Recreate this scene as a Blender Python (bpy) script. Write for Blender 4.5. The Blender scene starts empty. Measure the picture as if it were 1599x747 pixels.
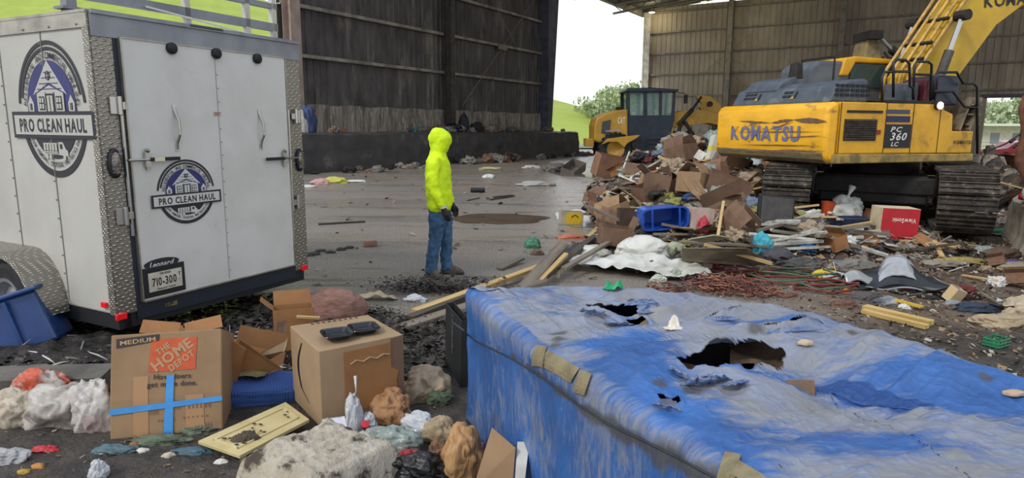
import bpy, math, random
from mathutils import Vector, Matrix, noise, Euler
random.seed(7)
V=Vector; PI=math.pi; S=bpy.context.scene; COL=S.collection
# ---------------------------------------------------------------- camera, sky, sun, exposure
F=1020.0; CX=799.5; CY=373.5; EYE=1.8
TH=math.atan((373.5-198)/F); RO=math.radians(.4)
cam=bpy.data.objects.new('camera',bpy.data.cameras.new('camera')); COL.objects.link(cam)
MC=Matrix.Rotation(PI/2-TH,4,'X')@Matrix.Rotation(RO,4,'Z')
cam.matrix_world=Matrix.Translation((0,0,EYE))@MC
cam.data.sensor_width=36; cam.data.lens=36*F/1599; cam.data.clip_end=2000; cam.data.clip_start=.05
S.camera=cam
W=bpy.data.worlds.new('sky'); S.world=W; W.use_nodes=True
wn=W.node_tree.nodes; wl=W.node_tree.links
bg=wn['Background']; bg.inputs['Strength'].default_value=1.3
tc=wn.new('ShaderNodeTexCoord'); sp=wn.new('ShaderNodeSeparateXYZ'); rp=wn.new('ShaderNodeValToRGB')
wl.new(tc.outputs['Generated'],sp.inputs[0]); wl.new(sp.outputs['Z'],rp.inputs[0]); wl.new(rp.outputs[0],bg.inputs[0])
rp.color_ramp.elements[0].color=(.98,.98,1,1); rp.color_ramp.elements[1].color=(.66,.74,.88,1); rp.color_ramp.elements[1].position=.9
sun=bpy.data.objects.new('sun',bpy.data.lights.new('sun','SUN')); COL.objects.link(sun)
sun.data.energy=1.7; sun.data.angle=math.radians(9); sun.data.color=(1,.95,.86)
sun.rotation_euler=V((-.62,-.55,.75)).to_track_quat('Z','Y').to_euler()
vs=S.view_settings; vs.view_transform='Standard'; vs.look='None'; vs.gamma=1; vs.use_curve_mapping=False; vs.exposure=0.0
# ---------------------------------------------------------------- helpers: view rays
def ray(x,y): return (MC.to_3x3()@V(((x-CX)/F,-(y-CY)/F,-1)))
def atz(x,y,z=0):
    r=ray(x,y); return V((0,0,EYE))+r*((z-EYE)/r.z)
def aty(x,y,Y):
    r=ray(x,y); return V((0,0,EYE))+r*(Y/r.y)
def onp(x,y,p,n):
    r=ray(x,y); o=V((0,0,EYE)); n=V(n); return o+r*((V(p)-o).dot(n)/r.dot(n))
def N3(x,y,z=0): return noise.noise(V((x,y,z)))
def gs(x,y,cx,cy,sx,sy,a):
    d=((x-cx)/sx)**2+((y-cy)/sy)**2
    return a*math.exp(-.5*d) if d<14 else 0
def Hd(x,y):
    h=gs(x,y,5.0,17.2,1.75,3.2,1.25)+gs(x,y,3.1,12.2,.95,1.5,.62)+gs(x,y,3.5,9.6,1.5,.9,.3)+gs(x,y,10.1,13.6,.8,1.7,1.15)+gs(x,y,1.9,9.0,.6,.7,.12)
    if y>9.8: h*=max(0,min(1,(x/y-.105-.02*N3(x,y*.7,2))/.06))
    if h<.02: return 0
    # kept low where the excavator stands
    dx=(x-5.95)*.875-(y-10.75)*.484
    if y>10.2 and abs(dx)<2.0: h=min(h,.28+.15*max(0,abs(dx)-1.2))
    h*=1+.35*N3(x*1.3,y*1.3,3)+.2*N3(x*3.1,y*3.1,5)
    return max(0,h-.02)
def hit(px,py,dz=0):
    r=ray(px,py); o=V((0,0,EYE)); t=1.5
    while t<80:
        p=o+r*t
        if p.z<=Hd(p.x,p.y): break
        t+=.02+t*.002
    p=o+r*t; return V((p.x,p.y,Hd(p.x,p.y)+dz))
# ---------------------------------------------------------------- helpers: materials
def lin(c):
    if isinstance(c,str): c=[int(c[i:i+2],16)/255 for i in (0,2,4)]
    return tuple(((v+.055)/1.055)**2.4 if v>.04045 else v/12.92 for v in c[:3])+(1,)
MATS={}
def M(name,c1,c2=None,rough=.7,metal=0,scale=6,bump=.0,bscale=30,lo=.4,hi=.65,detail=6,c3=None,s3=2,lo3=.55,hi3=.7,emit=0,alpha=1,coat=0,stretch=None,trans=0,rvar=0):
    if name in MATS: return MATS[name]
    m=bpy.data.materials.new(name); m.use_nodes=True; MATS[name]=m
    nt=m.node_tree; n=nt.nodes; l=nt.links; b=n['Principled BSDF']
    b.inputs['Base Color'].default_value=lin(c1); b.inputs['Roughness'].default_value=rough; b.inputs['Metallic'].default_value=metal
    if coat: b.inputs['Coat Weight'].default_value=coat
    if trans: b.inputs['Transmission Weight'].default_value=trans
    if emit: b.inputs['Emission Color'].default_value=lin(c1); b.inputs['Emission Strength'].default_value=emit
    if alpha<1: b.inputs['Alpha'].default_value=alpha
    if c2 or bump:
        t=n.new('ShaderNodeTexCoord'); vec=t.outputs['Object']
        if stretch:
            mp=n.new('ShaderNodeMapping'); mp.inputs['Scale'].default_value=stretch; l.new(vec,mp.inputs[0]); vec=mp.outputs[0]
    def nz(sc,de=6,ro=.6):
        q=n.new('ShaderNodeTexNoise'); q.inputs['Scale'].default_value=sc; q.inputs['Detail'].default_value=de; q.inputs['Roughness'].default_value=ro; l.new(vec,q.inputs['Vector']); return q.outputs['Fac']
    def mr(s,a,b_):
        q=n.new('ShaderNodeMapRange'); q.inputs[1].default_value=a; q.inputs[2].default_value=b_; l.new(s,q.inputs[0]); return q.outputs[0]
    def mix(f,A,B):
        q=n.new('ShaderNodeMix'); q.data_type='RGBA'; l.new(f,q.inputs[0])
        for i,x in ((6,A),(7,B)):
            if isinstance(x,tuple): q.inputs[i].default_value=x
            else: l.new(x,q.inputs[i])
        return q.outputs[2]
    if c2:
        f=mr(nz(scale,detail),lo,hi); o=mix(f,lin(c1),lin(c2))
        if rvar: 
            q=n.new('ShaderNodeMapRange'); q.inputs[3].default_value=rough; q.inputs[4].default_value=rough+rvar; l.new(f,q.inputs[0]); l.new(q.outputs[0],b.inputs['Roughness'])
        if c3: o=mix(mr(nz(s3,8,.65),lo3,hi3),o,lin(c3))
        l.new(o,b.inputs['Base Color'])
    if bump:
        bp=n.new('ShaderNodeBump'); bp.inputs['Strength'].default_value=bump; bp.inputs['Distance'].default_value=.02
        l.new(nz(bscale,5),bp.inputs['Height']); l.new(bp.outputs[0],b.inputs['Normal'])
    return m
def flat(name,c,rough=.6,metal=0,**k): return M(name,c,None,rough,metal,**k)
# ---------------------------------------------------------------- helpers: meshes
class MB:
    def __init__(s): s.v=[]; s.f=[]; s.m=[]; s.mats=[]
    def mi(s,m):
        if m is None: return 0
        if m not in s.mats: s.mats.append(m)
        return s.mats.index(m)
    def add(s,vs,fs,mat=None,T=None):
        o=len(s.v); k=s.mi(mat)
        s.v+= [tuple(T@V(q)) for q in vs] if T else [tuple(q) for q in vs]
        s.f+=[tuple(i+o for i in f) for f in fs]; s.m+=[k]*len(fs); return s
    def box(s,c,d,mat=None,R=None,taper=None):
        x,y,z=[q/2 for q in d]; tx,ty=taper or (1,1)
        vs=[(-x,-y,-z),(x,-y,-z),(x,y,-z),(-x,y,-z),(-x*tx,-y*ty,z),(x*tx,-y*ty,z),(x*tx,y*ty,z),(-x*tx,y*ty,z)]
        T=Matrix.Translation(c)@(R.to_4x4() if R else Matrix.Identity(4))
        return s.add(vs,[(0,3,2,1),(4,5,6,7),(0,1,5,4),(1,2,6,5),(2,3,7,6),(3,0,4,7)],mat,T)
    def tube(s,pts,r,n=8,mat=None,sq=1,cap=True,up=(0,0,1)):
        pts=[V(p) for p in pts]; N=len(pts); rs=r if isinstance(r,(list,tuple)) else [r]*N
        vs=[];fs=[]; prev=None
        for i,p in enumerate(pts):
            t=(pts[min(i+1,N-1)]-pts[max(i-1,0)]).normalized()
            if prev is None:
                a=V(up) if abs(t.dot(V(up)))<.95 else V((1,0,0)); x=t.cross(a).normalized()
            else: x=(prev-t*prev.dot(t)); x=x.normalized() if x.length>1e-6 else t.orthogonal().normalized()
            prev=x; y=t.cross(x); rr=rs[i]; r1,r2=rr if isinstance(rr,tuple) else (rr,rr*sq)
            for k in range(n):
                a=2*PI*k/n; vs.append(p+x*r1*math.cos(a)+y*r2*math.sin(a))
        for i in range(N-1):
            for k in range(n):
                a=i*n+k;b=i*n+(k+1)%n; fs.append((a,b,b+n,a+n))
        if cap: fs.append(tuple(range(n))[::-1]); fs.append(tuple((N-1)*n+k for k in range(n)))
        return s.add(vs,fs,mat)
    def lathe(s,prof,n=20,mat=None,T=None):
        vs=[];fs=[]
        for (r,z) in prof:
            for k in range(n): a=2*PI*k/n; vs.append((r*math.cos(a),r*math.sin(a),z))
        for i in range(len(prof)-1):
            for k in range(n): a=i*n+k;b=i*n+(k+1)%n; fs.append((a,b,b+n,a+n))
        if prof[0][0]>1e-4: fs.append(tuple(range(n))[::-1])
        if prof[-1][0]>1e-4: fs.append(tuple((len(prof)-1)*n+k for k in range(n)))
        return s.add(vs,fs,mat,T)
    def prism(s,poly,a,b,mat=None,T=None):   # poly in the x,z plane, swept along y from a to b
        n=len(poly); vs=[(p[0],a,p[1]) for p in poly]+[(p[0],b,p[1]) for p in poly]
        fs=[tuple(range(n)),tuple(range(2*n-1,n-1,-1))]+[(i,i+n,(i+1)%n+n,(i+1)%n) for i in range(n)]
        return s.add(vs,fs,mat,T)
    def poly(s,pts,mat=None,T=None): return s.add(pts,[tuple(range(len(pts)))],mat,T)
    def grid(s,fn,nu,nv,mat=None,keep=None,thick=0):
        vs=[fn(i/nu,j/nv) for j in range(nv+1) for i in range(nu+1)]
        fs=[(j*(nu+1)+i,j*(nu+1)+i+1,(j+1)*(nu+1)+i+1,(j+1)*(nu+1)+i) for j in range(nv) for i in range(nu) if not keep or keep((i+.5)/nu,(j+.5)/nv)]
        return s.add(vs,fs,mat)
    def ico(s,c,r,sub=3,fn=None,mat=None,T=None):
        vs,fs=ICO(sub); out=[]
        r=r if isinstance(r,(tuple,list)) else (r,r,r)
        for q in vs:
            k=fn(q) if fn else 1
            out.append((c[0]+q.x*r[0]*k,c[1]+q.y*r[1]*k,c[2]+q.z*r[2]*k))
        return s.add(out,fs,mat,T)
    def mesh(s,name,mat=None,smooth=False):
        me=bpy.data.meshes.new(name); me.from_pydata(s.v,[],s.f)
        ms=s.mats or ([mat] if mat else [])
        for m in ms: me.materials.append(m)
        me.polygons.foreach_set('material_index',s.m)
        if smooth: me.polygons.foreach_set('use_smooth',[True]*len(s.f))
        me.update(); return me
    def build(s,name,mat=None,parent=None,smooth=False,bevel=0,solid=0,auto=False,fix=True):
        me=s.mesh(name,mat,smooth or auto)
        if fix:
            import bmesh
            bm=bmesh.new(); bm.from_mesh(me); bmesh.ops.recalc_face_normals(bm,faces=bm.faces)
            bm.to_mesh(me); bm.free()
        if auto: me.set_sharp_from_angle(angle=math.radians(35))
        o=bpy.data.objects.new(name,me); COL.objects.link(o)
        if parent: o.parent=parent
        if bevel:
            b=o.modifiers.new('bevel','BEVEL'); b.width=bevel; b.segments=2; b.limit_method='ANGLE'
        if solid:
            b=o.modifiers.new('solid','SOLIDIFY'); b.thickness=solid; b.offset=0
        return o
_ico={}
def ICO(sub):
    if sub not in _ico:
        import bmesh
        bm=bmesh.new(); bmesh.ops.create_icosphere(bm,subdivisions=sub,radius=1)
        bm.verts.ensure_lookup_table()
        _ico[sub]=([v.co.copy() for v in bm.verts],[tuple(v.index for v in f.verts) for f in bm.faces]); bm.free()
    return _ico[sub]
def tag(o,label=None,cat=None,group=None,kind=None):
    if label: o['label']=label
    if cat: o['category']=cat
    if group: o['group']=group
    if kind: o['kind']=kind
    return o
def empty(name,loc,rz=0,label=None,cat=None,group=None,R=None):
    o=bpy.data.objects.new(name,None); COL.objects.link(o); o.location=loc; o.empty_display_size=.2
    if R is not None: o.rotation_euler=R.to_euler()
    else: o.rotation_euler=(0,0,rz)
    return tag(o,label,cat,group)
def frame(x,y):   # rotation matrix from x axis and approximate y axis
    x=V(x).normalized(); z=x.cross(V(y)).normalized(); y=z.cross(x)
    return Matrix((x,y,z)).transposed()
def struct(mb,name,mat=None,**k): return tag(mb.build(name,mat,**k),kind='structure')
_g={}
def glyph(ch,shear=0,bold=.012):
    if (ch,shear,bold) not in _g:
        c=bpy.data.curves.new('t','FONT'); c.body=ch; c.size=1; c.offset=bold; c.shear=shear; c.resolution_u=2
        o=bpy.data.objects.new('t',c); COL.objects.link(o)
        dg=bpy.context.evaluated_depsgraph_get(); me=bpy.data.meshes.new_from_object(o.evaluated_get(dg))
        vs=[v.co.copy() for v in me.vertices]; fs=[tuple(p.vertices) for p in me.polygons]
        bpy.data.objects.remove(o); bpy.data.curves.remove(c); bpy.data.meshes.remove(me)
        _g[(ch,shear,bold)]=(vs,fs,min([v.x for v in vs] or [0]),max([v.x for v in vs] or [.3]))
    return _g[(ch,shear,bold)]
def text(mb,s,size,mat,T,cx=0,cy=0,fit=None,sy=1,shear=0,gap=.09,bold=.02):   # centred text in the local x,y plane of T
    xs=[];x=0
    for ch in s:
        if ch==' ': x+=.35; xs.append(None); continue
        vs,fs,a,b=glyph(ch,shear,bold); xs.append(x-a); x+=(b-a)+gap
    x-=gap; k=(fit/x) if fit else size
    for ch,o in zip(s,xs):
        if o is None: continue
        vs,fs,a,b=glyph(ch,shear,bold)
        mb.add([((v.x+o-x/2)*k+cx,(v.y-.36)*size*sy+cy,0) for v in vs],fs,mat,T)
def arctext(mb,s,size,r,a0,a1,mat,T,inner=False):
    n=len(s)
    for i,ch in enumerate(s):
        if ch==' ': continue
        a=math.radians(a0+(a1-a0)*i/(n-1)); vs,fs,lo,hi=glyph(ch,0,.004)
        out=[]
        for v in vs:
            x=(v.x-(lo+hi)/2)*size; y=(v.y-.36)*size
            th=a-PI/2 if not inner else a+PI/2
            out.append((r*math.cos(a)+x*math.cos(th)-y*math.sin(th), r*math.sin(a)+x*math.sin(th)+y*math.cos(th),0))
        mb.add(out,fs,mat,T)
def arcband(mb,r0,r1,a0,a1,mat,T,z=0,n=40,sx=1):
    vs=[];
    for i in range(n+1):
        a=math.radians(a0+(a1-a0)*i/n)
        vs+=[(r0*math.cos(a),r0*math.sin(a),z),(r1*math.cos(a),r1*math.sin(a),z)]
    mb.add(vs,[(2*i,2*i+1,2*i+3,2*i+2) for i in range(n)],mat,T)
def rect(mb,x0,y0,x1,y1,mat,T,z=0): mb.add([(x0,y0,z),(x1,y0,z),(x1,y1,z),(x0,y1,z)],[(0,1,2,3)],mat,T)
# ---------------------------------------------------------------- building frame
U=V((.527,.850,0)); VV=V((.850,-.527,0)); C0=V((12,60.5,0))
def BW(s,t,z): return C0-U*s+VV*t+V((0,0,z))      # s: back along the left wall, t: into the hall / along the far wall
RB=Matrix((U,-VV,V((0,0,1)))).transposed()        # local x = U, local y = -V
steel=M('dusty_steel','8c8676','6d675a',.6,.2,scale=3,bump=.1)
darksteel=M('sooty_steel','55504a','3a3634',.6,.3,scale=3,bump=.1)
# floor
def floor_mat():
    m=bpy.data.materials.new('wet_floor'); m.use_nodes=True; nt=m.node_tree; n=nt.nodes; l=nt.links; b=n['Principled BSDF']
    g=n.new('ShaderNodeNewGeometry')
    def nz(sc,de=6,ro=.6,st=None):
        q=n.new('ShaderNodeTexNoise'); q.inputs['Scale'].default_value=sc; q.inputs['Detail'].default_value=de; q.inputs['Roughness'].default_value=ro
        if st:
            mp=n.new('ShaderNodeMapping'); mp.inputs['Scale'].default_value=st; mp.inputs['Rotation'].default_value=(0,0,-.55); l.new(g.outputs['Position'],mp.inputs[0]); l.new(mp.outputs[0],q.inputs['Vector'])
        else: l.new(g.outputs['Position'],q.inputs['Vector'])
        return q.outputs['Fac']
    def mr(s,a,b_,c=0,d=1):
        q=n.new('ShaderNodeMapRange'); q.inputs[1].default_value=a; q.inputs[2].default_value=b_; q.inputs[3].default_value=c; q.inputs[4].default_value=d; l.new(s,q.inputs[0]); return q.outputs[0]
    def mix(f,A,B):
        q=n.new('ShaderNodeMix'); q.data_type='RGBA'; l.new(f,q.inputs[0])
        for i,x in ((6,A),(7,B)):
            if isinstance(x,tuple): q.inputs[i].default_value=x
            else: l.new(x,q.inputs[i])
        return q.outputs[2]
    def ma(op,a,b_):
        q=n.new('ShaderNodeMath'); q.operation=op
        for i,x in ((0,a),(1,b_)):
            if isinstance(x,(int,float)): q.inputs[i].default_value=x
            else: l.new(x,q.inputs[i])
        return q.outputs[0]
    base=mix(mr(nz(.35,5),.4,.62),lin('979087'),lin('a09281'))
    base=mix(mr(nz(38,3,.8),.44,.62),base,lin('57514a')); base=mix(mr(nz(70,2,.8),.56,.7),base,lin('a8a298'))
    base=mix(mr(nz(1.2,8,.7,(.25,1.6,1)),.55,.7),base,lin('3d3731'))
    sx=n.new('ShaderNodeSeparateXYZ'); l.new(g.outputs['Position'],sx.inputs[0])
    # trampled brown dirt on the right-hand half of the floor, black muck round the near left
    right=mr(ma('ADD',sx.outputs['X'],ma('MULTIPLY',nz(.8,5),1.5)),3.4,4.6)
    base=mix(right,base,mix(mr(nz(3,8,.75),.4,.6),lin('7f6b59'),lin('4b3f35')))
    dl=ma('ADD',ma('SUBTRACT',6.3,sx.outputs['Y']),ma('MULTIPLY',nz(1.1,6),-.9))
    near=mr(dl,-.2,.35)
    base=mix(near,base,mix(mr(nz(4,8,.75),.42,.66),lin('2c2926'),lin('5b534b')))
    l.new(base,b.inputs['Base Color'])
    band=ma('ABSOLUTE',ma('SUBTRACT',sx.outputs['X'],ma('MULTIPLY',sx.outputs['Y'],.08)),0)
    film=ma('MULTIPLY',mr(ma('DIVIDE',band,ma('MULTIPLY',sx.outputs['Y'],.105)),1.3,.3),mr(ma('ADD',sx.outputs['Y'],ma('MULTIPLY',nz(.5,6),6)),9,14))
    wet=ma('MAXIMUM',mr(nz(.55,6,.6,(.35,1,1)),.42,.6),ma('MULTIPLY',film,ma('ADD',.35,mr(nz(2.2,6,.7,(.5,1,1)),.4,.62))))
    rr=ma('ADD',ma('MULTIPLY',wet,-.34),.50)
    l.new(rr,b.inputs['Roughness'])
    bp=n.new('ShaderNodeBump'); bp.inputs['Strength'].default_value=.9; bp.inputs['Distance'].default_value=.035
    l.new(ma('MULTIPLY',ma('ADD',nz(38,4,.7),nz(5,4)),ma('SUBTRACT',1.0,ma('MULTIPLY',film,.84))),bp.inputs['Height']); l.new(bp.outputs[0],b.inputs['Normal'])
    return m
fm=floor_mat()
mb=MB(); P=[BW(90,-1.2,0),BW(90,75,0),BW(0,75,0),BW(0,-1.2,0)]
mb.poly(P); struct(mb,'floor',fm)
# ribbed sheet wall (local x along the wall, z up, ribs towards -y)
def ribbed(mb,L,z0,z1,pitch,holes=(),mat=None):
    n=int(L/pitch); prof=[]
    for i in range(n):
        x=i*pitch; prof+=[(x,0),(x+pitch*.78,0),(x+pitch*.84,-.05),(x+pitch*.94,-.05)]
    prof.append((L,0))
    for (a,b) in zip(prof,prof[1:]):
        zs=[(z0,z1)]
        for (h0,h1,y0,y1) in holes:
            if a[0]>=h0 and b[0]<=h1: zs=[(z0,y0)] if y1>=z1 else ([(y1,z1)] if y0<=z0 else [(z0,y0),(y1,z1)])
        for (p,q) in zs: mb.add([(a[0],a[1],p),(b[0],b[1],p),(b[0],b[1],q),(a[0],a[1],q)],[(0,1,2,3)],mat)
    return mb
def ibeam(mb,p,q,w,d,side,mat=None):
    p=V(p);q=V(q);t=(q-p).normalized(); side=V(side).normalized(); w2=t.cross(side)
    R=Matrix((t,side,w2)).transposed(); c=(p+q)/2; L=(q-p).length
    mb.box(c,(L,d,.012),mat,R); 
    for k in (-1,1): mb.box(c+side*k*d/2,(L,.02,w),mat,R)
EAVE=11.8
SL=-((onp(436,100,BW(0,-.35,0),VV)-BW(0,-.35,0)).dot(U))
wl_m=M('sooty_wall','5d5957','403d3c',.62,.2,scale=1.2,bump=.15,c3='8a847b',s3=.55,lo3=.54,hi3=.7,stretch=(1.6,1.6,.5))
wr_m=M('dusty_tan_wall','aba08c','958b7a',.65,.15,scale=1.0,bump=.1,c3='867b69',s3=.4,lo3=.5,hi3=.7,stretch=(1,1,.35))
T=Matrix.Translation(BW(SL,-.35,0))@RB.to_4x4()
def place(o,T): o.matrix_world=T; return o
L1=SL-18.6
wall_l=place(struct(ribbed(MB(),L1,2.6,EAVE+2,.36),'wall_left',wl_m,fix=False),T)
conc=M('dirty_concrete','8b847a','5b554f',.8,scale=2.5,bump=.5,bscale=9,c3='b3aca0',s3=6,lo3=.52,hi3=.66,stretch=(1.5,1.5,.3))
mb=MB(); n=54
for i in range(n):
    x=i*L1/n; mb.box((x+L1/n/2,.02*math.sin(i*7),2.05),(L1/n-.015,.35+.05*math.sin(i*3.3),1.2+.06*math.sin(i*5.1)),conc)
mb.build('concrete_panel',conc,wall_l)
ledm=M('black_ledge_concrete','3a393b','4b4846',.6,scale=1.5,bump=.5,bscale=5,c3='716a62',s3=1.3,lo3=.58,hi3=.72)
mb=MB()
def ledge(u,v):
    x=-4+u*(L1+4.9); 
    pr=[(-.1,1.5),(-2.2,1.5),(-2.35,1.44),(-2.45,.9),(-2.5,0)]
    k=v*4; i=min(int(k),3); f=k-i
    y=pr[i][0]*(1-f)+pr[i+1][0]*f; z=pr[i][1]*(1-f)+pr[i+1][1]*f
    return (x,y+.06*N3(x,z*2,1),max(0,z+.05*N3(x*1.2,y*2,4)) if z>0 else -.02)
mb.grid(ledge,150,40)
e=L1+.9; mb.poly([(e,-.1,1.5),(e,-2.2,1.5),(e,-2.4,1.2),(e,-2.5,0),(e,-.1,0)])
mb.build('ledge',ledm,wall_l,smooth=False)
for z in (4.55,6.5,8.5,10.4):
    mb=MB(); mb.box((L1/2,-.14,z),(L1,.2,.05)); mb.box((L1/2,-.24,z+.05),(L1,.03,.14)); mb.build('girt',M('girt_steel','9a948a','6b655d',.55,.2,scale=2),wall_l)
for x,w in ((.3,.5),((onp(684,60,BW(0,-.6,0),VV)-BW(SL,-.6,0)).dot(U),.34)):
    mb=MB(); ibeam(mb,(x,-.5,1.5),(x,-.5,EAVE+2),w,.45,(0,1,0)); mb.build('steel_column',darksteel if x>2 else M('pinkish_column','a08f82','8a7a6f',.7,scale=2),wall_l)
# tapered end frame beside the opening
mb=MB(); mb.prism([(L1-.35,1.5),(L1+.15,1.5),(L1+1.15,EAVE+2),(L1-.6,EAVE+2)],-.75,-.05); mb.build('tapered_frame_column',M('blue_grey_column','565a66','40434c',.6,.2,scale=2),wall_l)
# cross bracing rods
mb=MB(); mb.tube([(L1-9.4,-.3,2.9),(L1-1.1,-.3,10.2)],.025,6); mb.tube([(L1-9,-.3,11),(L1-3.6,-.3,6.6)],.025,6); mb.box((L1-5.3,-.3,6.45),(.9,.12,.3)); mb.build('brace_rod',steel,wall_l)
# dented burnt patch on the metal wall
# left end: dark sheet left of the open bay
T2=Matrix.Translation(BW(62,-.35,0))@RB.to_4x4()
wl2=place(struct(ribbed(MB(),3.2,0,EAVE+2,.36),'wall_far_left',wl_m,fix=False),T2)
mb=MB(); ibeam(mb,(3.3,-.3,0),(3.3,-.3,EAVE+2),.35,.5,(0,1,0)); mb.build('steel_column',darksteel,wl2)
# far/right wall
TR=Matrix.Translation(BW(-.0,0,0))@Matrix((VV,U,V((0,0,1)))).transposed().to_4x4()
# the doorway in the right wall begins where the photo shows it
q=onp(1527,200,BW(0,0,0),U); d0=(q-C0).dot(VV)
wall_r=place(struct(ribbed(MB(),60,0,EAVE+.4,.43,holes=((d0,60,0,4.1),)),'wall_right',wr_m,fix=False),TR)
for z in (4.55,6.4,8.2,10.0,11.7):
    mb=MB(); mb.box((30,-.14,z),(60,.22,.05)); mb.box((30,-.25,z+.04),(60,.03,.14)); mb.build('girt',steel,wall_r)
for px in (1140,1312,1500):
    p=onp(px,100,BW(0,0,0),U); x=(p-C0).dot(VV); mb=MB(); ibeam(mb,(x,-.5,0),(x,-.5,EAVE+.4),.4,.55,(0,1,0)); mb.build('steel_column',steel,wall_r)
mb=MB(); ibeam(mb,(.15,-.3,0),(.15,-.3,EAVE),.5,.5,(0,1,0)); mb.box((-.15,-.3,EAVE/2),(.12,.6,EAVE)); mb.build('corner_column',M('pale_column','b5b0a6','8d887e',.6,.1,scale=2),wall_r)
mb=MB(); mb.box((d0+15,-.1,4.15),(30,.35,.25)); mb.build('door_header',M('header_purple','575063','443f4c',.6),wall_r)
mb=MB()
for (a,b_,z0,z1) in ((5.2,7.6,6.4,10),(5.2,7.6,8.2,4.6),(6.8,6.8,8,6.8)): mb.tube([(a,-.3,z0),(b_+2,-.3,z1)],.02,5)
mb.build('brace_rod',steel,wall_r)
# low concrete wall at the foot of the far wall
mb=MB(); 
for i in range(int((d0-2)/1.5)): mb.box((1+i*1.5,-1.0,1.05+.1*math.sin(i*2.2)),(1.46,.6+.1*math.sin(i*4),2.1+.1*math.sin(i*1.7)))
mb.build('concrete_block_wall',M('pale_blocks','a39b8c','857c6e',.85,scale=3,bump=.6,bscale=8),wall_r,bevel=.04)
# roof
rm=M('roof_steel','6a6862','4c4a46',.6,.3,scale=1)
mb=MB(); pts=[BW(38,-.6,EAVE+.25),BW(-.5,-.6,EAVE+.25),BW(-.5,60,EAVE+6),BW(38,60,EAVE+6)]
mb.poly(pts); roof=struct(mb,'ceiling',rm)
for s in range(0,38,2):
    mb=MB(); a=BW(s,-.6,EAVE+.1); b_=BW(s,30,EAVE+3.0); mb.tube([a,b_],.09,4); o=mb.build('purlin',steel,roof)
for s in (6.5,13.5,19,29):
    mb=MB()
    a=BW(s,-.6,EAVE-.2); b_=BW(s,30,EAVE+2.7); mb.tube([a,b_],.12,4); c=BW(s,-.6,EAVE-1.0); d=BW(s,30,EAVE+1.9)
    for k in range(20):
        f=k/20; g=(k+.5)/20; p=a.lerp(b_,f); q=a.lerp(b_,g)-V((0,0,.7)); r_=a.lerp(b_,(k+1)/20); mb.tube([p,q,r_],.04,4)
    mb.tube([a-V((0,0,.7)),b_-V((0,0,.7))],.09,4); mb.build('roof_truss',steel,roof)
mb=MB(); mb.box((0,0,0),(.35,39,.45),None); o=mb.build('eave_beam',steel,roof); o.location=BW(19,-.6,EAVE); o.rotation_euler=(0,0,math.atan2(U.y,U.x)-PI/2)
# roof lamps that are on
for px,py,s in ((1100,3,6),(1018,19,1.2),(1150,-6,5)):
    p=onp(px,py,BW(s,0,0),U); e=empty('ceiling_lamp',p,0,{1100:'round bright warm lamp hanging under the roof steelwork',1018:'small warm lamp fixture at the top corner of the tan far wall',1150:'lamp under the roof steel further right, cut by the frame top'}[px],'lamp')
    MB().lathe([(.05,.35),(.12,.3),(.32,0),(.3,-.02)],16).build('lamp_shade',steel,e); MB().lathe([(.001,-.1),(.2,-.06),(.28,0)],16).build('lamp_bulb',flat('lamp_glow','fff0c0',emit=9),e)
    MB().tube([(0,0,.35),(0,0,1.4)],.02,6).build('hanger_rod',steel,e)
    L=bpy.data.lights.new('lamp_light','POINT'); L.energy=80; L.color=(1,.86,.5); L.shadow_soft_size=.3; lo=bpy.data.objects.new('lamp_light',L); COL.objects.link(lo); lo.parent=e; lo.location=(0,-.6,-.5)
# ---------------------------------------------------------------- outside
lime=M('lime_cover','9caa48','8f9f3e',.85,scale=.25,bump=.25,bscale=.8,c3='a6b452',s3=.12)
mb=MB()
def hill(u,v):
    x=-190+u*235; y=62+v*230
    f=max(0,min(1,(30-x)/140)); z=2+52*f**1.25
    base=max(0,min(1,(y-(80+ (x+20)*.12))/ (28+90*f)))
    z*=base*base*(3-2*base); z+=.6*N3(x*.04,y*.04)
    return (x,y,z-.6)
mb.grid(hill,120,60); struct(mb,'hillside',lime,smooth=True)
grass=M('mown_grass','8fae4a','6f8f38',.9,scale=2,bump=.5,bscale=20)
gravel=M('pale_gravel','a9a69f','8f8c86',.8,scale=1.5,bump=.4,bscale=20,c3='7f8289',s3=.3)
mb=MB(); mb.poly([(-200,40,-.15),(-14,20,-.15),(60,20,-.15),(300,20,-.9),(300,400,-.9),(-200,400,-.15)]); struct(mb,'outside_ground',gravel)
mb=MB(); 
for (x0,x1,y0,y1,z) in ((7,16,66,74,-.1),(2,6.5,46,50,-.1)): mb.poly([(x0,y0,z),(x1,y0,z),(x1,y1,z),(x0,y1,z)])
tag(mb.build('grass_verge',grass),'strips of green grass outside the bright opening','grass',kind='stuff')
mb=MB(); mb.poly([(34,49.5,-.10),(80,40,-.10),(80,46,-.10),(38,53,-.10)]); mb.poly([(40,62,-.10),(90,62,-.10),(90,80,-.10),(48,80,-.10)])
tag(mb.build('lawn',grass),'mown green lawn outside the right hand doorway','grass',kind='stuff')
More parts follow.
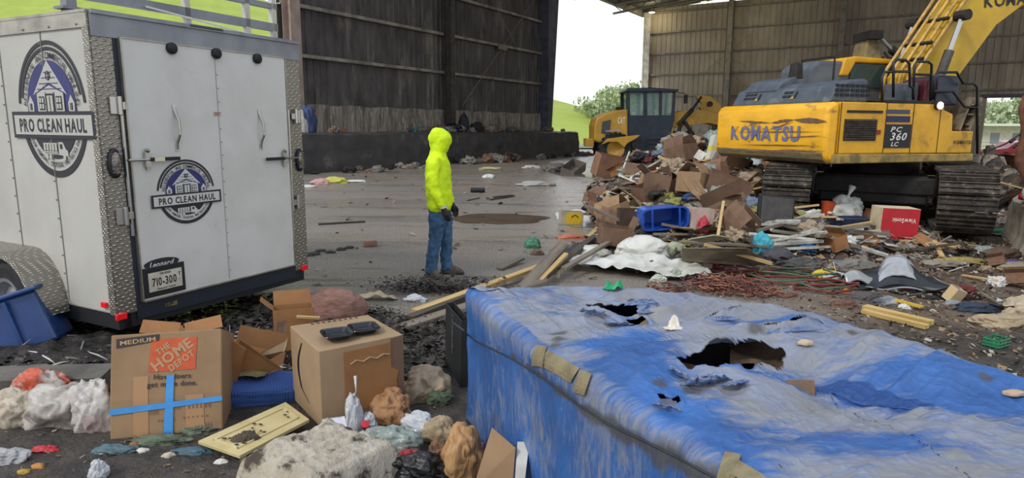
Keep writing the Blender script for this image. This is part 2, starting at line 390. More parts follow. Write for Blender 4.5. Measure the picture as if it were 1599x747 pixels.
# asphalt road strip outside the opening, in the shade colour of old tarmac
mb=MB(); mb.poly([(-10,56,-.12),(12,64,-.12),(14,80,-.12),(-12,74,-.12)]); struct(mb,'trim_1',M('grey_road','84868c','76787e',.7,scale=.8,bump=.1))
hazy_leafm=[M('leaf_%d'%i,c,d,.8,scale=.5) for i,(c,d) in enumerate((('a9b98a','94a678'),('9aac7a','87996a'),('b6c39c','a3b18a')))]  # leaf greens paled, distant haze is put into the colour
bark=M('bark','6b5a48','4a3d30',.9,scale=4)
def tree(loc,h,r,label,seed,dens=900,group=None,leaf=.28):
    rd=random.Random(seed); e=empty('tree',loc,0,label,'tree',group)
    mb=MB(); mb.tube([(0,0,-.3),(.1,0,h*.3),(-.1,.1,h*.55),(0,0,h*.8)],[h*.03,h*.024,h*.015,h*.006],7)
    for k in range(7):
        a=rd.uniform(0,6.28); z=h*rd.uniform(.35,.7); mb.tube([(0,0,z),(math.cos(a)*r*.7,math.sin(a)*r*.7,z+h*.18)],[h*.01,h*.003],5)
    mb.build('trunk',bark,e)
    mb=MB(); cl=[(rd.gauss(0,r*.42),rd.gauss(0,r*.42),h*rd.uniform(.38,.95),r*rd.uniform(.25,.45)) for _ in range(16)]
    for k in range(dens):
        cx,cy,cz,cr=rd.choice(cl); d=V((rd.gauss(0,1),rd.gauss(0,1),rd.gauss(0,1))).normalized()*cr*rd.uniform(.5,1.05)
        R=Euler((rd.uniform(0,6),rd.uniform(0,6),rd.uniform(0,6))).to_matrix(); s=leaf*rd.uniform(.6,1.4)
        T=Matrix.Translation(V((cx,cy,cz))+d)@R.to_4x4()
        mb.add([(-s,0,0),(0,-s*.6,.1*s),(s,0,0),(0,s*.6,.1*s)],[(0,1,2,3)],None,T)
    mb.build('foliage',hazy_leafm[seed%3],e,fix=False)
for i,(px,Y,top,r) in enumerate(((925,112,158,3.4),(948,108,150,3.6),(968,105,142,3.4),(990,100,133,3.8),(1010,100,140,4))):
    p=aty(px,top,Y); tree((p.x,p.y,-.3),p.z+.3,r,'haze-paled green trees beyond the bright opening between the two walls',i,1100,'trees beyond the opening')
for i,(px,Y,top,r) in enumerate(((1530,105,178,5),(1550,100,170,5),(1572,100,166,5),(1595,98,160,6),(1540,120,172,6),(1620,98,160,6))):
    p=aty(px,top,Y); tree((p.x,p.y,-.9),p.z+.9,r,'green trees behind the pale building seen through the right doorway',i+7,1300,'trees beyond the right doorway',.34)
e=empty('building',(aty(1545,200,84).x+6,86,-.9),0,'long low pale building seen through the right doorway behind the red car','building')
cream=M('cream_siding','cfcbb8','bdb9a6',.8,scale=2)
MB().box((0,0,1.6),(26,6,3.2)).build('wall',cream,e)
MB().box((0,-.4,3.35),(27,7.6,.3)).build('roof',flat('pale_roof','dedcd2'),e)
for k in range(9): MB().box((-11.5+k*2.8,-3.02,1.7),(1.1,.06,1.3)).build('window',flat('dim_glass','7b8286',.2),e)
e=empty('chain_fence',(aty(1545,215,66).x,66,-.9),0,'grey fence in front of the low pale building','fence')
mb=MB()
for k in range(14): mb.tube([(-4+k*2.2,0,0),(-4+k*2.2,0,1.5)],.04,5)
for z in (.3,.7,1.1,1.5): mb.tube([(-4,0,z),(25,0,z)],.02,4)
mb.build('rail',flat('grey_fence','8b8c88',.5),e)
# red suv
def car():
    p=aty(1585,252,50); e=empty('suv',p,.02,'red car parked outside the right hand doorway','car')
    red=M('red_paint','b3202f','a01a28',.25,.1,scale=1,coat=.6); gl=flat('car_glass','4a5a66',.1); tire=flat('tire_rubber','1c1c1e',.8)
    pr=[(-2.3,.35),(-2.35,.75),(-2.2,.92),(-1.35,1.02),(-.75,1.45),(-.3,1.56),(1.2,1.56),(1.75,1.45),(2.25,1.0),(2.32,.5),(2.25,.33)]
    MB().prism(pr,-.9,.9).build('body',red,e,bevel=.06)
    wn_=[(-1.2,1.02),(-.7,1.4),(-.25,1.48),(.15,1.48),(.15,1.02)]; w2=[(.25,1.02),(.25,1.48),(1.15,1.48),(1.6,1.38),(1.9,1.05)]
    for w in (wn_,w2): MB().prism(w,-.915,.915).build('window',gl,e)
    for x in (-1.45,1.4):
        for s in (-1,1):
            T=Matrix.Translation((x,s*.8,.36))@Matrix.Rotation(PI/2,4,'X')
            w=MB().lathe([(.2,-.11),(.36,-.11),(.37,0),(.36,.11),(.2,.11)],20,None,T).build('wheel',tire,e)
            MB().lathe([(.001,-.1),(.22,-.115),(.22,.115),(.001,.1)],14,None,T).build('rim',flat('alloy','b8babd',.3,.8),w)
    MB().box((-2.3,-.6,.78),(.1,.4,.14)).build('headlight',flat('lens','e5e8ea',.1),e)
    MB().box((-.85,-.98,1.05),(.16,.14,.14)).build('mirror',red,e)
car()
# ================================================================ TRAILER
K0=V((-3.065,4.9,0)); WX=V((.455,.890,0)).normalized(); WY=V((-WX.y,WX.x,0)); RT=Matrix((WX,WY,V((0,0,1)))).transposed()
TW=2.02; TZ0=.33; TZ1=2.6; TL=4.6
tr=empty('cargo_trailer',K0,0,'white enclosed cargo trailer with diamond plate corners and round hauling company logos','trailer',R=RT)
def tb(px,py):
    p=onp(px,py,K0,WY)-K0; return (p.dot(WX),p.z)
def ts(px,py):
    p=onp(px,py,K0,WX)-K0; return (p.dot(WY),p.z)
white=M('trailer_white','b9b8b1','adaca4',.42,.0,scale=1.5,bump=.04,bscale=60,c3='9b988d',s3=1.6,lo3=.6,hi3=.8)
doorw=M('door_white','cfcfca','c4c4be',.4,scale=2,c3='aba89e',s3=3,lo3=.64,hi3=.8)
alu=M('worn_aluminium','b2aea3','8c887e',.35,.75,scale=4,bump=.15,bscale=40)
darkp=M('frame_grey','737983','626872',.45,.35,scale=3)
blk=flat('black_rubber','17181c',.6); chrome=flat('chrome','b4b3ae',.25,.9)
ink=flat('logo_ink','22222b',.5); inkb=M('logo_blue','2e3170','282b63',.5,scale=5)
def dplate():
    m=M('diamond_plate','b5b1a6',None,.36,.75); nt=m.node_tree; n=nt.nodes; l=nt.links; b=n['Principled BSDF']
    t=n.new('ShaderNodeTexCoord'); a=n.new('ShaderNodeMapping'); a.inputs['Rotation'].default_value=(.785,.15,.785); a.inputs['Scale'].default_value=(22,48,48)
    w=n.new('ShaderNodeTexVoronoi'); w.inputs['Scale'].default_value=1; w.inputs['Randomness'].default_value=0
    q=n.new('ShaderNodeMapRange'); q.inputs[1].default_value=.12; q.inputs[2].default_value=.42; q.inputs[3].default_value=1; q.inputs[4].default_value=0
    bp=n.new('ShaderNodeBump'); bp.inputs['Strength'].default_value=.9; bp.inputs['Distance'].default_value=.006
    mx=n.new('ShaderNodeMix'); mx.data_type='RGBA'; mx.inputs[6].default_value=lin('8d897f'); mx.inputs[7].default_value=lin('d2cec3')
    l.new(t.outputs['Object'],a.inputs[0]); l.new(a.outputs[0],w.inputs[0]); l.new(w.outputs['Distance'],q.inputs[0]); l.new(q.outputs[0],bp.inputs['Height']); l.new(bp.outputs[0],b.inputs['Normal'])
    l.new(q.outputs[0],mx.inputs[0]); l.new(mx.outputs[2],b.inputs['Base Color']); return m
dp=dplate()
mb=MB(); mb.box((TW/2,TL/2,(TZ0+TZ1)/2),(TW,TL,TZ1-TZ0)); mb.build('body',white,tr,bevel=.015)
mb=MB(); mb.box((TW/2,TL/2,TZ0-.06),(TW-.1,TL,.12)); mb.box((.06,TL/2,TZ0-.05),(.1,TL,.14)); mb.build('chassis_frame',blk,tr)
# side seams with rivets
mb=MB()
for y in (.62,1.22,1.85,2.45):
    mb.box((-.004,y,(TZ0+TZ1)/2),(.006,.006,TZ1-TZ0-.1))
    for k in range(15): mb.ico((-.006,y+.02,TZ0+.12+k*.15),.008,1)
mb.build('side_seam',flat('seam','8f8d86'),tr)
# roof edge rail along the side, and top header over the door
mb=MB(); mb.box((.0,TL/2,TZ1-.055),(.03,TL,.11)); mb.box((.02,TL/2,TZ1+.005),(.08,TL,.02))
for k in range(12): mb.ico((-.018,.12+k*.35,TZ1-.085),.01,1)
mb.build('roof_rail',alu,tr)
mb=MB(); mb.box((TW/2,-.01,TZ1-.085),(TW,.03,.17)); mb.box((TW/2,-.02,TZ1+.0),(TW,.05,.03)); mb.build('rear_header',M('header_alu','8e9298','7d8188',.4,.5,scale=4),tr)
# corner posts in diamond plate (px 150..210 wide on the left, 450..475 on the right)
xl=tb(186,200)[0]; xr=tb(449,200)[0]
mb=MB(); mb.box((xl/2,-.006,(TZ0+TZ1)/2),(xl,.014,TZ1-TZ0)); mb.box((-.005,.03,(TZ0+TZ1)/2),(.014,.07,TZ1-TZ0)); mb.build('corner_post',dp,tr)
mb=MB(); mb.box(((xr+TW)/2,-.006,(TZ0+TZ1)/2),(TW-xr,.014,TZ1-TZ0)); mb.build('corner_post',dp,tr)
mb=MB(); 
for k in range(26): mb.ico((-.014,.012,TZ0+.06+k*.088),.007,1)
mb.build('rivet',chrome,tr)
# door, its dark gasket
dx0,dx1=tb(193,200)[0]+.012,tb(445,200)[0]-.004; dz0=TZ0-.01; dz1=tb(300,80)[1]
dz1=tb(320,76)[1]; dzb=.40
mb=MB(); mb.box(((xl+xr)/2,-.008,(dzb+TZ1-.17)/2),(xr-xl,.02,TZ1-.17-dzb)); mb.box(((xl+xr)/2,-.006,TZ0),(xr-xl,.02,.14)); mb.build('door_gasket',M('gasket','1d2532',None,.5),tr)
door=MB().box(((dx0+dx1)/2,-.025,(dzb+dz1)/2),(dx1-dx0,.035,dz1-dzb)).build('ramp_door',doorw,tr,bevel=.006)
DY=-.0445
mb=MB(); mb.box((dx0-.006,-.03,(dzb+dz1)/2),(.012,.04,dz1-dzb)); mb.box((dx1+.004,-.03,(dzb+dz1)/2),(.01,.04,dz1-dzb)); mb.box(((dx0+dx1)/2,-.03,dzb),(dx1-dx0,.04,.012)); mb.box(((dx0+dx1)/2,-.03,dz1),(dx1-dx0,.04,.01)); mb.build('door_edge_trim',alu,door)
sx=tb(337,200)[0]
mb=MB(); mb.box((sx,DY,(dzb+dz1)/2),(.006,.004,dz1-dzb-.04))
for k in range(16): mb.ico((sx+.015,DY,dzb+.1+k*.115),.007,1)
mb.build('door_seam',flat('door_seam','a09f98'),door)
for px,py in ((261,76),(331,84),(395,92)):
    x,z=tb(px,py); T=Matrix.Translation((x,DY,z))@Matrix.Rotation(PI/2,4,'X')
    MB().lathe([(.045,0),(.045,.025),(.03,.04),(.001,.045)],18,None,T).build('round_bumper',blk,door)
for a,b_ in (((266,167),(271,233)),((399,173),(403,231))):
    x0,z0=tb(*a); x1,z1=tb(*b_); mb=MB(); h=z0-z1
    mb.tube([(x0,DY,z0),(x0,DY-.01,z0-.05),(x0,DY-.05,z0-.12),(x0,DY-.05,z1+.12),(x0,DY-.01,z1+.05),(x0,DY,z1)],.011,8)
    mb.box((x0,DY,z0-.01),(.035,.01,.05)); mb.box((x0,DY,z1+.01),(.035,.01,.05)); mb.build('grab_handle',chrome,door,smooth=False)
# bar locks
for (bx,hx,s) in ((222,270,1),(437,408,-1)):
    x,z=tb(bx,249 if s>0 else 247); xh,_=tb(hx,249); 
    g=MB(); g.box((x,DY-.02,z),(.045,.03,.11)); g.tube([(x,DY-.02,z+.06),(x,DY-.035,z+.08)],.018,8); g.tube([(x-.16*s,DY-.03,z),(x+.06*s,DY-.03,z)],.011,8); g.tube([(x,DY-.02,z-.08),(x,DY-.02,z+.08)],.014,8); g=g.build('bar_lock',chrome,door)
    MB().box(((x+xh)/2+.01*s,DY-.035,z),(abs(xh-x)*.95,.022,.028)).build('lock_handle',blk,g)
    if s>0: MB().box(((x+xh)/2-.045,DY-.047,z),(.085,.004,.03)).build('reflective_tape',flat('cream_tape','d9d2b4'),g)
# warning sticker
x,z=tb(334,178); MB().box((x,DY,z),(.085,.003,.04)).build('warning_sticker',flat('sticker_white','c9c4be'),door)
mb=MB(); T=Matrix.Translation((x,DY-.003,z))@Matrix.Rotation(PI/2,4,'X')
for k in range(3): rect(mb,-.035,.008-k*.011,.035-.01*k,.014-k*.011,flat('sticker_red','9c3b35'),T)
mb.build('sticker_print',None,door,fix=False)
# left rod and hinges
for side,xx in (('l',xl+.012),('r',xr-.01)):
    z1=tb(200,155)[1] if side=='l' else tb(458,172)[1]
    mb=MB(); mb.tube([(xx,-.03,z1-1.05 if side=='l' else z1-1.0),(xx,-.03,z1)],.014,8); mb.build('cam_rod',chrome,tr)
    for (px,py) in (((176,165),(186,338)) if side=='l' else ((461,182),(464,315))):
        x,z=tb(px,py); mb=MB(); mb.box((x,-.025,z),(.075,.02,.13)); mb.tube([(x+.03*(1 if side=='l' else -1),-.045,z-.07),(x+.03*(1 if side=='l' else -1),-.045,z+.07)],.018,8); mb.box((x+.06*(1 if side=='l' else -1),-.04,z),(.06,.015,.06)); mb.build('hinge_bracket',chrome,tr,bevel=.004)
# oval tail lights
for (px,py) in ((176,255),(465,250)):
    x,z=tb(px,py); mb=MB(); T=Matrix.Translation((x,-.015,z))@Matrix.Rotation(PI/2,4,'X')@Matrix.Diagonal((.36,.82,1,1))
    mb.lathe([(.14,0),(.14,.02),(.115,.03)],20,None,T); l_=mb.build('tail_light_rim',blk,tr)
    mb=MB(); 
    T=Matrix.Translation((x,-.022,z))@Matrix.Rotation(PI/2,4,'X')@Matrix.Diagonal((.34,.8,1,1)); mb.lathe([(.112,0),(.105,.025),(.001,.032)],20,None,T)
    for k in range(6): mb.box((x,-.05,z-.07+k*.028),(.07,.008,.008))
    mb.build('tail_light_lens',M('clear_lens','8f8a84','5d5452',.15,.4,scale=20),l_)
# small side and corner marker lamps
red=flat('red_lens','c4171c',.2,emit=.35)
x,z=tb(190,485); MB().box((x-.02,-.02,TZ0-.01),(.085,.03,.05)).build('marker_light',red,tr,bevel=.008)
x,z=tb(472,424); MB().box((TW-.06,-.02,TZ0+.01),(.08,.03,.05)).build('marker_light',red,tr,bevel=.008)
y,z=ts(166,476); MB().box((-.015,y,z),(.02,.06,.04)).build('marker_light',red,tr)
MB().box((TW/2-.05,-.035,dz1+.165),(.34,.02,.035)).build('brake_light_bar',M('dark_lens','3a4352',None,.3),tr,bevel=.008)
# plate, plate frame and dealer oval
def pl(name,p,w,h,m,par,yo=0,tilt=0):
    x,z=tb(*p); mb=MB(); mb.box((0,0,0),(w,.006,h)); o=mb.build(name,m,par,bevel=.012 if w>.2 else 0); o.location=(x,DY-yo,z); o.rotation_euler=(0,tilt,0); return o
px0,pz0=tb(251,436)
frm=MB().box((px0,DY-.004,pz0),(.37,.012,.245)).build('plate_holder',blk,door,bevel=.03)
MB().box((px0+.005,DY-.012,pz0),(.295,.004,.155)).build('licence_plate',M('plate_white','c9c5b8','aaa490',.5,scale=8),door)
mb=MB(); T=Matrix.Translation((px0+.005,DY-.0155,pz0))@Matrix.Rotation(PI/2,4,'X')
dk=flat('plate_ink','1b1b20')
text(mb,'710-300',.075,dk,T,-.012,0,fit=.215,sy=1.25); text(mb,'VIRGINIA',.025,dk,T,0,.061,fit=.1); text(mb,'PERMANENT TRAILER',.018,dk,T,0,-.062,fit=.16); text(mb,'T',.045,dk,T,.125,.03); text(mb,'L',.02,dk,T,.122,-.01)
mb.build('plate_lettering',None,door,fix=False)
x,z=tb(247,410); T=Matrix.Translation((x,DY-.002,z))@Matrix.Rotation(PI/2,4,'X')
mb=MB(); mb.add([(.155*math.cos(2*PI*k/32),.042*math.sin(2*PI*k/32),0) for k in range(32)],[tuple(range(32))],ink,T)
T2_=Matrix.Translation((x,DY-.0035,z))@Matrix.Rotation(PI/2,4,'X'); text(mb,'Leonard',.062,flat('sign_white','c9c9c4'),T2_,0,-.002,fit=.22,shear=.35,gap=.02)
mb.build('dealer_badge',None,door,fix=False)
MB().box((px0+.06,-.02,TZ0-.01),(.11,.004,.035)).build('bumper_label',M('label_gold','7c7340','1c1c1c',.6,scale=30),tr)
# the round company logo
LW=flat('logo_white','c8c8c3')
def logo(name,parent,T,R,sx=1,cream_=LW,bl=inkb):
    T=T@Matrix.Diagonal((R*sx,R,R,1)); mb=MB()
    def Tz(k): return Matrix.Translation((0,0,0))@T@Matrix.Translation((0,0,k*.004/R*.5))
    a0=6; 
    arcband(mb,.94,1,a0,180-a0,ink,Tz(1)); arcband(mb,.86,.91,14,168,ink,Tz(1)) 
    arcband(mb,.001,.72,0,180,bl,Tz(1)); arcband(mb,.001,.72,180,360,ink,Tz(1)); arcband(mb,.9,1.0,200,340,ink,Tz(1))
    arctext(mb,'RESIDENTIAL AND COMMERCIAL HAULING',.135,.79,172,8,ink,Tz(2)); arctext(mb,'JUNK REMOVAL, DISPOSAL AND RECYCLING',.1,.81,212,328,ink,Tz(2),inner=True)
    # house
    w=cream_; t=Tz(2); t3=Tz(3); t4=Tz(4)
    mb.add([(-.5,.22,0),(0,.72,0),(.5,.22,0),(.36,.27,0),(0,.4,0),(-.36,.27,0)],[(0,1,4,5),(1,2,3,4)],w,t)
    rect(mb,-.4,-.05,.4,.24,w,t); mb.add([(-.4,.24,0),(.4,.24,0),(0,.36,0)],[(0,1,2)],w,t)
    for x0,x1 in ((-.34,-.17),(.17,.34)): rect(mb,x0,0,x1,.2,ink,t3); rect(mb,x0+.02,.11,x0+.075,.18,w,t4); rect(mb,x1-.075,.11,x1-.02,.18,w,t4); rect(mb,x0+.02,.02,x0+.075,.09,w,t4); rect(mb,x1-.075,.02,x1-.02,.09,w,t4)
    rect(mb,-.11,-.05,.11,.24,ink,t3); rect(mb,-.085,-.05,.085,.21,w,t4); rect(mb,-.01,-.03,.01,.2,ink,Tz(5)); 
    for x in (-.42,-.14,.12,.4): rect(mb,x,-.05,x+.02,.26,ink,t3)
    for k in range(4): rect(mb,-.36+.08*k,.3+.08*k,.36-.08*k,.312+.08*k,bl,t3)
    mb.add([(.07*math.cos(k*PI/6),.5+.07*math.sin(k*PI/6),0) for k in range(12)],[tuple(range(12))],ink,t4); rect(mb,-.005,.44,.005,.56,w,Tz(5)); rect(mb,-.06,.495,.06,.505,w,Tz(5))
    for s in (-1,1):
        mb.add([(s*.6-.09,.1,0),(s*.6,.22,0),(s*.6+.09,.1,0),(s*.6+.08,-.05,0),(s*.6-.08,-.05,0)],[(0,1,2,3,4)],w,t); rect(mb,s*.6-.035,.0,s*.6+.035,.1,ink,t3); rect(mb,s*.6-.005,0,s*.6+.005,.1,w,t4)
    # banner
    rect(mb,-1.22,-.42,1.22,-.02,ink,Tz(5)); rect(mb,-1.15,-.365,1.15,-.075,cream_,Tz(6)); text(mb,'PRO CLEAN HAUL',.26,ink,Tz(7),0,-.22,fit=1.98,sy=1.05,bold=.028,gap=.11)
    # truck
    for k in range(5): rect(mb,-.36+k*.085,-.6,-.3+k*.085,-.5,w,t)
    rect(mb,-.36,-.63,.06,-.61,w,t); rect(mb,-.36,-.5,.06,-.485,w,t)
    mb.add([(.09,-.66,0),(.09,-.47,0),(.23,-.47,0),(.3,-.57,0),(.36,-.6,0),(.36,-.68,0)],[(0,1,2,3,4,5)],w,t); rect(mb,.14,-.57,.21,-.5,ink,t3)
    for x in (-.27,-.17,.25): mb.add([(x+.04*math.cos(k*PI/6),-.69+.04*math.sin(k*PI/6),0) for k in range(12)],[tuple(range(12))],w,t3)
    rect(mb,-.36,-.655,.1,-.64,w,t); rect(mb,-.12,-.765,.2,-.752,w,t)
    o=mb.build(name,None,parent,fix=False); return o
x,z=tb(286,299); _,zt=tb(286,249); _,zb=tb(286,349)
logo('company_logo',door,Matrix.Translation((x,DY-.001,z))@Matrix.Rotation(PI/2,4,'X'),(zt-zb)/2*1.0)
y,z=ts(82,172); _,zt=ts(80,67); _,zb=ts(84,281); yl,_=ts(32,172); yr,_=ts(137,172)
TS=Matrix.Translation((-.004,y,z))@Matrix((( 0,0,-1),(-1,0,0),(0,1,0))).to_4x4()
logo('company_logo',tr,TS,(zt-zb)/2,sx=abs(yl-yr)/(zt-zb),cream_=flat('logo_side_white','b4b3ac'))
# fender, wheels
yc,_=ts(0,440); 
fx=-.0
def fend(u,v):
    a=u*PI; r=.44; y=FY-math.cos(a)*r*1.0; z=.30+math.sin(a)*r*.98
    if u<.5: pass
    return (-.26*v+.0,y,z)
ye=ts(108,478)[0]; FR=.46; FL=1.35   # tandem-style long flat-topped fender
y0=ye; 
prof=[]
for k in range(13): a=k/12*PI/2; prof.append((y0+.42-.42*math.cos(a),.28+.5*math.sin(a)))
prof.append((y0+1.3,.78)); 
for k in range(13): a=k/12*PI/2; prof.append((y0+1.3+.42*math.sin(a),.28+.5*math.cos(a)))
mb=MB(); vs=[];n=len(prof)
for (y,z) in prof: vs+=[(0,y,z),(-.26,y,z),(-.265,y+.0,z-.05)]
mb.add(vs,[(3*i+j,3*i+j+1,3*i+j+4,3*i+j+3) for i in range(n-1) for j in range(2)]); mb.build('fender',dp,tr,solid=.006)
inn=[(y,z) for (y,z) in prof]
mb=MB(); mb.add([(.004-.02,y,z) for y,z in inn],[tuple(range(n))]); mb.build('wheel_well',blk,tr)
tire=M('tyre_black','1e1e20','2a2927',.85,scale=10)
for yy in (y0+.44,):
    for xo in (-.13,TW+.13):
        T=Matrix.Translation((xo,yy,.34))@Matrix.Rotation(PI/2 if xo<0 else -PI/2,4,'Y')
        w=MB().lathe([(.2,-.02),(.2,-.1),(.3,-.105),(.335,-.08),(.34,0),(.335,.08),(.3,.105),(.2,.1),(.2,.02)],32,None,T).build('wheel',tire,tr,auto=True)
        mb=MB(); mb.lathe([(.001,-.085),(.06,-.09),(.08,-.06),(.15,-.04),(.185,-.1),(.215,-.108),(.215,.1),(.001,.06)],24,None,T)
        for k in range(5):
            a=2*PI*k/5; mb.ico((xo-.05,yy+.06*math.cos(a),.34+.06*math.sin(a)),.012,1)
        mb.build('rim',M('rim_white','a9abac','87898b',.35,.4,scale=5),w,auto=True)
MB().tube([(-.1,y0+.44,.34),(TW+.1,y0+.44,.34)],.04,8).build('axle',blk,tr)
# right side jack / spring seen dark below the body
MB().box((TW*.62,.7,TZ0-.1),(.5,1.0,.14)).build('spare_bracket',blk,tr)
# ladder rack on the roof
rk=M('rack_paint','8b8f96','767a82',.45,.4,scale=3)
for (px,ly) in ((107,.42),):
    pass
def rup(x,y,h,w=.07): 
    mb=MB(); mb.box((x,y,TZ1+h/2),(w,w,h)); mb.box((x,y-.0,TZ1+.04),(w*2,w*1.6,.02)); return mb.build('rack_upright',rk,tr)
yA=ts(103,30)[0]
rup(.03,yA,.55,.075)
mb=MB(); mb.box((TW/2,yA,TZ1+.16),(TW,.05,.075)); mb.box((TW/2,yA,TZ1+.36),(TW,.05,.05)); mb.build('rack_crossbar',rk,tr)
for f in (.5,.82,.98): 
    mb=MB(); mb.box((TW*f,yA,TZ1+.3),(.05,.05,.6)); mb.build('rack_upright',M('rack_pale','c2bfb6','a5a199',.5,.2,scale=4),tr)
mb=MB(); mb.tube([(TW*.3,yA-.05,TZ1+.14),(TW*.8,yA-.07,TZ1+.05),(TW*.96,yA-.08,TZ1+.01)],.008,6); mb.build('rack_cable',flat('white_cable','d0cec6'),tr)
# ================================================================ PERSON
pp=atz(688,430); pe=empty('person',(pp.x,pp.y,0),-.12,'person in hooded lime-yellow sweatshirt and blue jeans standing on the wet floor, facing right','person')
skin=M('skin','b98468','a97459',.6,scale=20)
def remesh(o,v,sub=False,sm=6,disp=0,ds=.1):
    m=o.modifiers.new('r','REMESH'); m.mode='VOXEL'; m.voxel_size=v; m.use_smooth_shade=True
    s_=o.modifiers.new('s','SMOOTH'); s_.factor=.6; s_.iterations=sm
    if disp:
        t=bpy.data.textures.new('folds','CLOUDS'); t.noise_scale=ds; d=o.modifiers.new('d','DISPLACE'); d.texture=t; d.strength=disp; d.mid_level=.5
def oval(cx,cy,z,rx,ry): return (cx,cy,z,rx,ry)
def loft(mb,rings,n=20):
    vs=[];fs=[]
    for (cx,cy,z,rx,ry) in rings:
        for k in range(n): a=2*PI*k/n; vs.append((cx+rx*math.cos(a),cy+ry*math.sin(a),z))
    for i in range(len(rings)-1):
        for k in range(n): a=i*n+k;b=i*n+(k+1)%n; fs.append((a,b,b+n,a+n))
    fs.append(tuple(range(n))[::-1]); fs.append(tuple((len(rings)-1)*n+k for k in range(n))); mb.add(vs,fs)
# body: one continuous surface under the clothes
mb=MB()
loft(mb,[(0,0,.84,.10,.15),(0,0,.95,.10,.15),(.0,0,1.1,.09,.135),(0,0,1.25,.10,.15),(-.01,0,1.38,.10,.17),(-.01,0,1.44,.07,.13),(-.01,0,1.48,.05,.055),(0.0,0,1.55,.05,.05)])
mb.ico((.02,0,1.645),(.095,.075,.115),3); mb.ico((.05,0,1.60),(.07,.055,.07),3)   # skull, jaw
mb.tube([(.115,0,1.655),(.137,0,1.62),(.118,0,1.61)],[.012,.017,.012],8); mb.tube([(.105,-.022,1.582),(.116,0,1.584),(.105,.022,1.582)],.009,8)
for s in (-1,1):
    mb.ico((.01,s*.076,1.63),(.02,.012,.032),2)
    mb.tube([(-.01,s*.16,1.40),(0,s*.205,1.3),(-.005,s*.22,1.13),(.03,s*.225,1.02),(.08,s*.225,.9),(.10,s*.225,.85)],[.05,.05,.042,.038,.03,.027],12)
    x=-.06 if s<0 else .05
    mb.tube([(0,s*.08,.9),(x*.4+.01,s*.09,.7),(x*.8+.02,s*.09,.48),(x,s*.09,.3),(x,s*.09,.08)],[.085,.078,.055,.052,.038],12)
o=mb.build('body',skin,pe); remesh(o,.012,sm=3)
eyes=MB()
for s in (-1,1): eyes.ico((.105,s*.028,1.655),.011,2)
eyes.build('eyes',flat('eye_dark','2b221d',.2),pe)
# hooded sweatshirt
hv=M('hi_vis_lime','d3f10a','c3e406',.75,scale=5,bump=.15,bscale=40)
mb=MB()
loft(mb,[(.0,0,.80,.125,.185),(.0,0,.84,.135,.2),(.0,0,.87,.15,.21),(-.005,0,1.0,.155,.215),(-.015,0,1.15,.15,.21),(-.02,0,1.3,.145,.215),(-.02,0,1.40,.13,.2),(-.02,0,1.46,.10,.15),(-.015,0,1.50,.09,.10),(-.005,0,1.53,.095,.09)],24)
loft(mb,[(-.005,0,1.50,.10,.10),(0,0,1.55,.112,.095),(.014,0,1.62,.135,.10),(.014,0,1.68,.135,.102),(.004,0,1.735,.11,.088),(-.01,0,1.765,.07,.06),(-.015,0,1.78,.03,.03)],24)
for s in (-1,1):
    mb.tube([(-.02,s*.14,1.42),(-.02,s*.205,1.34),(-.03,s*.235,1.2),(-.015,s*.24,1.08),(.03,s*.24,.99),(.075,s*.235,.90),(.09,s*.232,.855)],[.075,.08,.075,.072,.066,.055,.043],14)
o=mb.build('hooded_sweatshirt',hv,pe); remesh(o,.014,sm=5,disp=.035,ds=.09)
# opening of the hood: darker lining rim round the face
# jeans
jn=M('blue_denim','3a5e80','2c4661',.85,scale=14,bump=.25,bscale=60,c3='54789a',s3=4,lo3=.52,hi3=.7,stretch=(1,1,.5))
mb=MB()
loft(mb,[(0,0,.74,.105,.165),(0,0,.80,.115,.165),(0,0,.9,.115,.165)],20)
mb.tube([(.0,-.07,.86),(-.01,-.085,.7),(-.02,-.09,.56),(-.04,-.095,.45),(-.065,-.1,.3),(-.085,-.1,.15),(-.08,-.1,.045)],[(.10,.115),(.1,.115),.088,.08,.075,.074,.078],16)
mb.tube([(.0,.07,.86),(.02,.085,.7),(.045,.09,.56),(.055,.095,.45),(.05,.1,.3),(.045,.1,.15),(.06,.1,.05)],[(.10,.115),(.1,.115),.088,.08,.074,.072,.076],16)
o=mb.build('jeans',jn,pe); remesh(o,.013,sm=3,disp=.04,ds=.06)
# boots
bt=M('worn_boot','6b5f52','4a4038',.8,scale=10,bump=.2)
for (x,y,rz) in ((-.09,-.1,-.75),(.07,.1,.0)):
    o=MB(); loft(o,[(.05,0,.0,.15,.05),(.05,0,.03,.15,.052),(.045,0,.05,.14,.047),(.03,0,.08,.115,.043),(-.01,0,.11,.07,.042),(-.03,0,.15,.055,.045)],20)
    o=o.build('boot',bt,pe,auto=True); o.location=(x,y,0); o.rotation_euler=(0,0,rz)
    MB().box((.05,0,.012),(.3,.1,.024)).build('sole',blk,o,bevel=.02)
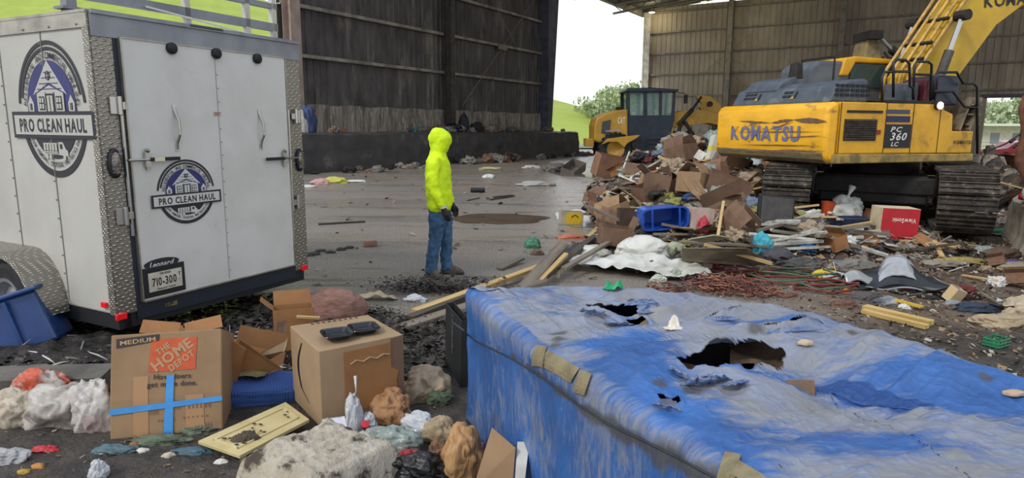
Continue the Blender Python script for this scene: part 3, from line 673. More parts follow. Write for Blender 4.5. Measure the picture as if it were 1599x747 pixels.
# gloves with five fingers
gl=M('black_glove','19191b','242426',.6,scale=30,bump=.2)
for s in (-1,1):
    mb=MB(); w=V((.10,s*.232,.85)); 
    mb.tube([w+V((-.006,0,.03)),w,w+V((.02,0,-.045)),w+V((.035,0,-.085))],[(.03,.028),(.032,.028),(.046,.024),(.042,.02)],12,up=(0,1,0))
    for k,(dx,L) in enumerate(((-.028,.062),(-.008,.074),(.012,.078),(.032,.07))):
        b_=w+V((.035+dx,0,-.08)); mb.tube([b_,b_+V((.008,-s*.006,-L*.4)),b_+V((.008,-s*.02,-L*.75)),b_+V((0,-s*.036,-L*.95))],[.011,.0105,.0095,.007],8)
    mb.tube([w+V((.045,-s*.005,-.025)),w+V((.075,-s*.012,-.055)),w+V((.082,-s*.02,-.085))],[.014,.012,.008],8)
    o=mb.build('glove',gl,pe); remesh(o,.0045,sm=2)
MB().tube([(.092,-.232,.885),(.10,-.232,.855)],.044,12).build('glove_cuff',flat('cuff_white','b9b7b0'),pe)
# ================================================================ EXCAVATOR
EZ=.2; CE=V((7.06,12.8,EZ)); EX=V((.956,.294,0)).normalized(); EY=V((-EX.y,EX.x,0)); RE=Matrix((EX,EY,V((0,0,1)))).transposed()
ex=empty('excavator',CE,0,'large yellow crawler excavator with a battered counterweight, seen from behind','excavator',R=RE)
def eo(px,py,yl):
    p=onp(px,py,CE+EY*yl,EY)-CE; return (p.dot(EX),p.z)
def er(px,py,xl_):
    p=onp(px,py,CE+EX*xl_,EX)-CE; return (p.dot(EY),p.z)
yel=M('machine_yellow','d9a31c','c08d16',.45,scale=2,bump=.05,c3='6b5426',s3=2.2,lo3=.58,hi3=.72)
yel2=M('rear_yellow','efb31f','dba21c',.45,scale=2,bump=.1,bscale=10,c3='7a6230',s3=1.4,lo3=.57,hi3=.66,stretch=(1,1,3))
yel3=M('boom_yellow','cfa81f','b8941c',.5,scale=2,c3='7c6a2a',s3=1.5,lo3=.6,hi3=.75)
hood=M('hood_grey','4d5660','3e464e',.55,scale=4,c3='6d7376',s3=3,lo3=.55,hi3=.7)
bl2=M('undercarriage_black','1d1b1a','2f2a26',.7,.2,scale=6,bump=.3,bscale=20)
mud=M('muddy_track','4a433c','2c2826',.75,.25,scale=7,bump=.4,bscale=14,c3='7d7466',s3=9,lo3=.55,hi3=.7)
YR=-1.5; XT=-2.6
XP=eo(1310,200,YR)[0]; XF=eo(1521,200,YR)[0]; zt=2.03; zb=1.06
# counterweight
mb=MB(); mb.prism([(XP,zb-.02),(XT+.12,zb-.0),(XT+.03,zb+.05),(XT,zb+.14),(XT,zt-.14),(XT+.04,zt-.04),(XT+.14,zt),(XP,zt)],YR,1.5)
cwt=mb.build('counterweight',yel2,ex,bevel=.06,auto=True)
MB().prism([(XT+.2,zb-.02),(XT+.11,zb-.02),(XT+.02,zb+.045),(XT-.012,zb+.13),(XT-.012,zb+.16),(XT+.2,zb+.16)],YR+.05,1.42).build('worn_bottom_edge',M('scraped_edge','6e675e','96803e',.6,.3,scale=6,stretch=(1,1,4)),cwt)
mb=MB(); Tr=Matrix(((0,0,-1,XT-.012),(-1,0,0,0),(0,1,0,0),(0,0,0,1)))  # x->-y', y->z
ya,za=er(1142,210,XT); yb,zb2=er(1250,205,XT)
text(mb,'KOMATSU',.30,M('worn_blue_letters','686c8e','d9a31c',.6,scale=7,lo=.58,hi=.66),Tr,-(ya+yb)/2,(za+zb2)/2,fit=abs(ya-yb),sy=1.15,bold=.04,gap=.06); mb.build('worn_lettering',None,cwt,fix=False)
mb=MB(); rr=random.Random(3)
for (a,b_,w) in (((1155,189),(1205,192),3),((1205,192),(1240,187),5),((1240,187),(1292,190),7),((1200,203),(1240,190),2),((1150,206),(1285,206),1.5),((1225,215),(1285,212),2),((1160,226),(1280,228),2),((1170,236),(1290,236),4)):
    y0_,z0_=er(*a,XT); y1_,z1_=er(*b_,XT); w*=.011
    n=10; up=[(XT-.014,y0_+(y1_-y0_)*k/n,z0_+(z1_-z0_)*k/n+w*(.3+.35*rr.random())*math.sin(PI*(k+.3)/(n+.6))) for k in range(n+1)]; dn=[(XT-.014,y0_+(y1_-y0_)*k/n,z0_+(z1_-z0_)*k/n-w*(.3+.35*rr.random())*math.sin(PI*(k+.3)/(n+.6))) for k in range(n+1)]
    mb.add(up+dn,[(k,k+1,n+2+k,n+1+k) for k in range(n)])
mb.build('scratch',M('rusty_scratch','7c5b48','5d4637',.8,scale=20),cwt,fix=False)
for px in (1181,1237):
    y_,_=er(px,160,XT+.25); mb=MB(); pts=[(XT+.25,y_+.055*math.cos(a),zt+.05+.055*math.sin(a)) for a in [2*PI*k/14 for k in range(15)]]; mb.tube(pts,.022,6,cap=False); mb.build('lifting_eye',yel,cwt)
# side body
mb=MB(); mb.box(((XP+XF)/2,0,(zb+zt)/2-.02),(XF-XP,3.0-.02,.01)); 
xs_=eo(1480,200,YR)[0]; xs2=eo(1488,200,YR)[0]; zst=eo(1500,205,YR)[1]
mb=MB(); mb.prism([(XP+.01,zb+.14),(XF,zb+.14),(XF,zst),(xs2,zst),(xs2-.03,eo(1480,178,YR)[1]),(xs_-.12,eo(1468,172,YR)[1]),(xs_-.16,zt),(XP+.01,zt)],YR,1.48)
bd=mb.build('side_body',yel,ex,bevel=.02)
MB().prism([(XP-.1,zb-.02),(XF+.03,zb+.0),(XF+.03,zb+.13),(XP-.1,zb+.14)],YR-.03,1.5).build('deck_sill',M('sill_yellow','a58a45','6d5d3a',.6,scale=5,c3='3f372b',s3=3),ex,bevel=.02)
for px in (1311,1382,1424,1466):
    x=eo(px,200,YR)[0]; MB().box((x,YR-.002,(zb+zt)/2+.07),(.012,.008,zt-zb-.16)).build('panel_gap',flat('gap','3d3119'),bd)
def pan(name,x0,y0,x1,y1,m,d=.012,par=bd,off=.004):
    a=eo(x0,y0,YR); b_=eo(x1,y1,YR); return MB().box(((a[0]+b_[0])/2,YR-off,(a[1]+b_[1])/2),(abs(b_[0]-a[0]),d,abs(a[1]-b_[1]))).build(name,m,par)
g_=pan('engine_grille',1319,186,1366,220,M('grille_brown','2e2a26',None,.7),.02)
mb=MB(); a=eo(1320,187,YR); b_=eo(1365,219,YR)
for k in range(9): z=a[1]+(b_[1]-a[1])*(k+.5)/9; mb.box(((a[0]+b_[0])/2,YR-.02,z),(b_[0]-a[0],.02,.018),None,Euler((.5,.02*math.sin(k*3),0)).to_matrix())
mb.build('louvre',M('louvre','5a5046','3b352f',.6,.3,scale=10),g_)
pan('air_slot',1323,172,1378,177,flat('slot_black','14120f'))
pan('door_latch',1367,203,1374,210,flat('latch','7b2d1c'),.02)
pan('stripe_panel',1384,171,1420,178,flat('stripe_grey','3c4658'))
pan('stripe_panel',1384,181,1420,191,flat('stripe_navy','23294a'))
bp_=pan('model_panel',1383,194,1419,231,flat('model_black','1b1c24'))
Tside=Matrix.Translation((0,YR-.014,0))@Matrix.Rotation(PI/2,4,'X')
mb=MB(); wt=flat('decal_white','d4d2c6')
for s,px,py,h,w in (('PC',1399,202,.1,.26),('360',1402,213,.15,.37),('LC',1396,225,.085,.17)):
    c=eo(px,py,YR); text(mb,s,h*1.15,wt,Tside,c[0],c[1],fit=w*.95,shear=.25)
mb.build('model_number',None,bp_,fix=False)
mb=MB(); c=eo(1503,222,YR); text(mb,'KOMATSU',.085,flat('black_letters','231d12'),Tside,c[0],c[1],fit=.42); mb.build('side_lettering',None,bd,fix=False)
# rounded dark engine hood with vents
hx0=-2.42; hx1=eo(1358,150,-1.35)[0]
mb=MB(); hz=zt
mb.prism([(hx0,hz),(hx0+.16,hz+.28),(hx0+.4,hz+.37),(hx1-.06,hz+.39),(hx1,hz+.34),(hx1,hz)],-1.32,1.3); hd=mb.build('engine_hood',hood,ex,bevel=.05)
mb=MB(); mb.prism([(hx0+.12,hz+.25),(hx0+.28,hz+.45),(hx0+.55,hz+.52),(hx1-.2,hz+.5),(hx1-.1,hz+.3)],.15,1.1); mb.build('hood_bulge',hood,hd,bevel=.06)
mb=MB(); Rr=Euler((0,math.radians(-60),0)).to_matrix()
def hv_(y,z,w,h): 
    f=(z-0)/.28; MB().box((hx0+.16*f+.0,y,hz+z),(.02,w,h),None,Euler((0,math.radians(30),0)).to_matrix()).build('hood_vent',flat('vent_black','0f1113'),hd)
for (yc_,n_) in ((.95,3),(-.15,2)):
    for k in range(n_):
        for j in range(2): hv_(yc_-k*.12,.13+j*.07,.09,.045)
    hv_(yc_-n_*.12-.04,.15,.05,.13)
a=eo(1308,138,-1.33); b_=eo(1355,150,-1.33)
for i in range(7):
    for j in range(3): mb.box((a[0]+(b_[0]-a[0])*i/6,-1.325,hz+.12+j*.075),(.07,.02,.045))
mb.build('hood_vent',flat('vent_black','0f1113'),hd)
mb=MB(); mb.tube([(hx0+.7,.35,hz+.5),(hx0+.7,.35,hz+.75),(hx0+.75,.35,hz+.77)],[.13,.11,.04],12); mb.build('exhaust_stack',bl2,hd)
mb=MB(); mb.tube([(hx0+.6,.1,hz+.5),(hx0+.6,.1,hz+.8),(hx0+.6,-.7,hz+.8),(hx0+.6,-.7,hz+.4)],.02,6); mb.build('hood_rail',bl2,hd)
# cab on the far side
cb=MB().prism([(-1.2,hz),(-1.2,hz+.75),(-1.0,hz+.88),(.75,hz+.9),(1.2,hz+.5),(1.35,hz)],.55,1.45).build('cab',M('cab_grey','5d646b','4a5158',.5,scale=4),ex,bevel=.06)
MB().prism([(-.55,hz+.6),(-.45,hz+.94),(-.2,hz+.98),(.85,hz+.95),(.85,hz+.86),(-.2,hz+.86),(-.35,hz+.6)],.5,1.5).build('cab_roof',yel,cb,bevel=.03)
MB().box((.2,.53,hz+.6),(1.0,.03,.42)).build('cab_window',M('cab_glass','33474a',None,.1),cb)
MB().box((.05,-1.05,hz+.24),(.5,.55,.5)).build('tool_box',M('navy_box','20283f','161b2b',.4,scale=5),ex,bevel=.03)
MB().box((-.35,-1.1,hz+.22),(.22,.5,.42)).build('red_side_box',M('maroon_box','5a2028','3b171c',.5,scale=5),ex,bevel=.03)
MB().box((-.62,-1.0,hz+.18),(.25,.5,.36)).build('hood_side_panel',hood,ex,bevel=.03)
# boom
bp0=[(1.0,1.9),(1.22,2.3),(2.28,3.6),(2.9,4.0),(4.1,4.35),(7.0,4.4),(7.0,5.2),(4.0,5.5),(2.6,5.2),(1.45,4.0),(.42,2.6),(.5,1.9)]
bm_=MB().prism(bp0,-.33,.33).build('boom',yel3,ex,bevel=.02)
mb=MB(); p=onp(1545,4,CE-EY*.345,EY)-CE; T=Matrix.Translation((0,-.345,0))@Matrix.Rotation(PI/2,4,'X'); p2=onp(1599,-4,CE-EY*.345,EY)-CE
text(mb,'KOMATSU',.28,flat('boom_letters','1c1c26'),Matrix.Translation((p.dot(EX)+.75,-.34,p.z+.12))@Matrix.Rotation(PI/2,4,'X')@Matrix.Rotation(.12,4,'Z'),0,0,fit=1.75,sy=1.1); mb.build('boom_lettering',None,bm_,fix=False)
for k,(yo,dx) in enumerate(((-.28,0),(-.15,-.1),(-.02,-.2),(.12,-.25),(-.36,.18))):
    mb=MB(); base=[(.25,2.1),(.33,2.65),(1.35,4.05),(1.75,4.55),(2.55,5.35),(4.0,5.62)]
    pts=[(x+dx*.5-.02,yo-.0,z+.06-dx*.15) for x,z in base]; mb.tube(pts,.032,8)
    mb.build('hydraulic_pipe',M('pipe_tan','c89d4c','93743a',.4,scale=8),bm_,smooth=True)
for (x,z) in ((.62,3.1),(.95,3.55),(1.3,4.05),(.45,2.8)): MB().box((x,-.12,z+.1),(.05,.6,.05),None,Euler((0,-.9,0)).to_matrix()).build('pipe_clamp',bl2,bm_)
for yo in (-.52,.52):
    qa=eo(1503,24,-.52); qb=eo(1462,135,-.52); a=V((qa[0],yo,qa[1])); b_=V((qb[0],yo,qb[1])); m=a.lerp(b_,.5); c=MB().tube([m,b_],.085,12).build('boom_cylinder',M('cyl_dark','4c4a44','34332f',.5,.3,scale=5),ex); MB().tube([a,m],.045,12).build('cylinder_rod',chrome,c)
    MB().tube([a+V((0,-.12,0)),a+V((0,.12,0))],.1,12).build('pin_boss',bl2,c)
# handrails in the plane of the deck edge
def rail(pts,r=.022,yl=-1.42):
    q=[]
    for p_ in pts: a=eo(*p_,yl); q.append((a[0],yl,a[1]))
    mb=MB(); mb.tube(q,r,7); return mb.build('handrail',M('rail_black','25262a',None,.4,.3),ex,smooth=True)
rail([(1377,158),(1377,121),(1381,113),(1390,112),(1418,112)]); rail([(1395,152),(1395,98),(1399,93),(1414,94),(1420,99),(1421,135),(1426,138),(1426,156)])
rail([(1426,156),(1428,102),(1432,96),(1450,97),(1455,101),(1453,158)]); rail([(1428,116),(1454,117)])
rail([(1457,156),(1459,119),(1464,113),(1494,113),(1504,130),(1521,131),(1526,136),(1526,240)]); rail([(1457,143),(1488,143),(1506,167),(1526,168)])
a=eo(1400,160,-1.42); MB().box(((eo(1377,160,-1.42)[0]+xs_)/2,-1.25,zt+.02),(xs_-eo(1377,160,-1.42)[0],.5,.05)).build('walkway_plate',bl2,ex)
a=eo(1467,165,YR-.05); wl_=MB().tube([(a[0],YR+.1,a[1]),(a[0],YR-.06,a[1])],[.05,.075],12).build('work_lamp',bl2,ex)
MB().ico((a[0],YR-.07,a[1]),(.06,.03,.06),2).build('lamp_lens',flat('lamp_white','fffbe8',emit=14),wl_)
# steps and toolbox frame at the front right corner
mb=MB()
for px in (1497,1512): a=eo(px,205,-1.3); mb.box((a[0],-1.2,zst+.3),(.05,.4,.6),None,Euler((0,.35,0)).to_matrix())
for k in range(3): mb.box((eo(1512,190,-1.3)[0],-1.2,zst+.12+k*.17),(.3,.4,.03))
mb.build('access_step',M('step_steel','8b7d68','5d5548',.5,.4,scale=6),ex)
# swing ring + undercarriage; tracks run along TA
TA=V((.484,.875,0)).normalized(); ta=V((TA.dot(EX),TA.dot(EY),0)); tn=V((ta.y,-ta.x,0))
mb=MB(); mb.lathe([(.75,.72),(.75,1.1)],28); mb.build('swing_bearing',bl2,ex)
Rt=Matrix((ta,tn*-1,V((0,0,1)))).transposed()
mb=MB(); mb.box((0,0,.55),(2.6,1.7,.5),None,Rt); mb.box(tuple(-ta*1.2+V((0,0,.62))),(.3,1.9,.3),None,Rt); mb.box(tuple(-ta*.9+V((0,0,.35))),(.5,1.6,.25),None,Rt); mb.build('car_body',bl2,ex,bevel=.03)
def track(side):
    c=tn*side*1.3; L=2.05; r=.46; w=.78
    T=Matrix.Translation(c)@Rt.to_4x4()
    mb=MB(); per=2*(2*L)+2*PI*r; n=46
    def pos(d):
        d%=per
        if d<2*L: return (-L+d,r*2),0
        d-=2*L
        if d<PI*r: a=d/r; return (L+r*math.sin(a),r+r*math.cos(a)),a
        d-=PI*r
        if d<2*L: return (L-d,0),PI
        d-=2*L; a=d/r; return (-L-r*math.sin(a),r-r*math.cos(a)),PI+a
    for k in range(n):
        (x,z),a=pos(k*per/n); R=Euler((0,a,0)).to_matrix(); nrm=R@V((0,0,1))
        mb.box(tuple(V((x,0,z+.02))),(per/n*.9,w,.035),None,R)
        for j in (-.35,0,.35): mb.box(tuple(V((x,0,z+.02))+nrm*.03+R@V((j*per/n,0,0))),(.02,w*.98,.04),None,R)
        mb.box(tuple(V((x,0,z+.02))-nrm*.06),(per/n*.8,.2,.1),None,R)
    t=mb.build('track',mud,ex); t.matrix_local=T
    for x in (-L,L):
        mb=MB(); T2_=Matrix.Translation((x,0,r))@Matrix.Rotation(PI/2,4,'X'); mb.lathe([(.1,-.16),(.3,-.12),(.36,-.05),(.36,.05),(.3,.12),(.1,.16)],20,None,T2_); mb.build('sprocket' if x<0 else 'idler',bl2,t)
    mb=MB(); mb.box((0,0,r),(2*L*.85,.34,.4)); 
    for k in range(8): mb.tube([(-L*.8+k*L*.23,-.18,.17),(-L*.8+k*L*.23,.18,.17)],.1,10)
    mb.build('track_frame',bl2,t)
for s in (-1,1): track(s)
# ================================================================ SECOND MACHINE'S ARM behind the hood
q=aty(1362,112,18.5); fa=empty('digger',(q.x,q.y,0),0,'mud-caked raised end of another digger with a hydraulic ram, behind the grey hood','digger')
def fo(px,py): p=aty(px,py,18.5); return (p.x-q.x,p.z)
mb=MB(); mb.prism([fo(*p) for p in ((1338,113),(1338,96),(1346,60),(1352,54),(1359,60),(1366,90),(1372,113))]+[fo(1372,200),fo(1338,200)],-.35,.35); mb.build('arm_plate',M('muddy_yellow','8b7a55','5c5142',.8,scale=4,bump=.3,c3='a58a4a',s3=2),fa,bevel=.04)
mb=MB(); mb.prism([fo(*p) for p in ((1372,113),(1374,88),(1386,92),(1402,113),(1404,200),(1372,200))],-.3,.3); mb.build('arm_link',M('ochre','a8844a','7c6238',.7,scale=4),fa,bevel=.04)
a=fo(1361,62);b_=fo(1378,80);c=fo(1397,95); MB().tube([(a[0],-.42,a[1]),(b_[0],-.42,b_[1])],.05,10).build('ram_rod',chrome,fa); MB().tube([(b_[0],-.42,b_[1]),(c[0],-.42,c[1])],.11,10).build('ram_cylinder',bl2,fa)
mb=MB(); a=fo(1352,58); mb.box((a[0],-.1,a[1]),(.35,.9,.22)); 
for k in range(5): a=fo(1366+k*2,84+k*3); b2=fo(1366+k*1.5,108+k*2); mb.tube([(a[0],-.45,a[1]),((a[0]+b2[0])/2+.12,-.5,(a[1]+b2[1])/2),(b2[0],-.45,b2[1])],.035,6)
mb.build('hose',bl2,fa)
# ================================================================ WHEEL LOADER
LY=31.0; lq=aty(1030,250,LY); GZ=0
wl2=empty('wheel_loader',(lq.x,LY,GZ),0,'yellow wheel loader with black cab and raised arm, beside the bright opening','wheel loader')
def lo_(px,py): p=aty(px,py,LY); return (p.x-lq.x,p.z)
ly=M('loader_yellow','b48b2e','9c7828',.5,scale=1.5,c3='6d5a30',s3=1,lo3=.56,hi3=.7)
def LP(name,pts,y0,y1,m,par=wl2,**k): return MB().prism([lo_(*p) for p in pts],y0,y1).build(name,m,par,**k)
LP('engine_cover',((929,220),(929,196),(933,184),(945,177),(966,172),(982,170),(982,222),(945,226)),.3,2.5,ly,bevel=.08)
LP('rear_grille',((940,208),(942,190),(955,187),(953,211)),.27,.4,flat('grille_dark','3b3e41'))
LP('rear_hitch',((918,230),(918,217),(931,217),(931,230)),.8,2.0,ly,bevel=.03)
LP('exhaust',((968,171),(968,166),(975,166),(975,171)),1.0,1.3,bl2)
cabm=M('cab_blue_black','1f2833','283442',.4,.2,scale=2)
cbn=LP('cab',((980,215),(980,180),(1055,180),(1055,195),(1045,230),(1000,238),(985,230)),.45,2.3,cabm,bevel=.03)
for a in (((981,180),(981,139),(986,139),(987,180)),((1008,180),(1008,139),(1014,139),(1014,180)),((1033,184),(1033,139),(1038,139),(1037,184)),((1052,190),(1056,139),(1060,139),(1057,190))):
    for y0_,y1_ in ((.5,.62),(2.15,2.27)): LP('cab_pillar',a,y0_,y1_,cabm,cbn)
LP('cab_roof',((979,141),(982,137),(1020,136),(1063,139),(1062,143),(980,143)),.35,2.4,cabm,cbn,bevel=.03)
gm=M('tinted_glass','7fa09a',None,.05,alpha=.35)
LP('cab_glass',((986,180),(986,143),(1053,143),(1052,188)),.52,.54,gm,cbn); LP('cab_glass',((986,180),(986,143),(1053,143),(1052,188)),2.2,2.22,gm,cbn)
LP('seat',((1012,205),(1012,172),(1018,168),(1022,190),(1034,190),(1034,205)),1.1,1.7,bl2,cbn,bevel=.05)
mb=MB(); a=lo_(1029,173); mb.tube([(a[0]+.3*math.cos(t)*.4,1.4+.25*math.sin(t),a[1]+.3*math.cos(t)) for t in [2*PI*k/16 for k in range(17)]],.02,6,cap=False); mb.build('steering_wheel',bl2,cbn)
mb=MB(); a=lo_(1063,144); b_=lo_(1073,146); mb.tube([(a[0],.4,a[1]),(b_[0],.2,b_[1])],.02,6); mb.box((b_[0],.2,b_[1]-.25),(.12,.25,.4)); mb.build('mirror',bl2,wl2)
mb=MB(); a=lo_(1000,200);
for (p_,q_) in (((1013,218),(1034,218)),((1013,225),(1034,225)),((1013,218),(1013,232)),((1034,218),(1034,232))):
    a=lo_(*p_); b_=lo_(*q_); mb.tube([(a[0],.35,a[1]),(b_[0],.35,b_[1])],.03,6)
mb.build('step',bl2,wl2)
T=Matrix.Translation((0,.28,0))@Matrix.Rotation(PI/2,4,'X'); mb=MB(); c=lo_(972,188); text(mb,'CAT',.42,flat('white_letters','d8d5c8'),T,c[0],c[1],fit=.34); mb.build('lettering',None,wl2,fix=False)
LP('rear_fender',((940,226),(948,217),(970,214),(1000,211),(995,216),(980,224),(975,231),(965,222),(950,222)),.0,.7,ly,bevel=.03)
LP('front_frame',((1040,232),(1045,222),(1047,190),(1055,188),(1055,215),(1045,240)),.5,.9,ly,bevel=.03); LP('front_axle_frame',((1046,240),(1060,205),(1080,208),(1090,240)),.9,1.9,bl2)
for px in (962,1068):
    for y in (.45,2.35):
        c=lo_(px,243); T=Matrix.Translation((c[0],y,.78))@Matrix.Rotation(PI/2,4,'X')
        w=MB().lathe([(.42,-.05),(.42,-.28),(.7,-.3),(.77,-.2),(.78,0),(.77,.2),(.7,.3),(.42,.28),(.42,.05)],32,None,T).build('wheel',tire,wl2,auto=True); mb=MB(); mb.lathe([(.001,-.12),(.2,-.14),(.4,-.27),(.43,-.27),(.43,.27),(.4,.27),(.2,.14),(.001,.12)],24,None,T)
        mb.build('rim',ly,w,auto=True)
        tr_=MB()
        for k in range(22): a=2*PI*k/22; tr_.box((c[0]+.78*math.cos(a),y,.78+.78*math.sin(a)),(.06,.56,.09),None,Euler((0,-a,0)).to_matrix()@Euler((.4,0,0)).to_matrix())
        tr_.build('tread',tire,w)
for y in (.75,2.0): LP('lift_arm',((1052,186),(1058,176),(1080,171),(1110,171),(1140,182),(1150,197),(1135,197),(1115,192),(1090,195),(1062,200),(1052,196)),y,y+.16,ly,bevel=.02)
LP('bell_crank',((1100,151),(1105,146),(1122,148),(1138,160),(1145,172),(1135,178),(1112,176),(1104,167),(1108,160)),1.3,1.55,ly,bevel=.03)
for a,b_,r in (((1102,150),(1088,170),.06),((1088,170),(1065,195),.1),((1070,192),(1060,222),.09),((1075,190),(1095,220),.09),((1078,206),(1100,226),.1)):
    p=lo_(*a); q_=lo_(*b_); MB().tube([(p[0],.7,p[1]),(q_[0],.7,q_[1])],r,8).build('hydraulic_ram',bl2,wl2)
p=lo_(1121,161); MB().tube([(p[0],1.2,p[1]),(p[0],1.65,p[1])],.13,12).build('pivot_pin',bl2,wl2)
LP('bucket',((1140,183),(1170,180),(1172,215),(1150,228),(1128,225),(1140,212)),.2,2.9,M('bucket_steel','6d675c','4a453e',.6,.4,scale=2),bevel=.03)
LP('light_bar',((945,204),(970,202),(970,204),(946,206)),-.05,.02,chrome)
# ================================================================ TARP-COVERED STACK
from mathutils.bvhtree import BVHTree
TZ=.83
out=[atz(x,y,TZ).xy for x,y in ((726,454),(800,450),(880,447),(960,447),(1050,455),(1130,468),(1210,480),(1310,503),(1440,540),(1599,588),(1800,650))]
left=[atz(x,y,TZ).xy for x,y in ((1120,735),(1060,690),(960,625),(860,560),(790,508),(750,476))]
out+= [V((2.9,1.0)),V((2.3,.75)),V((1.2,.75)),V((.75,1.2))]+left
def resample(P,n):
    P=P+[P[0]]; d=[0]
    for a,b in zip(P,P[1:]): d.append(d[-1]+(b-a).length)
    r=[];j=0
    for k in range(n):
        t=d[-1]*k/n
        while d[j+1]<t: j+=1
        r.append(P[j].lerp(P[j+1],(t-d[j])/(d[j+1]-d[j])))
    return r
NO=720; OL=resample(out,NO)
for _ in range(3): OL=[(OL[i-1]+OL[i]*2+OL[(i+1)%NO])/4 for i in range(NO)]
CT=V((1.25,2.45))
tz=lambda x,y: atz(x,y,TZ)
holes=[]  # centre, dir, long radius, short radius
def hole(x,y,x2,y2,w): 
    a=tz(x,y).xy; b=tz(x2,y2).xy; holes.append(((a+b)/2,(b-a).normalized(),(b-a).length/2,w))
hole(925,488,1035,497,.06); hole(975,505,1010,512,.05)
hole(1060,578,1235,548,.065); hole(1060,572,1140,590,.09); hole(1030,630,1056,645,.02); hole(1095,505,1150,500,.02); hole(1180,528,1300,516,.022); hole(1290,538,1400,556,.0)
def holed(x,y):
    m=9
    for c,d,L,w in holes:
        if w<=0: continue
        r=V((x,y))-c; a=r.dot(d)/L; b=(r.x*d.y-r.y*d.x)/w
        m=min(m,math.sqrt(a*a+b*b))
    return m+.6*N3(x*8,y*8,2)+.3*N3(x*19,y*19,7)
def holed0(x,y):
    m=9
    for c,d,L,w in holes:
        if w<=0: continue
        r=V((x,y))-c; a=r.dot(d)/L; b=(r.x*d.y-r.y*d.x)/w; m=min(m,math.sqrt(a*a+b*b))
    return m
def ridge(x,y,s): return (1-abs(N3(x,y,s))*2.4)
def topz(x,y):
    z=.055*N3(x*1.1,y*1.1,1)+.03*N3(x*2.6,y*2.6,4)
    w=.25*N3(x*.8,y*.8,9); u=x*.8+y*.6+w; v=-x*.6+y*.8+w
    z+=.024*ridge(u*1.1,v*4,3)+.014*ridge(u*4.5+w,v*2.5,6)+.012*ridge(u*1.8,v*9,2)+.007*max(0,ridge(u*3+v*3,v*7,12))**2+.007*max(0,ridge(u*2.5,v*19,4))**3+.004*max(0,ridge(u*14,v*3,14))**4
    h=holed0(x,y)
    if h<2.2: z+=.03*math.exp(-((h-1.2)/.4)**2)*(.6+1.6*N3(x*6,y*6,1))
    # sag between the stacked things below
    z-=gs(x,y,*tz(1340,600).xy,.3,.2,.07)+gs(x,y,*tz(1255,585).xy,.12,.2,.05); z+=gs(x,y,*tz(1460,590).xy,.3,.1,.05)+gs(x,y,*tz(1160,600).xy,.3,.1,.05)
    return z
NR=150; NS=52; r0=.07; vs=[];fs=[];dust=[]
side_n=[]
for i in range(NO):
    t=(OL[(i+1)%NO]-OL[i-1]).normalized(); n=V((t.y,-t.x)); 
    if n.dot(OL[i]-CT)<0: n=-n
    side_n.append(n)
cleans=[(tz(1180,585).xy,.28,.13),(tz(1450,585).xy,.45,.13),(tz(1000,600).xy,.12,.4),(tz(1080,690).xy,.25,.3),(tz(930,545).xy,.2,.12),(tz(1000,540).xy,.12,.2),(tz(1200,515).xy,.2,.06),(tz(1560,620).xy,.4,.15),(tz(940,590).xy,.2,.2),(tz(1350,700).xy,.25,.1),(tz(760,480).xy,.05,.1)]
for k in range(NR+NS+1):
    for i in range(NO):
        O=OL[i]; n=side_n[i]
        if k<=NR:
            f=(k/NR)**.8; p=CT+(O-n*r0-CT)*f; z=TZ+topz(p.x,p.y); 
            e=max(0,(f-.9)/.1); z=z*(1-e)+(TZ+topz(p.x,p.y)*.6)*e
            d=.98+.4*N3(p.x*1.5,p.y*1.5,8)+.4*N3(p.x*3+p.y*4,p.y*9-p.x*7,3)
            for c,a,b in cleans: d-=1.1*math.exp(-(((p.x-c.x)/a)**2+((p.y-c.y)/b)**2))
            vs.append((p.x,p.y,z))
        else:
            q=(k-NR)/NS; base=TZ+topz(*(O-n*r0))*.6
            if q<.12: a=q/.12*PI/2; off=-r0*(1-math.sin(a)); z=base-r0*(1-math.cos(a))
            else: off=0; z=(base-r0)*(1-(q-.12)/.88)
            s_=i*.03; L=i/NO*9
            off+=.02*N3(L*2.2,z*1.3,2)+.016*ridge(L*5+z*.8,z*1.2,5)+.006*ridge(L*13+z*2,z*4,7)+.03*math.exp(-((z-.36)/.06)**2)*N3(L*3,1,1)+.05*(1-z/TZ)*N3(L*1.3,2,2)-.012
            p=O+n*off; vs.append((p.x,p.y,max(z,.0)))
            d=.2+.45*N3(p.x*2,z*3,p.y*2)+.35*N3(p.x*7+p.y*7,z*1.6,3)+.3*math.exp(-((z-.78)/.04)**2)
        dust.append(max(0,min(1,d)))
matidx=[]
for k in range(NR+NS):
    for i in range(NO):
        a=k*NO+i;b=k*NO+(i+1)%NO
        if k==0: continue
        x=(vs[a][0]+vs[b+NO][0])/2; y=(vs[a][1]+vs[b+NO][1])/2
        if k<NR and holed(x,y)<1: continue
        fs.append((a,b,b+NO,a+NO)); matidx.append(0)
fs.append(tuple(range(NO,2*NO)) if False else (0,1,2))
tp=empty('covered_stack',(0,0,0),0,'large low stack wrapped in a torn dusty blue tarpaulin, filling the right foreground','covered stack')
me=bpy.data.meshes.new('tarp'); me.from_pydata(vs,[],fs)
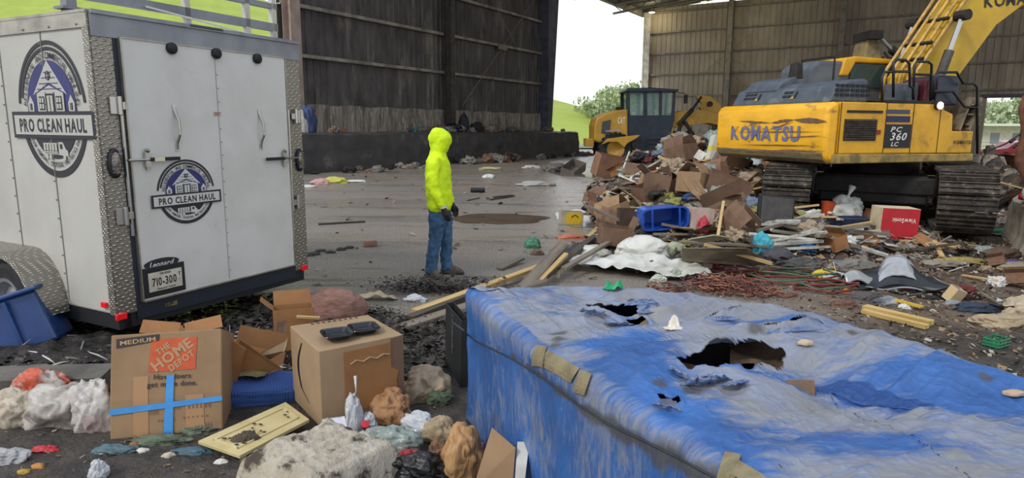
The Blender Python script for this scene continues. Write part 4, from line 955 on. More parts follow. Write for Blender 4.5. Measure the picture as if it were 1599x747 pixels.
# close the tiny middle ring
at=me.attributes.new('dust','FLOAT','POINT'); at.data.foreach_set('value',dust)
me.polygons.foreach_set('use_smooth',[True]*len(me.polygons))
def tarp_mat():
    m=bpy.data.materials.new('blue_tarpaulin'); m.use_nodes=True; nt=m.node_tree; n=nt.nodes; l=nt.links; b=n['Principled BSDF']; b.inputs['Roughness'].default_value=.38
    a=n.new('ShaderNodeAttribute'); a.attribute_name='dust'; t=n.new('ShaderNodeTexCoord')
    def nz(s,de,st=(1,1,1),rot=0):
        mp=n.new('ShaderNodeMapping'); mp.inputs['Scale'].default_value=st; mp.inputs['Rotation'].default_value=(0,0,rot); l.new(t.outputs['Object'],mp.inputs[0])
        q=n.new('ShaderNodeTexNoise'); q.inputs['Scale'].default_value=s; q.inputs['Detail'].default_value=de; q.inputs['Roughness'].default_value=.7; l.new(mp.outputs[0],q.inputs[0]); return q.outputs['Fac']
    def ma(op,x,y):
        q=n.new('ShaderNodeMath'); q.operation=op
        for i,v in ((0,x),(1,y)):
            if isinstance(v,(int,float)): q.inputs[i].default_value=v
            else: l.new(v,q.inputs[i])
        return q.outputs[0]
    def mr(s,x,y):
        q=n.new('ShaderNodeMapRange'); q.inputs[1].default_value=x; q.inputs[2].default_value=y; l.new(s,q.inputs[0]); return q.outputs[0]
    def mix(f,A,B):
        q=n.new('ShaderNodeMix'); q.data_type='RGBA'; l.new(f,q.inputs[0])
        for i,x in ((6,A),(7,B)):
            if isinstance(x,tuple): q.inputs[i].default_value=x
            else: l.new(x,q.inputs[i])
        return q.outputs[2]
    blue=mix(mr(nz(2.2,5),.35,.65),lin('2c5590'),lin('3a6cb0'))
    dustc=mix(mr(nz(5,6),.4,.65),lin('8b909d'),lin('908d82'))
    f=mr(ma('ADD',a.outputs['Fac'],ma('MULTIPLY',ma('SUBTRACT',nz(9,8,(.6,4.5,1),.6),.5),2.2)),.2,.85)
    c=mix(ma('MULTIPLY',f,.86),blue,dustc)
    c=mix(mr(nz(3.1,10,(1.5,1,1)),.62,.78),c,lin('514d49'))
    c=mix(mr(nz(60,3),.66,.74),c,lin('5a5650'))
    g=n.new('ShaderNodeAttribute'); g.attribute_name='grime'; w=n.new('ShaderNodeAttribute'); w.attribute_name='wet'
    c=mix(ma('MULTIPLY',mr(ma('MULTIPLY',g.outputs['Fac'],ma('ADD',nz(26,6),.45)),.15,.6),.85),c,lin('4b4a48'))
    c=mix(w.outputs['Fac'],c,lin('1f4683'))
    l.new(ma('SUBTRACT',ma('ADD',.34,ma('MULTIPLY',f,.14)),ma('MULTIPLY',w.outputs['Fac'],.24)),b.inputs['Roughness'])
    l.new(c,b.inputs['Base Color'])
    bp=n.new('ShaderNodeBump'); bp.inputs['Strength'].default_value=.4; bp.inputs['Distance'].default_value=.012
    l.new(ma('ADD',ma('MULTIPLY',nz(6,7,(.5,6,1),.6),2.2),ma('MULTIPLY',nz(5,7,(5,.6,1),.3),1.2)),bp.inputs['Height']); l.new(bp.outputs[0],b.inputs['Normal'])
    return m
me.materials.append(tarp_mat())
tarp=bpy.data.objects.new('tarpaulin',me); COL.objects.link(tarp); tarp.parent=tp
so=tarp.modifiers.new('s','SOLIDIFY'); so.thickness=.004
BV=BVHTree.FromPolygons([V(v) for v in vs],fs)
def ontarp(px,py,off=.006):
    r=ray(px,py).normalized(); loc,nor,i,d=BV.ray_cast(V((0,0,EYE)),r)
    if loc is None: loc=tz(px,py); nor=V((0,0,1))
    if nor.dot(r)>0: nor=-nor
    return loc+nor*off
# what shows through the tears: brown boards and dark hollow
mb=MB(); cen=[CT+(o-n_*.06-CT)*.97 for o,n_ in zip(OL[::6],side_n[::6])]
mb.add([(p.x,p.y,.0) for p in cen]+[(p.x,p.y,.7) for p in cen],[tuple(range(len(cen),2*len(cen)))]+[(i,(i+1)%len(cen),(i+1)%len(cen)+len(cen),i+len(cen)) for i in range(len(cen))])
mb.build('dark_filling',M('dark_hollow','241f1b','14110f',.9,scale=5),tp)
for (px,py,w,d,rz,c) in ((985,503,.42,.3,.3,'a58c66'),(1120,580,.75,.32,-.35,'6e5642'),(1230,535,.5,.3,-.3,'6b5744')):
    p=tz(px,py); mb=MB()
    mb.grid(lambda u,v:((u-.5)*w,(v-.5)*d,.02*math.sin(u*9+v*5)+.02*N3(u*5,v*5,c.__hash__()%9)),20,12); o=mb.build('brown_board',M('board_'+c,c,'4f4031',.85,scale=5,bump=.3),tp,solid=.02); o.location=(p.x,p.y,.755); o.rotation_euler=(0,0,rz)
def strip(name,pts,w,m,par,off=.007,nw=4,dens=6):
    P=[]
    for a,b in zip(pts,pts[1:]):
        for k in range(dens): P.append((a[0]+(b[0]-a[0])*k/dens,a[1]+(b[1]-a[1])*k/dens))
    P.append(pts[-1]); vs_=[]
    for i,p in enumerate(P):
        a=P[max(0,i-1)]; b=P[min(len(P)-1,i+1)]; t=V((b[0]-a[0],b[1]-a[1])).normalized(); n_=V((-t.y,t.x))
        for j in range(nw+1): q=V(p)+n_*((j/nw-.5)*w); vs_.append(ontarp(q.x,q.y,off))
    mb=MB(); mb.add(vs_,[(i*(nw+1)+j,i*(nw+1)+j+1,(i+1)*(nw+1)+j+1,(i+1)*(nw+1)+j) for i in range(len(P)-1) for j in range(nw)])
    return mb.build(name,m,par,fix=False,solid=.002)
tape=M('brown_tape','857a5c','6f6549',.6,scale=12,bump=.3,bscale=60)
strip('tape_patch',[(851,559),(900,588)],24,tape,tp,.009); strip('tape_patch',[(847,543),(842,572)],17,tape,tp,.012); strip('tape_patch',[(917,584),(907,614)],19,tape,tp,.012)
strip('tape_patch',[(1145,712),(1135,760)],26,tape,tp,.01); strip('tape_patch',[(1150,735),(1190,760)],22,tape,tp,.012)
def line(pts,r,name,m,par,off=.004):
    P=[]
    for a,b in zip(pts,pts[1:]):
        for k in range(8): P.append(ontarp(a[0]+(b[0]-a[0])*k/8,a[1]+(b[1]-a[1])*k/8,off))
    mb=MB(); mb.tube(P,r,6); return mb.build(name,m,par,smooth=True)
line([(708,506),(745,533),(800,560),(850,592),(900,630),(950,662),(1010,690),(1060,715),(1120,748),(1160,775)],.0045,'seam_cord',flat('seam_dark','2e3138'),tp)
gl_=[ontarp(x,y,0) for x,y in ((760,533),(800,556),(850,588),(880,615),(905,636),(930,650),(965,672),(1010,697),(1060,722),(1110,750),(1150,775))]
wl3=[ontarp(x,y,0) for x,y in ((1298,607),(1320,611),(1350,618),(1385,624),(1414,632))]
bs_=[ontarp(x,y,0) for x,y in ((870,520),(872,530),(868,540),(1030,600),(1080,610),(1045,625),(1025,720),(1180,512),(1330,520),(1540,590))]
gr=[];wt_=[]
for v in vs:
    q=V(v); g=0; w_=0
    dn=min(((q-p).length,i) for i,p in enumerate(gl_))
    if dn[0]<.3:
        dmin=9
        for A_,B_ in zip(gl_,gl_[1:]):
            ab=B_-A_; t=max(0,min(1,(q-A_).dot(ab)/ab.length_squared)); dmin=min(dmin,(q-A_-ab*t).length)
        wd=.012+.028*min(1,max(0,dn[1]-2)/3); g=max(0,1-dmin/(wd*(1.2+1.6*N3(q.x*11,q.y*11,q.z*11))))
    for p in bs_: g=max(g,1.1-(q-p).length/(.035+.05*abs(N3(q.x*14,q.y*14,3))))
    d2=9
    for A_,B_ in zip(wl3,wl3[1:]):
        ab=B_-A_; t=max(0,min(1,(q-A_).dot(ab)/ab.length_squared)); d2=min(d2,(q-A_-ab*t).length)
    w_=max(0,min(1,(1.35-d2/(.055+.035*N3(q.x*12,q.y*12,1)))*3)) if d2<.2 else 0
    gr.append(max(0,min(1,g))); wt_.append(w_)
for nm_,dt in (('grime',gr),('wet',wt_)):
    at=me.attributes.new(nm_,'FLOAT','POINT'); at.data.foreach_set('value',dt)
def torn(px,py,s,mname,c1,rz,label,cat='plastic scrap',name='plastic_scrap',seed=1,parent=None,flatn=.35,mat=None):
    p=ontarp(px,py,.0); mb=MB()
    mb.grid(lambda u,v:((u-.5)*s*(1+.3*N3(u*4,v*4,seed)),(v-.5)*s*.6*(1+.4*N3(u*3,v*3,seed+4)),s*flatn*max(0,N3(u*2.2,v*2.2,seed+9))+.006),16,12,keep=lambda u,v:((u-.5)**2+(v-.5)**2)+.1*N3(u*6,v*6,seed)<.2)
    o=mb.build(name,mat or M(mname,c1,None,.4,bump=.2,bscale=30),parent,solid=.003); o.location=p; o.rotation_euler=(0,0,rz)
    if not parent: tag(o,label,cat)
    return o
torn(959,452,.14,'green_scrap','1d9a66',.2,'scrap of bright green plastic on the far edge of the blue tarpaulin',seed=3,flatn=.9)
torn(1053,513,.13,'white_scrap','d8cfc2',.8,'white and red scrap lying on the blue tarpaulin beside the upper tear',seed=5,flatn=.9)
def flap(px,py,L,W_,rz,curl,seed):
    p=ontarp(px,py,.004); mb=MB()
    def fn(u,v):
        l=L*v*(.55+.45*abs(math.sin(u*7+seed))+.15*N3(u*4,seed,1)); a=v*curl; r=L/max(curl,.1)
        return ((u-.5)*W_*(1-.35*v)+.02*N3(u*5,v*5,seed),l*.7*math.cos(a*.5),r*(1-math.cos(a))*.45+.008*N3(u*5,v*4,seed+2)+.004)
    o=mb.grid(fn,22,12).build('torn_flap',me.materials[0],tp,smooth=True,solid=.003,fix=False); at_=o.data.attributes.new('dust','FLOAT','POINT'); at_.data.foreach_set('value',[.55+.35*N3(i_*.1,seed,1) for i_ in range(len(mb.v))]); o.location=p; o.rotation_euler=(0,0,rz)
for i,(px,py,L,W_,rz,c) in enumerate(((930,492,.10,.16,2.6,1.6),(1018,490,.12,.16,.3,2.0),(965,508,.08,.14,3.0,1.2),(1002,478,.08,.2,.2,1.8),(1150,545,.10,.5,.05,1.6),(1085,600,.12,.16,3.4,1.8),(1118,592,.10,.10,2.9,1.2),(1068,590,.09,.14,2.0,2.2),(1140,600,.09,.12,3.6,1.0),(1215,556,.08,.22,3.1,1.2),(1125,503,.05,.2,.1,1.6),(1040,638,.06,.1,2.7,1.4),(1240,520,.05,.3,.2,1.3))):
    flap(px,py,L,W_,rz,c,i)
def rock(px,py,r,c,label,cat,name,seed,off=0,pos=None,par=None):
    p=pos or ontarp(px,py,0); mb=MB(); mb.ico((0,0,r[2]*.8),r,3,lambda q:1+.3*N3(q.x*1.6+seed,q.y*1.6,q.z*1.6)+.1*N3(q.x*5,q.y*5,q.z*5+seed))
    o=mb.build(name,M('stone_'+c,c,None,.9,bump=.5,bscale=20),None,smooth=True); o.location=p; return tag(o,label,cat)
rock(1257,540,(.035,.02,.015),'b5a58c','small tan stone on the blue tarpaulin behind the large tear','stone','stone',4)
rock(1583,618,(.045,.02,.012),'b09a7e','tan chip of debris on the tarpaulin at the right frame edge','debris chip','debris_chip',6)
# ================================================================ GROUND HEAPS ("stuff")
def multi_mat(name,cols,scale=6,bump=.8,rough=.8):
    m=bpy.data.materials.new(name); m.use_nodes=True; nt=m.node_tree; n=nt.nodes; l=nt.links; b=n['Principled BSDF']; b.inputs['Roughness'].default_value=rough
    t=n.new('ShaderNodeTexCoord'); nz=n.new('ShaderNodeTexNoise'); nz.inputs['Scale'].default_value=3; ad=n.new('ShaderNodeVectorMath'); ad.operation='MULTIPLY_ADD'
    l.new(t.outputs['Object'],nz.inputs[0]); l.new(nz.outputs['Color'],ad.inputs[0]); ad.inputs[1].default_value=(.6,.6,.6); l.new(t.outputs['Object'],ad.inputs[2])
    v=n.new('ShaderNodeTexVoronoi'); v.inputs['Scale'].default_value=scale; l.new(ad.outputs[0],v.inputs['Vector']); r=n.new('ShaderNodeValToRGB'); r.color_ramp.interpolation='CONSTANT'
    sp_=n.new('ShaderNodeSeparateColor'); l.new(v.outputs['Color'],sp_.inputs[0]); l.new(sp_.outputs[0],r.inputs[0])
    els=r.color_ramp.elements
    while len(els)<len(cols): els.new(.5)
    for i,c in enumerate(cols): els[i].position=i/len(cols); els[i].color=lin(c)
    l.new(r.outputs[0],b.inputs['Base Color']); bp=n.new('ShaderNodeBump'); bp.inputs['Strength'].default_value=bump; bp.inputs['Distance'].default_value=.08; l.new(v.outputs['Distance'],bp.inputs['Height']); l.new(bp.outputs[0],b.inputs['Normal'])
    return m
hm=multi_mat('mixed_rubbish',['332d27','5b5148','2a2523','8a8279','4a3a2d','746a5e','3a3836','a39a8c','4d4338','6a4f3a','292727'],7)
mb=MB(); gx0,gx1,gy0,gy1=-.5,12.6,7,26; nx,ny=220,300
def hg(u,v):
    x=gx0+(gx1-gx0)*u; y=gy0+(gy1-gy0)*v; h=Hd(x,y)
    return (x+.06*N3(x*4,y*4,1),y,h*1.0+(.10*N3(x*7,y*7,2)+.06*abs(N3(x*15,y*15,3)) if h>.08 else 0)-.015)
mb.grid(hg,nx,ny,None,lambda u,v:Hd(gx0+(gx1-gx0)*u,gy0+(gy1-gy0)*v)>.045)
tag(mb.build('rubbish_heap',hm,fix=False),'great spread-out heap of mixed construction and household rubbish between the two machines','rubbish heap',kind='stuff')
def shards(name,n,place_,mats,smin,smax,label,cat,thin=.25,seed=1,zup=.0,wmax=1):
    rd=random.Random(seed); mb=MB()
    for _ in range(n):
        x,y=place_(rd); z=Hd(x,y)+rd.uniform(.0,zup)+.004; s=rd.uniform(smin,smax); R=Euler((rd.gauss(0,.35),rd.gauss(0,.35),rd.uniform(0,6.3))).to_matrix()
        T=Matrix.Translation((x,y,z+s*.1))@R.to_4x4(); w=s*rd.uniform(thin,wmax)*.5; h=s*.1
        mb.add([(-s/2,-w,0),(s/2,-w*rd.uniform(.3,1),h*.3),(s/2*rd.uniform(.4,1),w,0),(-s/2,w*rd.uniform(.3,1),h*.4),(0,0,h)],[(0,1,4),(1,2,4),(2,3,4),(3,0,4)],rd.choice(mats),T)
    return tag(mb.build(name,None,None,fix=False),label,cat,kind='stuff')
LM=[flat('chip_%s'%c,c,.75) for c in ('8f8371','7a6850','5d4f42','a39d92','3a332d','675a4b','8d7152','453c34','6b6860','4d443b')]
DM=[flat('muck_%s'%c,c,r_) for c,r_ in (('1c1917',.5),('2a2421',.6),('38302b',.7),('121112',.35),('4d443c',.7))]
ell=lambda cx,cy,sx,sy: (lambda rd:(rd.gauss(cx,sx),rd.gauss(cy,sy)))
def onheap(rd):
    while True:
        x,y=rd.gauss(4.2,2.0),rd.gauss(15,4.2)
        if Hd(x,y)>.05: return x,y
def rightlitter(rd):
    while True:
        x=rd.uniform(2.2,9); y=rd.uniform(4.6,13.5)
        if x/y<.86 and x>2.0+ (y-4.6)*.0+max(0,1.0-(y-4.6)) and rd.random()<.35+.65*(x>y*.45): return x,y
shards('ground_litter',8500,rightlitter,LM,.015,.06,'trodden litter of chips and scraps over the brown dirt on the right','litter',seed=2)
shards('ground_litter',3000,onheap,LM,.05,.2,'loose scraps strewn over the large rubbish heap','litter',seed=3,zup=.08)
shards('ground_litter',900,ell(3.5,9.4,.9,.7),LM,.03,.12,'loose scraps strewn in front of the white plastic sheeting','litter',seed=5,zup=.05)
def leftmuck(rd):
    while True:
        x=rd.uniform(-5.5,-.5); y=rd.uniform(4.2,6.7)
        if y<6.6+.35*x*0+.3*math.sin(x*2)-max(0,(x+2.2)*.25): return x,y
def mulchH(x,y): return .09*max(0,1-abs((y-5.1)/1.0))*(1 if x<-1.2 else max(0,1-(x+1.2)/1.0))
mb=MB()
mb.grid(lambda u,v:((lambda x,y:(x,y,(.10*math.exp(-((y-5.0)/.55)**2)*(1/(1+math.exp((x+1.6)*4)))*(1+.5*N3(x*3,y*3))+.05*N3(x*9,y*9,2)*math.exp(-((y-5.0)/.6)**2))*min(1,u*20,(1-u)*20)-.012))(-6.5+6*u,3.8+2.6*v)),160,80)
tag(mb.build('mulch_bed',M('wet_black_mulch','1b1817','2c2622',.55,scale=18,bump=.8,bscale=30),fix=False),'bed of wet black mulch in front of and under the trailer','mulch',kind='stuff')
shards('mulch',9000,leftmuck,DM,.02,.085,'shredded black mulch and mud chips around the trailer back','mulch',thin=.12,seed=7,zup=.06)
shards('straw',420,lambda rd:(rd.uniform(-5,-1.3),rd.uniform(4.3,5.6)),[flat('straw_%s'%c,c,.5) for c in ('a39c92','7b7064','c5c1ba')],.05,.16,'thin pale slivers painted in as reflections on the black mulch','straw',thin=.03,seed=17,zup=.08,wmax=.07)  # pale slivers put in as painted glints of the wet mulch
shards('mulch',1800,ell(-.85,7.05,.33,.13),DM+[flat('muck_plum','3c2a2c',.6)],.015,.05,'low mound of dark chips just in front of the person\'s boots','mulch',thin=.2,seed=8,zup=.12)
shards('ground_litter',350,lambda rd:(rd.uniform(-3.2,-.4),rd.uniform(2.9,5.0)),LM,.01,.04,'small scraps on the wet ground among the foreground boxes','litter',seed=9)
def floorlit(rd):
    y=rd.uniform(7,36); return (rd.uniform(-.45*y+.5,.15*y),y)
shards('ground_litter',260,floorlit,LM,.03,.14,'specks of litter scattered on the wet open floor','litter',seed=11)
# ================================================================ helpers for loose things
kraft=M('cardboard','927656','84694d',.8,scale=3,bump=.1,bscale=12,c3='755c40',s3=2.5,lo3=.58,hi3=.75)
kraft2=M('cardboard_light','9d8466','91785a',.8,scale=3,bump=.1,c3='856a4b',s3=3,lo3=.6,hi3=.75)
kraft3=M('cardboard_dark','735946','5f4938',.85,scale=3,bump=.15)
kraftin=M('cardboard_orange','94693f','845a36',.8,scale=3,bump=.1)
wood=M('raw_timber','c2a672','a98a58',.75,scale=3,bump=.25,bscale=12,stretch=(.3,4,4)); woodg=M('grey_timber','7d7466','5e564b',.8,scale=3,bump=.3,bscale=12,stretch=(.3,4,4)); woodd=M('wet_timber','4f463b','372f28',.6,scale=3,bump=.3,stretch=(.3,4,4))
whp=M('white_plastic','cfcfca','b3b2aa',.35,scale=4,c3='8f8b80',s3=3); cls={}
def lump(name,pos,r,mat,label,cat,seed,sub=4,amp=(.35,.22,.09),rz=0,group=None,base=.0,tie=False):
    def k(q):
        w=.35*N3(q.x*2,q.y*2+seed,q.z*2); x,y,z=q.x+w+seed,q.y-w,q.z+w
        return 1.06+amp[0]*N3(x*1.1,y*1.1,z*1.1)*1.1-amp[1]*(abs(N3(x*2.1,y*2.1,z*1.2))*1.3+abs(N3(x*5.3,y*4.1,z*1.9+x*2))*.5)-amp[2]*abs(N3(x*9,y*9,z*5))*.7+.22*max(0,-q.z)*(.5+N3(q.x*3,q.y*3,seed))
    mb=MB(); mb.ico((0,0,0),r,(5 if pos.y<8.5 and max(r)>.06 else 4) if sub==4 else sub,k); lo=min(v[2] for v in mb.v); h=-r[2]*.55
    mb.v=[(x,y,max(z,h)-h-.012) for x,y,z in mb.v]
    if tie: mb.tube([(0,0,(r[2]-h)*.75),(.02,.0,(r[2]-h)*1.0),(r[0]*.25,.02,(r[2]-h)*1.35)],[r[0]*.16,r[0]*.05,r[0]*.2],9)
    o=mb.build(name,mat,None,smooth=True); o.location=pos; o.rotation_euler=(0,0,rz); return tag(o,label,cat,group)
def sheet(name,pos,w,d,mat,label,cat,rz=0,amp=.04,seed=1,n=40,curl=0,solid=.003,fol=True,round_=True,scale=3):
    ca,sa=math.cos(rz),math.sin(rz)
    def fn(u,v):
        x=(u-.5)*w*(1+.12*N3(v*4,seed,1)); y=(v-.5)*d*(1+.2*N3(u*4,seed,5)); X=pos.x+x*ca-y*sa; Y=pos.y+x*sa+y*ca
        z=(Hd(X,Y)-Hd(pos.x,pos.y)) if fol else 0
        z+=amp*(ridge(x*scale+seed,y*scale*.6,seed)*.8+.5*ridge(x*scale*2.3,y*scale*1.4,seed+3))+curl*((u-.5)**2)*4+amp*.9
        return (x,y,max(z,-pos.z+.004 if fol else .003))
    kp=(lambda u,v:(abs(u-.5)*2)**3+(abs(v-.5)*2)**3+.35*N3(u*4,v*4,seed)<.95) if round_ else None
    o=MB().grid(fn,n,max(8,int(n*d/w)),None,kp).build(name,mat,None,smooth=True,solid=solid,fix=False); o.location=pos; o.rotation_euler=(0,0,rz); return tag(o,label,cat)
def plank(name,a,b,w,t,mat,label,cat='plank',group=None,roll=0):
    a=V(a);b=V(b); x=(b-a).normalized(); R=frame(x,V((-x.y,x.x,0)) if abs(x.z)<.9 else V((1,0,0)))@Euler((roll,0,0)).to_matrix(); L=(b-a).length
    mb=MB(); n=6; mb.box((0,0,0),(L,w,t)); o=mb.build(name,mat,None,bevel=.003); o.matrix_world=Matrix.Translation((a+b)/2)@R.to_4x4(); return tag(o,label,cat,group)
def board(name,corners,t,mat,label,cat='board'):
    c=sum((V(p) for p in corners),V())/len(corners); n=(V(corners[1])-V(corners[0])).cross(V(corners[2])-V(corners[0])).normalized()*t
    vs_=[tuple(V(p)-c) for p in corners]+[tuple(V(p)-c-n) for p in corners]; k=len(corners)
    mb=MB(); mb.add(vs_,[tuple(range(k)),tuple(range(2*k-1,k-1,-1))]+[(i,(i+1)%k,(i+1)%k+k,i+k) for i in range(k)]); o=mb.build(name,mat,None,bevel=.002); o.location=c; return tag(o,label,cat)
def cbox(name,pos,rz,w,d,h,label,mat=kraft,tilt=0,roll=0,flaps=(),cat='cardboard box',th=.006,group=None,inner=None):
    """open-topped carton with optional flaps: (side, open angle)"""
    e=empty(name,pos,rz,label,cat,group); e.rotation_euler=(tilt,roll,rz)
    mb=MB(); 
    mb.box((0,d/2,th/2),(w,d,th)); mb.box((0,0,h/2),(w,th,h)); mb.box((0,d,h/2),(w,th,h)); mb.box((-w/2,d/2,h/2),(th,d,h)); mb.box((w/2,d/2,h/2),(th,d,h))
    mb.build('carton_body',mat,e)
    for s,a in flaps:
        L=d/2*.95 if s in 'fb' else w/2*.8
        ww=w-.01 if s in 'fb' else d-.01
        f=MB().box((0,L/2,0),(ww,L,th*.8)).build('flap',inner or mat,e)
        if s=='f': f.location=(0,0,h); f.rotation_euler=(a,0,0)
        if s=='b': f.location=(0,d,h); f.rotation_euler=(a,0,PI)
        if s=='l': f.location=(-w/2,d/2,h); f.rotation_euler=(a,0,-PI/2)
        if s=='r': f.location=(w/2,d/2,h); f.rotation_euler=(a,0,PI/2)
    return e
G=lambda px,py,z=0: atz(px,py,z)
# ================================================================ FOREGROUND LEFT
# --- carton with the orange square
a=G(172,688); b_=G(348,671); mid=(a+b_)/2; w=(b_-a).length; rz=math.atan2((b_-a).y,(b_-a).x)
hb=empty('cardboard_box',mid,0,'closed cardboard moving box with an orange square and crossed blue tape, leaning back','cardboard box'); hb.rotation_euler=(-.33,0,rz)
h=.60; d=.42
MB().prism([(0,0),(-.02,.22),(-.02,h),(d,h-.02),(d,0)],-w/2,w/2,None,Matrix.Rotation(PI/2,4,'Z')@Matrix.Diagonal((1,-1,1,1))).build('carton_body',kraft,hb,bevel=.008)
def ff(x,z):   # point on the front face
    y=-.02*(z/.22) if z<.22 else -.02
    return (x,y-.0,z)
TF=Matrix.Translation((0,-.022,0))@Matrix.Rotation(PI/2,4,'X')
bt=M('blue_tape','3f8fd0','3580c0',.5,scale=6)
def fst(name,x0,z0,x1,z1,m,par,off=.004,n=6):
    vs_=[];
    for k in range(n+1):
        x=x0[0]+(x1[0]-x0[0])*k/n if isinstance(x0,tuple) else 0
    return None
def fquad(name,p,m,off=.0035,par=hb):   # p: list of (x,z) in order, subdivided along the long way
    mb=MB(); nn=10; vs_=[]
    for k in range(nn+1):
        f=k/nn
        for s in ((p[0],p[1]),(p[3],p[2])):
            x=s[0][0]+(s[1][0]-s[0][0])*f; z=s[0][1]+(s[1][1]-s[0][1])*f; q=ff(x,z); vs_.append((q[0],q[1]-off,q[2]))
    mb.add(vs_,[(2*k,2*k+1,2*k+3,2*k+2) for k in range(nn)]); return mb.build(name,m,par,fix=False)
fquad('blue_tape_strip',[(-w/2,.14),(w/2,.17),(w/2,.20),(-w/2,.175)],bt,.0075)
fquad('blue_tape_strip',[(-.02,.0),(-.0,.345),(.04,.345),(.03,.0)],bt,.007)
fquad('brown_tape_band',[(-.18,.0),(-.18,.35),(-.10,.35),(-.10,.0)],M('tape_brown','a07a52',None,.35),.003)
fquad('brown_tape_band',[(.10,.0),(.10,.22),(.2,.22),(.2,.0)],M('tape_brown','a07a52',None,.35),.003)
og=fquad('orange_square',[(-.10,.37),(.155,.37),(.165,.56),(-.085,.56)],M('print_orange','c2552c','b04a27',.7,scale=8),.003)
mb=MB(); T=Matrix.Translation((.03,-.0255,.462))@Matrix.Rotation(PI/2,4,'X')@Matrix.Rotation(.6,4,'Z')
pi_=flat('print_cream','a8845f')
text(mb,'THE',.05,pi_,T,-.02,.062,fit=.085,bold=.04); text(mb,'HOME',.085,pi_,T,0,.005,fit=.25,bold=.04); text(mb,'DEPOT',.055,pi_,T,.02,-.058,fit=.16,bold=.04); 
mb.build('square_lettering',None,hb,fix=False)
mb=MB(); dk2=flat('print_dark','2b241f'); T=Matrix.Translation((.03,-.0255,.32))@Matrix.Rotation(PI/2,4,'X')@Matrix.Rotation(-.03,4,'Z')
text(mb,'How doers',.042,dk2,T,0,.018,fit=.2,gap=.06); text(mb,'get more done.',.042,dk2,T,0,-.025,fit=.27,gap=.06)
mb.build('slogan_print',None,hb,fix=False)
for (x,z,ww,hh) in ((-.10,-.17,.05,.05),(.02,-.15,.05,.05),(-.03,-.235,.1,.012),(.15,-.155,.13,.05),(.13,-.23,.15,.01),(-.02,-.29,.06,.04),(.17,-.285,.1,.03)):
    mb=MB(); T=Matrix.Translation((.03,-.0035-.02*min(1,(.32+z)/.22),.32))@Matrix.Rotation(PI/2,4,'X')
    for k in range(6): rect(mb,x-ww/2+ww*k/6,z-hh/2,x-ww/2+ww*(k+.45)/6,z+hh/2,flat('print_faint','6b5540'),T)
    mb.build('faint_print',None,hb,fix=False)
fquad('black_label',[(-w/2+.03,.52),(-w/2+.26,.55),(-w/2+.26,.59),(-w/2+.03,.575)],flat('label_black','2a2725'),.003)
mb=MB(); T=Matrix.Translation((-w/2+.145,-.0255,.557))@Matrix.Rotation(PI/2,4,'X')@Matrix.Rotation(.07,4,'Z'); text(mb,'MEDIUM',.035,flat('label_tan','a98a66'),T,0,0,fit=.19); mb.build('label_lettering',None,hb,fix=False)
for x in (-.12,.15):
    f=MB().box((0,.05,0),(.22,.1,.006)).build('top_flap',kraftin,hb); f.location=(x,d*.6,h); f.rotation_euler=(1.0,.15 if x<0 else -.2,.1)
# --- second carton with two black trays
k0=G(503,671); kl=G(463,629); kr=G(632,642)
e=empty('cardboard_box',k0,0,'tall cardboard box with two black food trays on its lid','cardboard box')
A=kl-k0; B=kr-k0; ht=.51
c4=[V((0,0,0)),B,A+B*1.0,A*1.0]; 
A2=A*1.12; c4=[V((0,0,0)),B,B+A2,A2]; tp_=[p*1.0+V((0,0,ht)) for p in c4]; tp_[0]+=V((0,0,-.02)); 
mb=MB(); mb.add([tuple(p) for p in c4+tp_],[(0,3,2,1),(4,5,6,7),(0,1,5,4),(1,2,6,5),(2,3,7,6),(3,0,4,7)]); mb.build('carton_body',kraft2,e,bevel=.006)
Bn=B.normalized(); An=A2.normalized(); nf=V((Bn.y,-Bn.x,0)); nl=V((-An.y,An.x,0)); nl=nl if nl.dot(B)<0 else -nl
def FB(u,z,off=.004): return tuple(B*u+V((0,0,z*ht))+nf*off)
mb=MB(); mb.add([FB(.28,.16),FB(.86,.14),FB(.93,.3),FB(.9,.42),FB(.93,.55),FB(.84,.62),FB(.84,.93),FB(.28,.9)],[tuple(range(8))]); mb.build('torn_liner_patch',kraftin,e,fix=False,solid=.004)
mb=MB(); mb.add([FB(.84,.0,.003),FB(1,.0,.003),FB(1,1,.003),FB(.84,.97,.003)],[(0,1,2,3)]); mb.build('shaded_side_strip',kraft3,e,fix=False)  # darker card colour stands in for the shade on the box's right side
mb=MB(); 
for k in range(7): rect(mb,0,0,0,0,kraft3,Matrix.Identity(4))
mb=MB(); pts=[(.35,.74),(.42,.78),(.5,.75),(.58,.79),(.66,.76),(.75,.8),(.82,.78)]
mb.tube([FB(u,z,.008) for u,z in pts],.006,5); mb.build('ripped_ridge',kraft2,e)
mb=MB(); vs_=[]
for k in range(21):
    f=k/20; u=.72-.18*math.sin(PI*f)*1.0-.0; z=.9-.72*f; wd=.02+.03*math.sin(PI*f); 
    u=.55+.16*math.sin(PI*f)-(0 if f<.85 else (f-.85)*1.2)
    for s in (0,1): q=A2*(u+wd*s)+V((0,0,z*ht))+nl*.004; vs_.append(tuple(q))
mb.add(vs_,[(2*k,2*k+1,2*k+3,2*k+2) for k in range(20)]); mb.build('black_curve_print',flat('print_black','1d1b1a'),e,fix=False)
mb=MB()
for k in range(9): q=B*(.25+.07*k)+A2*.93+V((0,0,ht+.004)); mb.box(tuple(q),(.02,.012,.001))
mb.build('top_print',dk2,e)
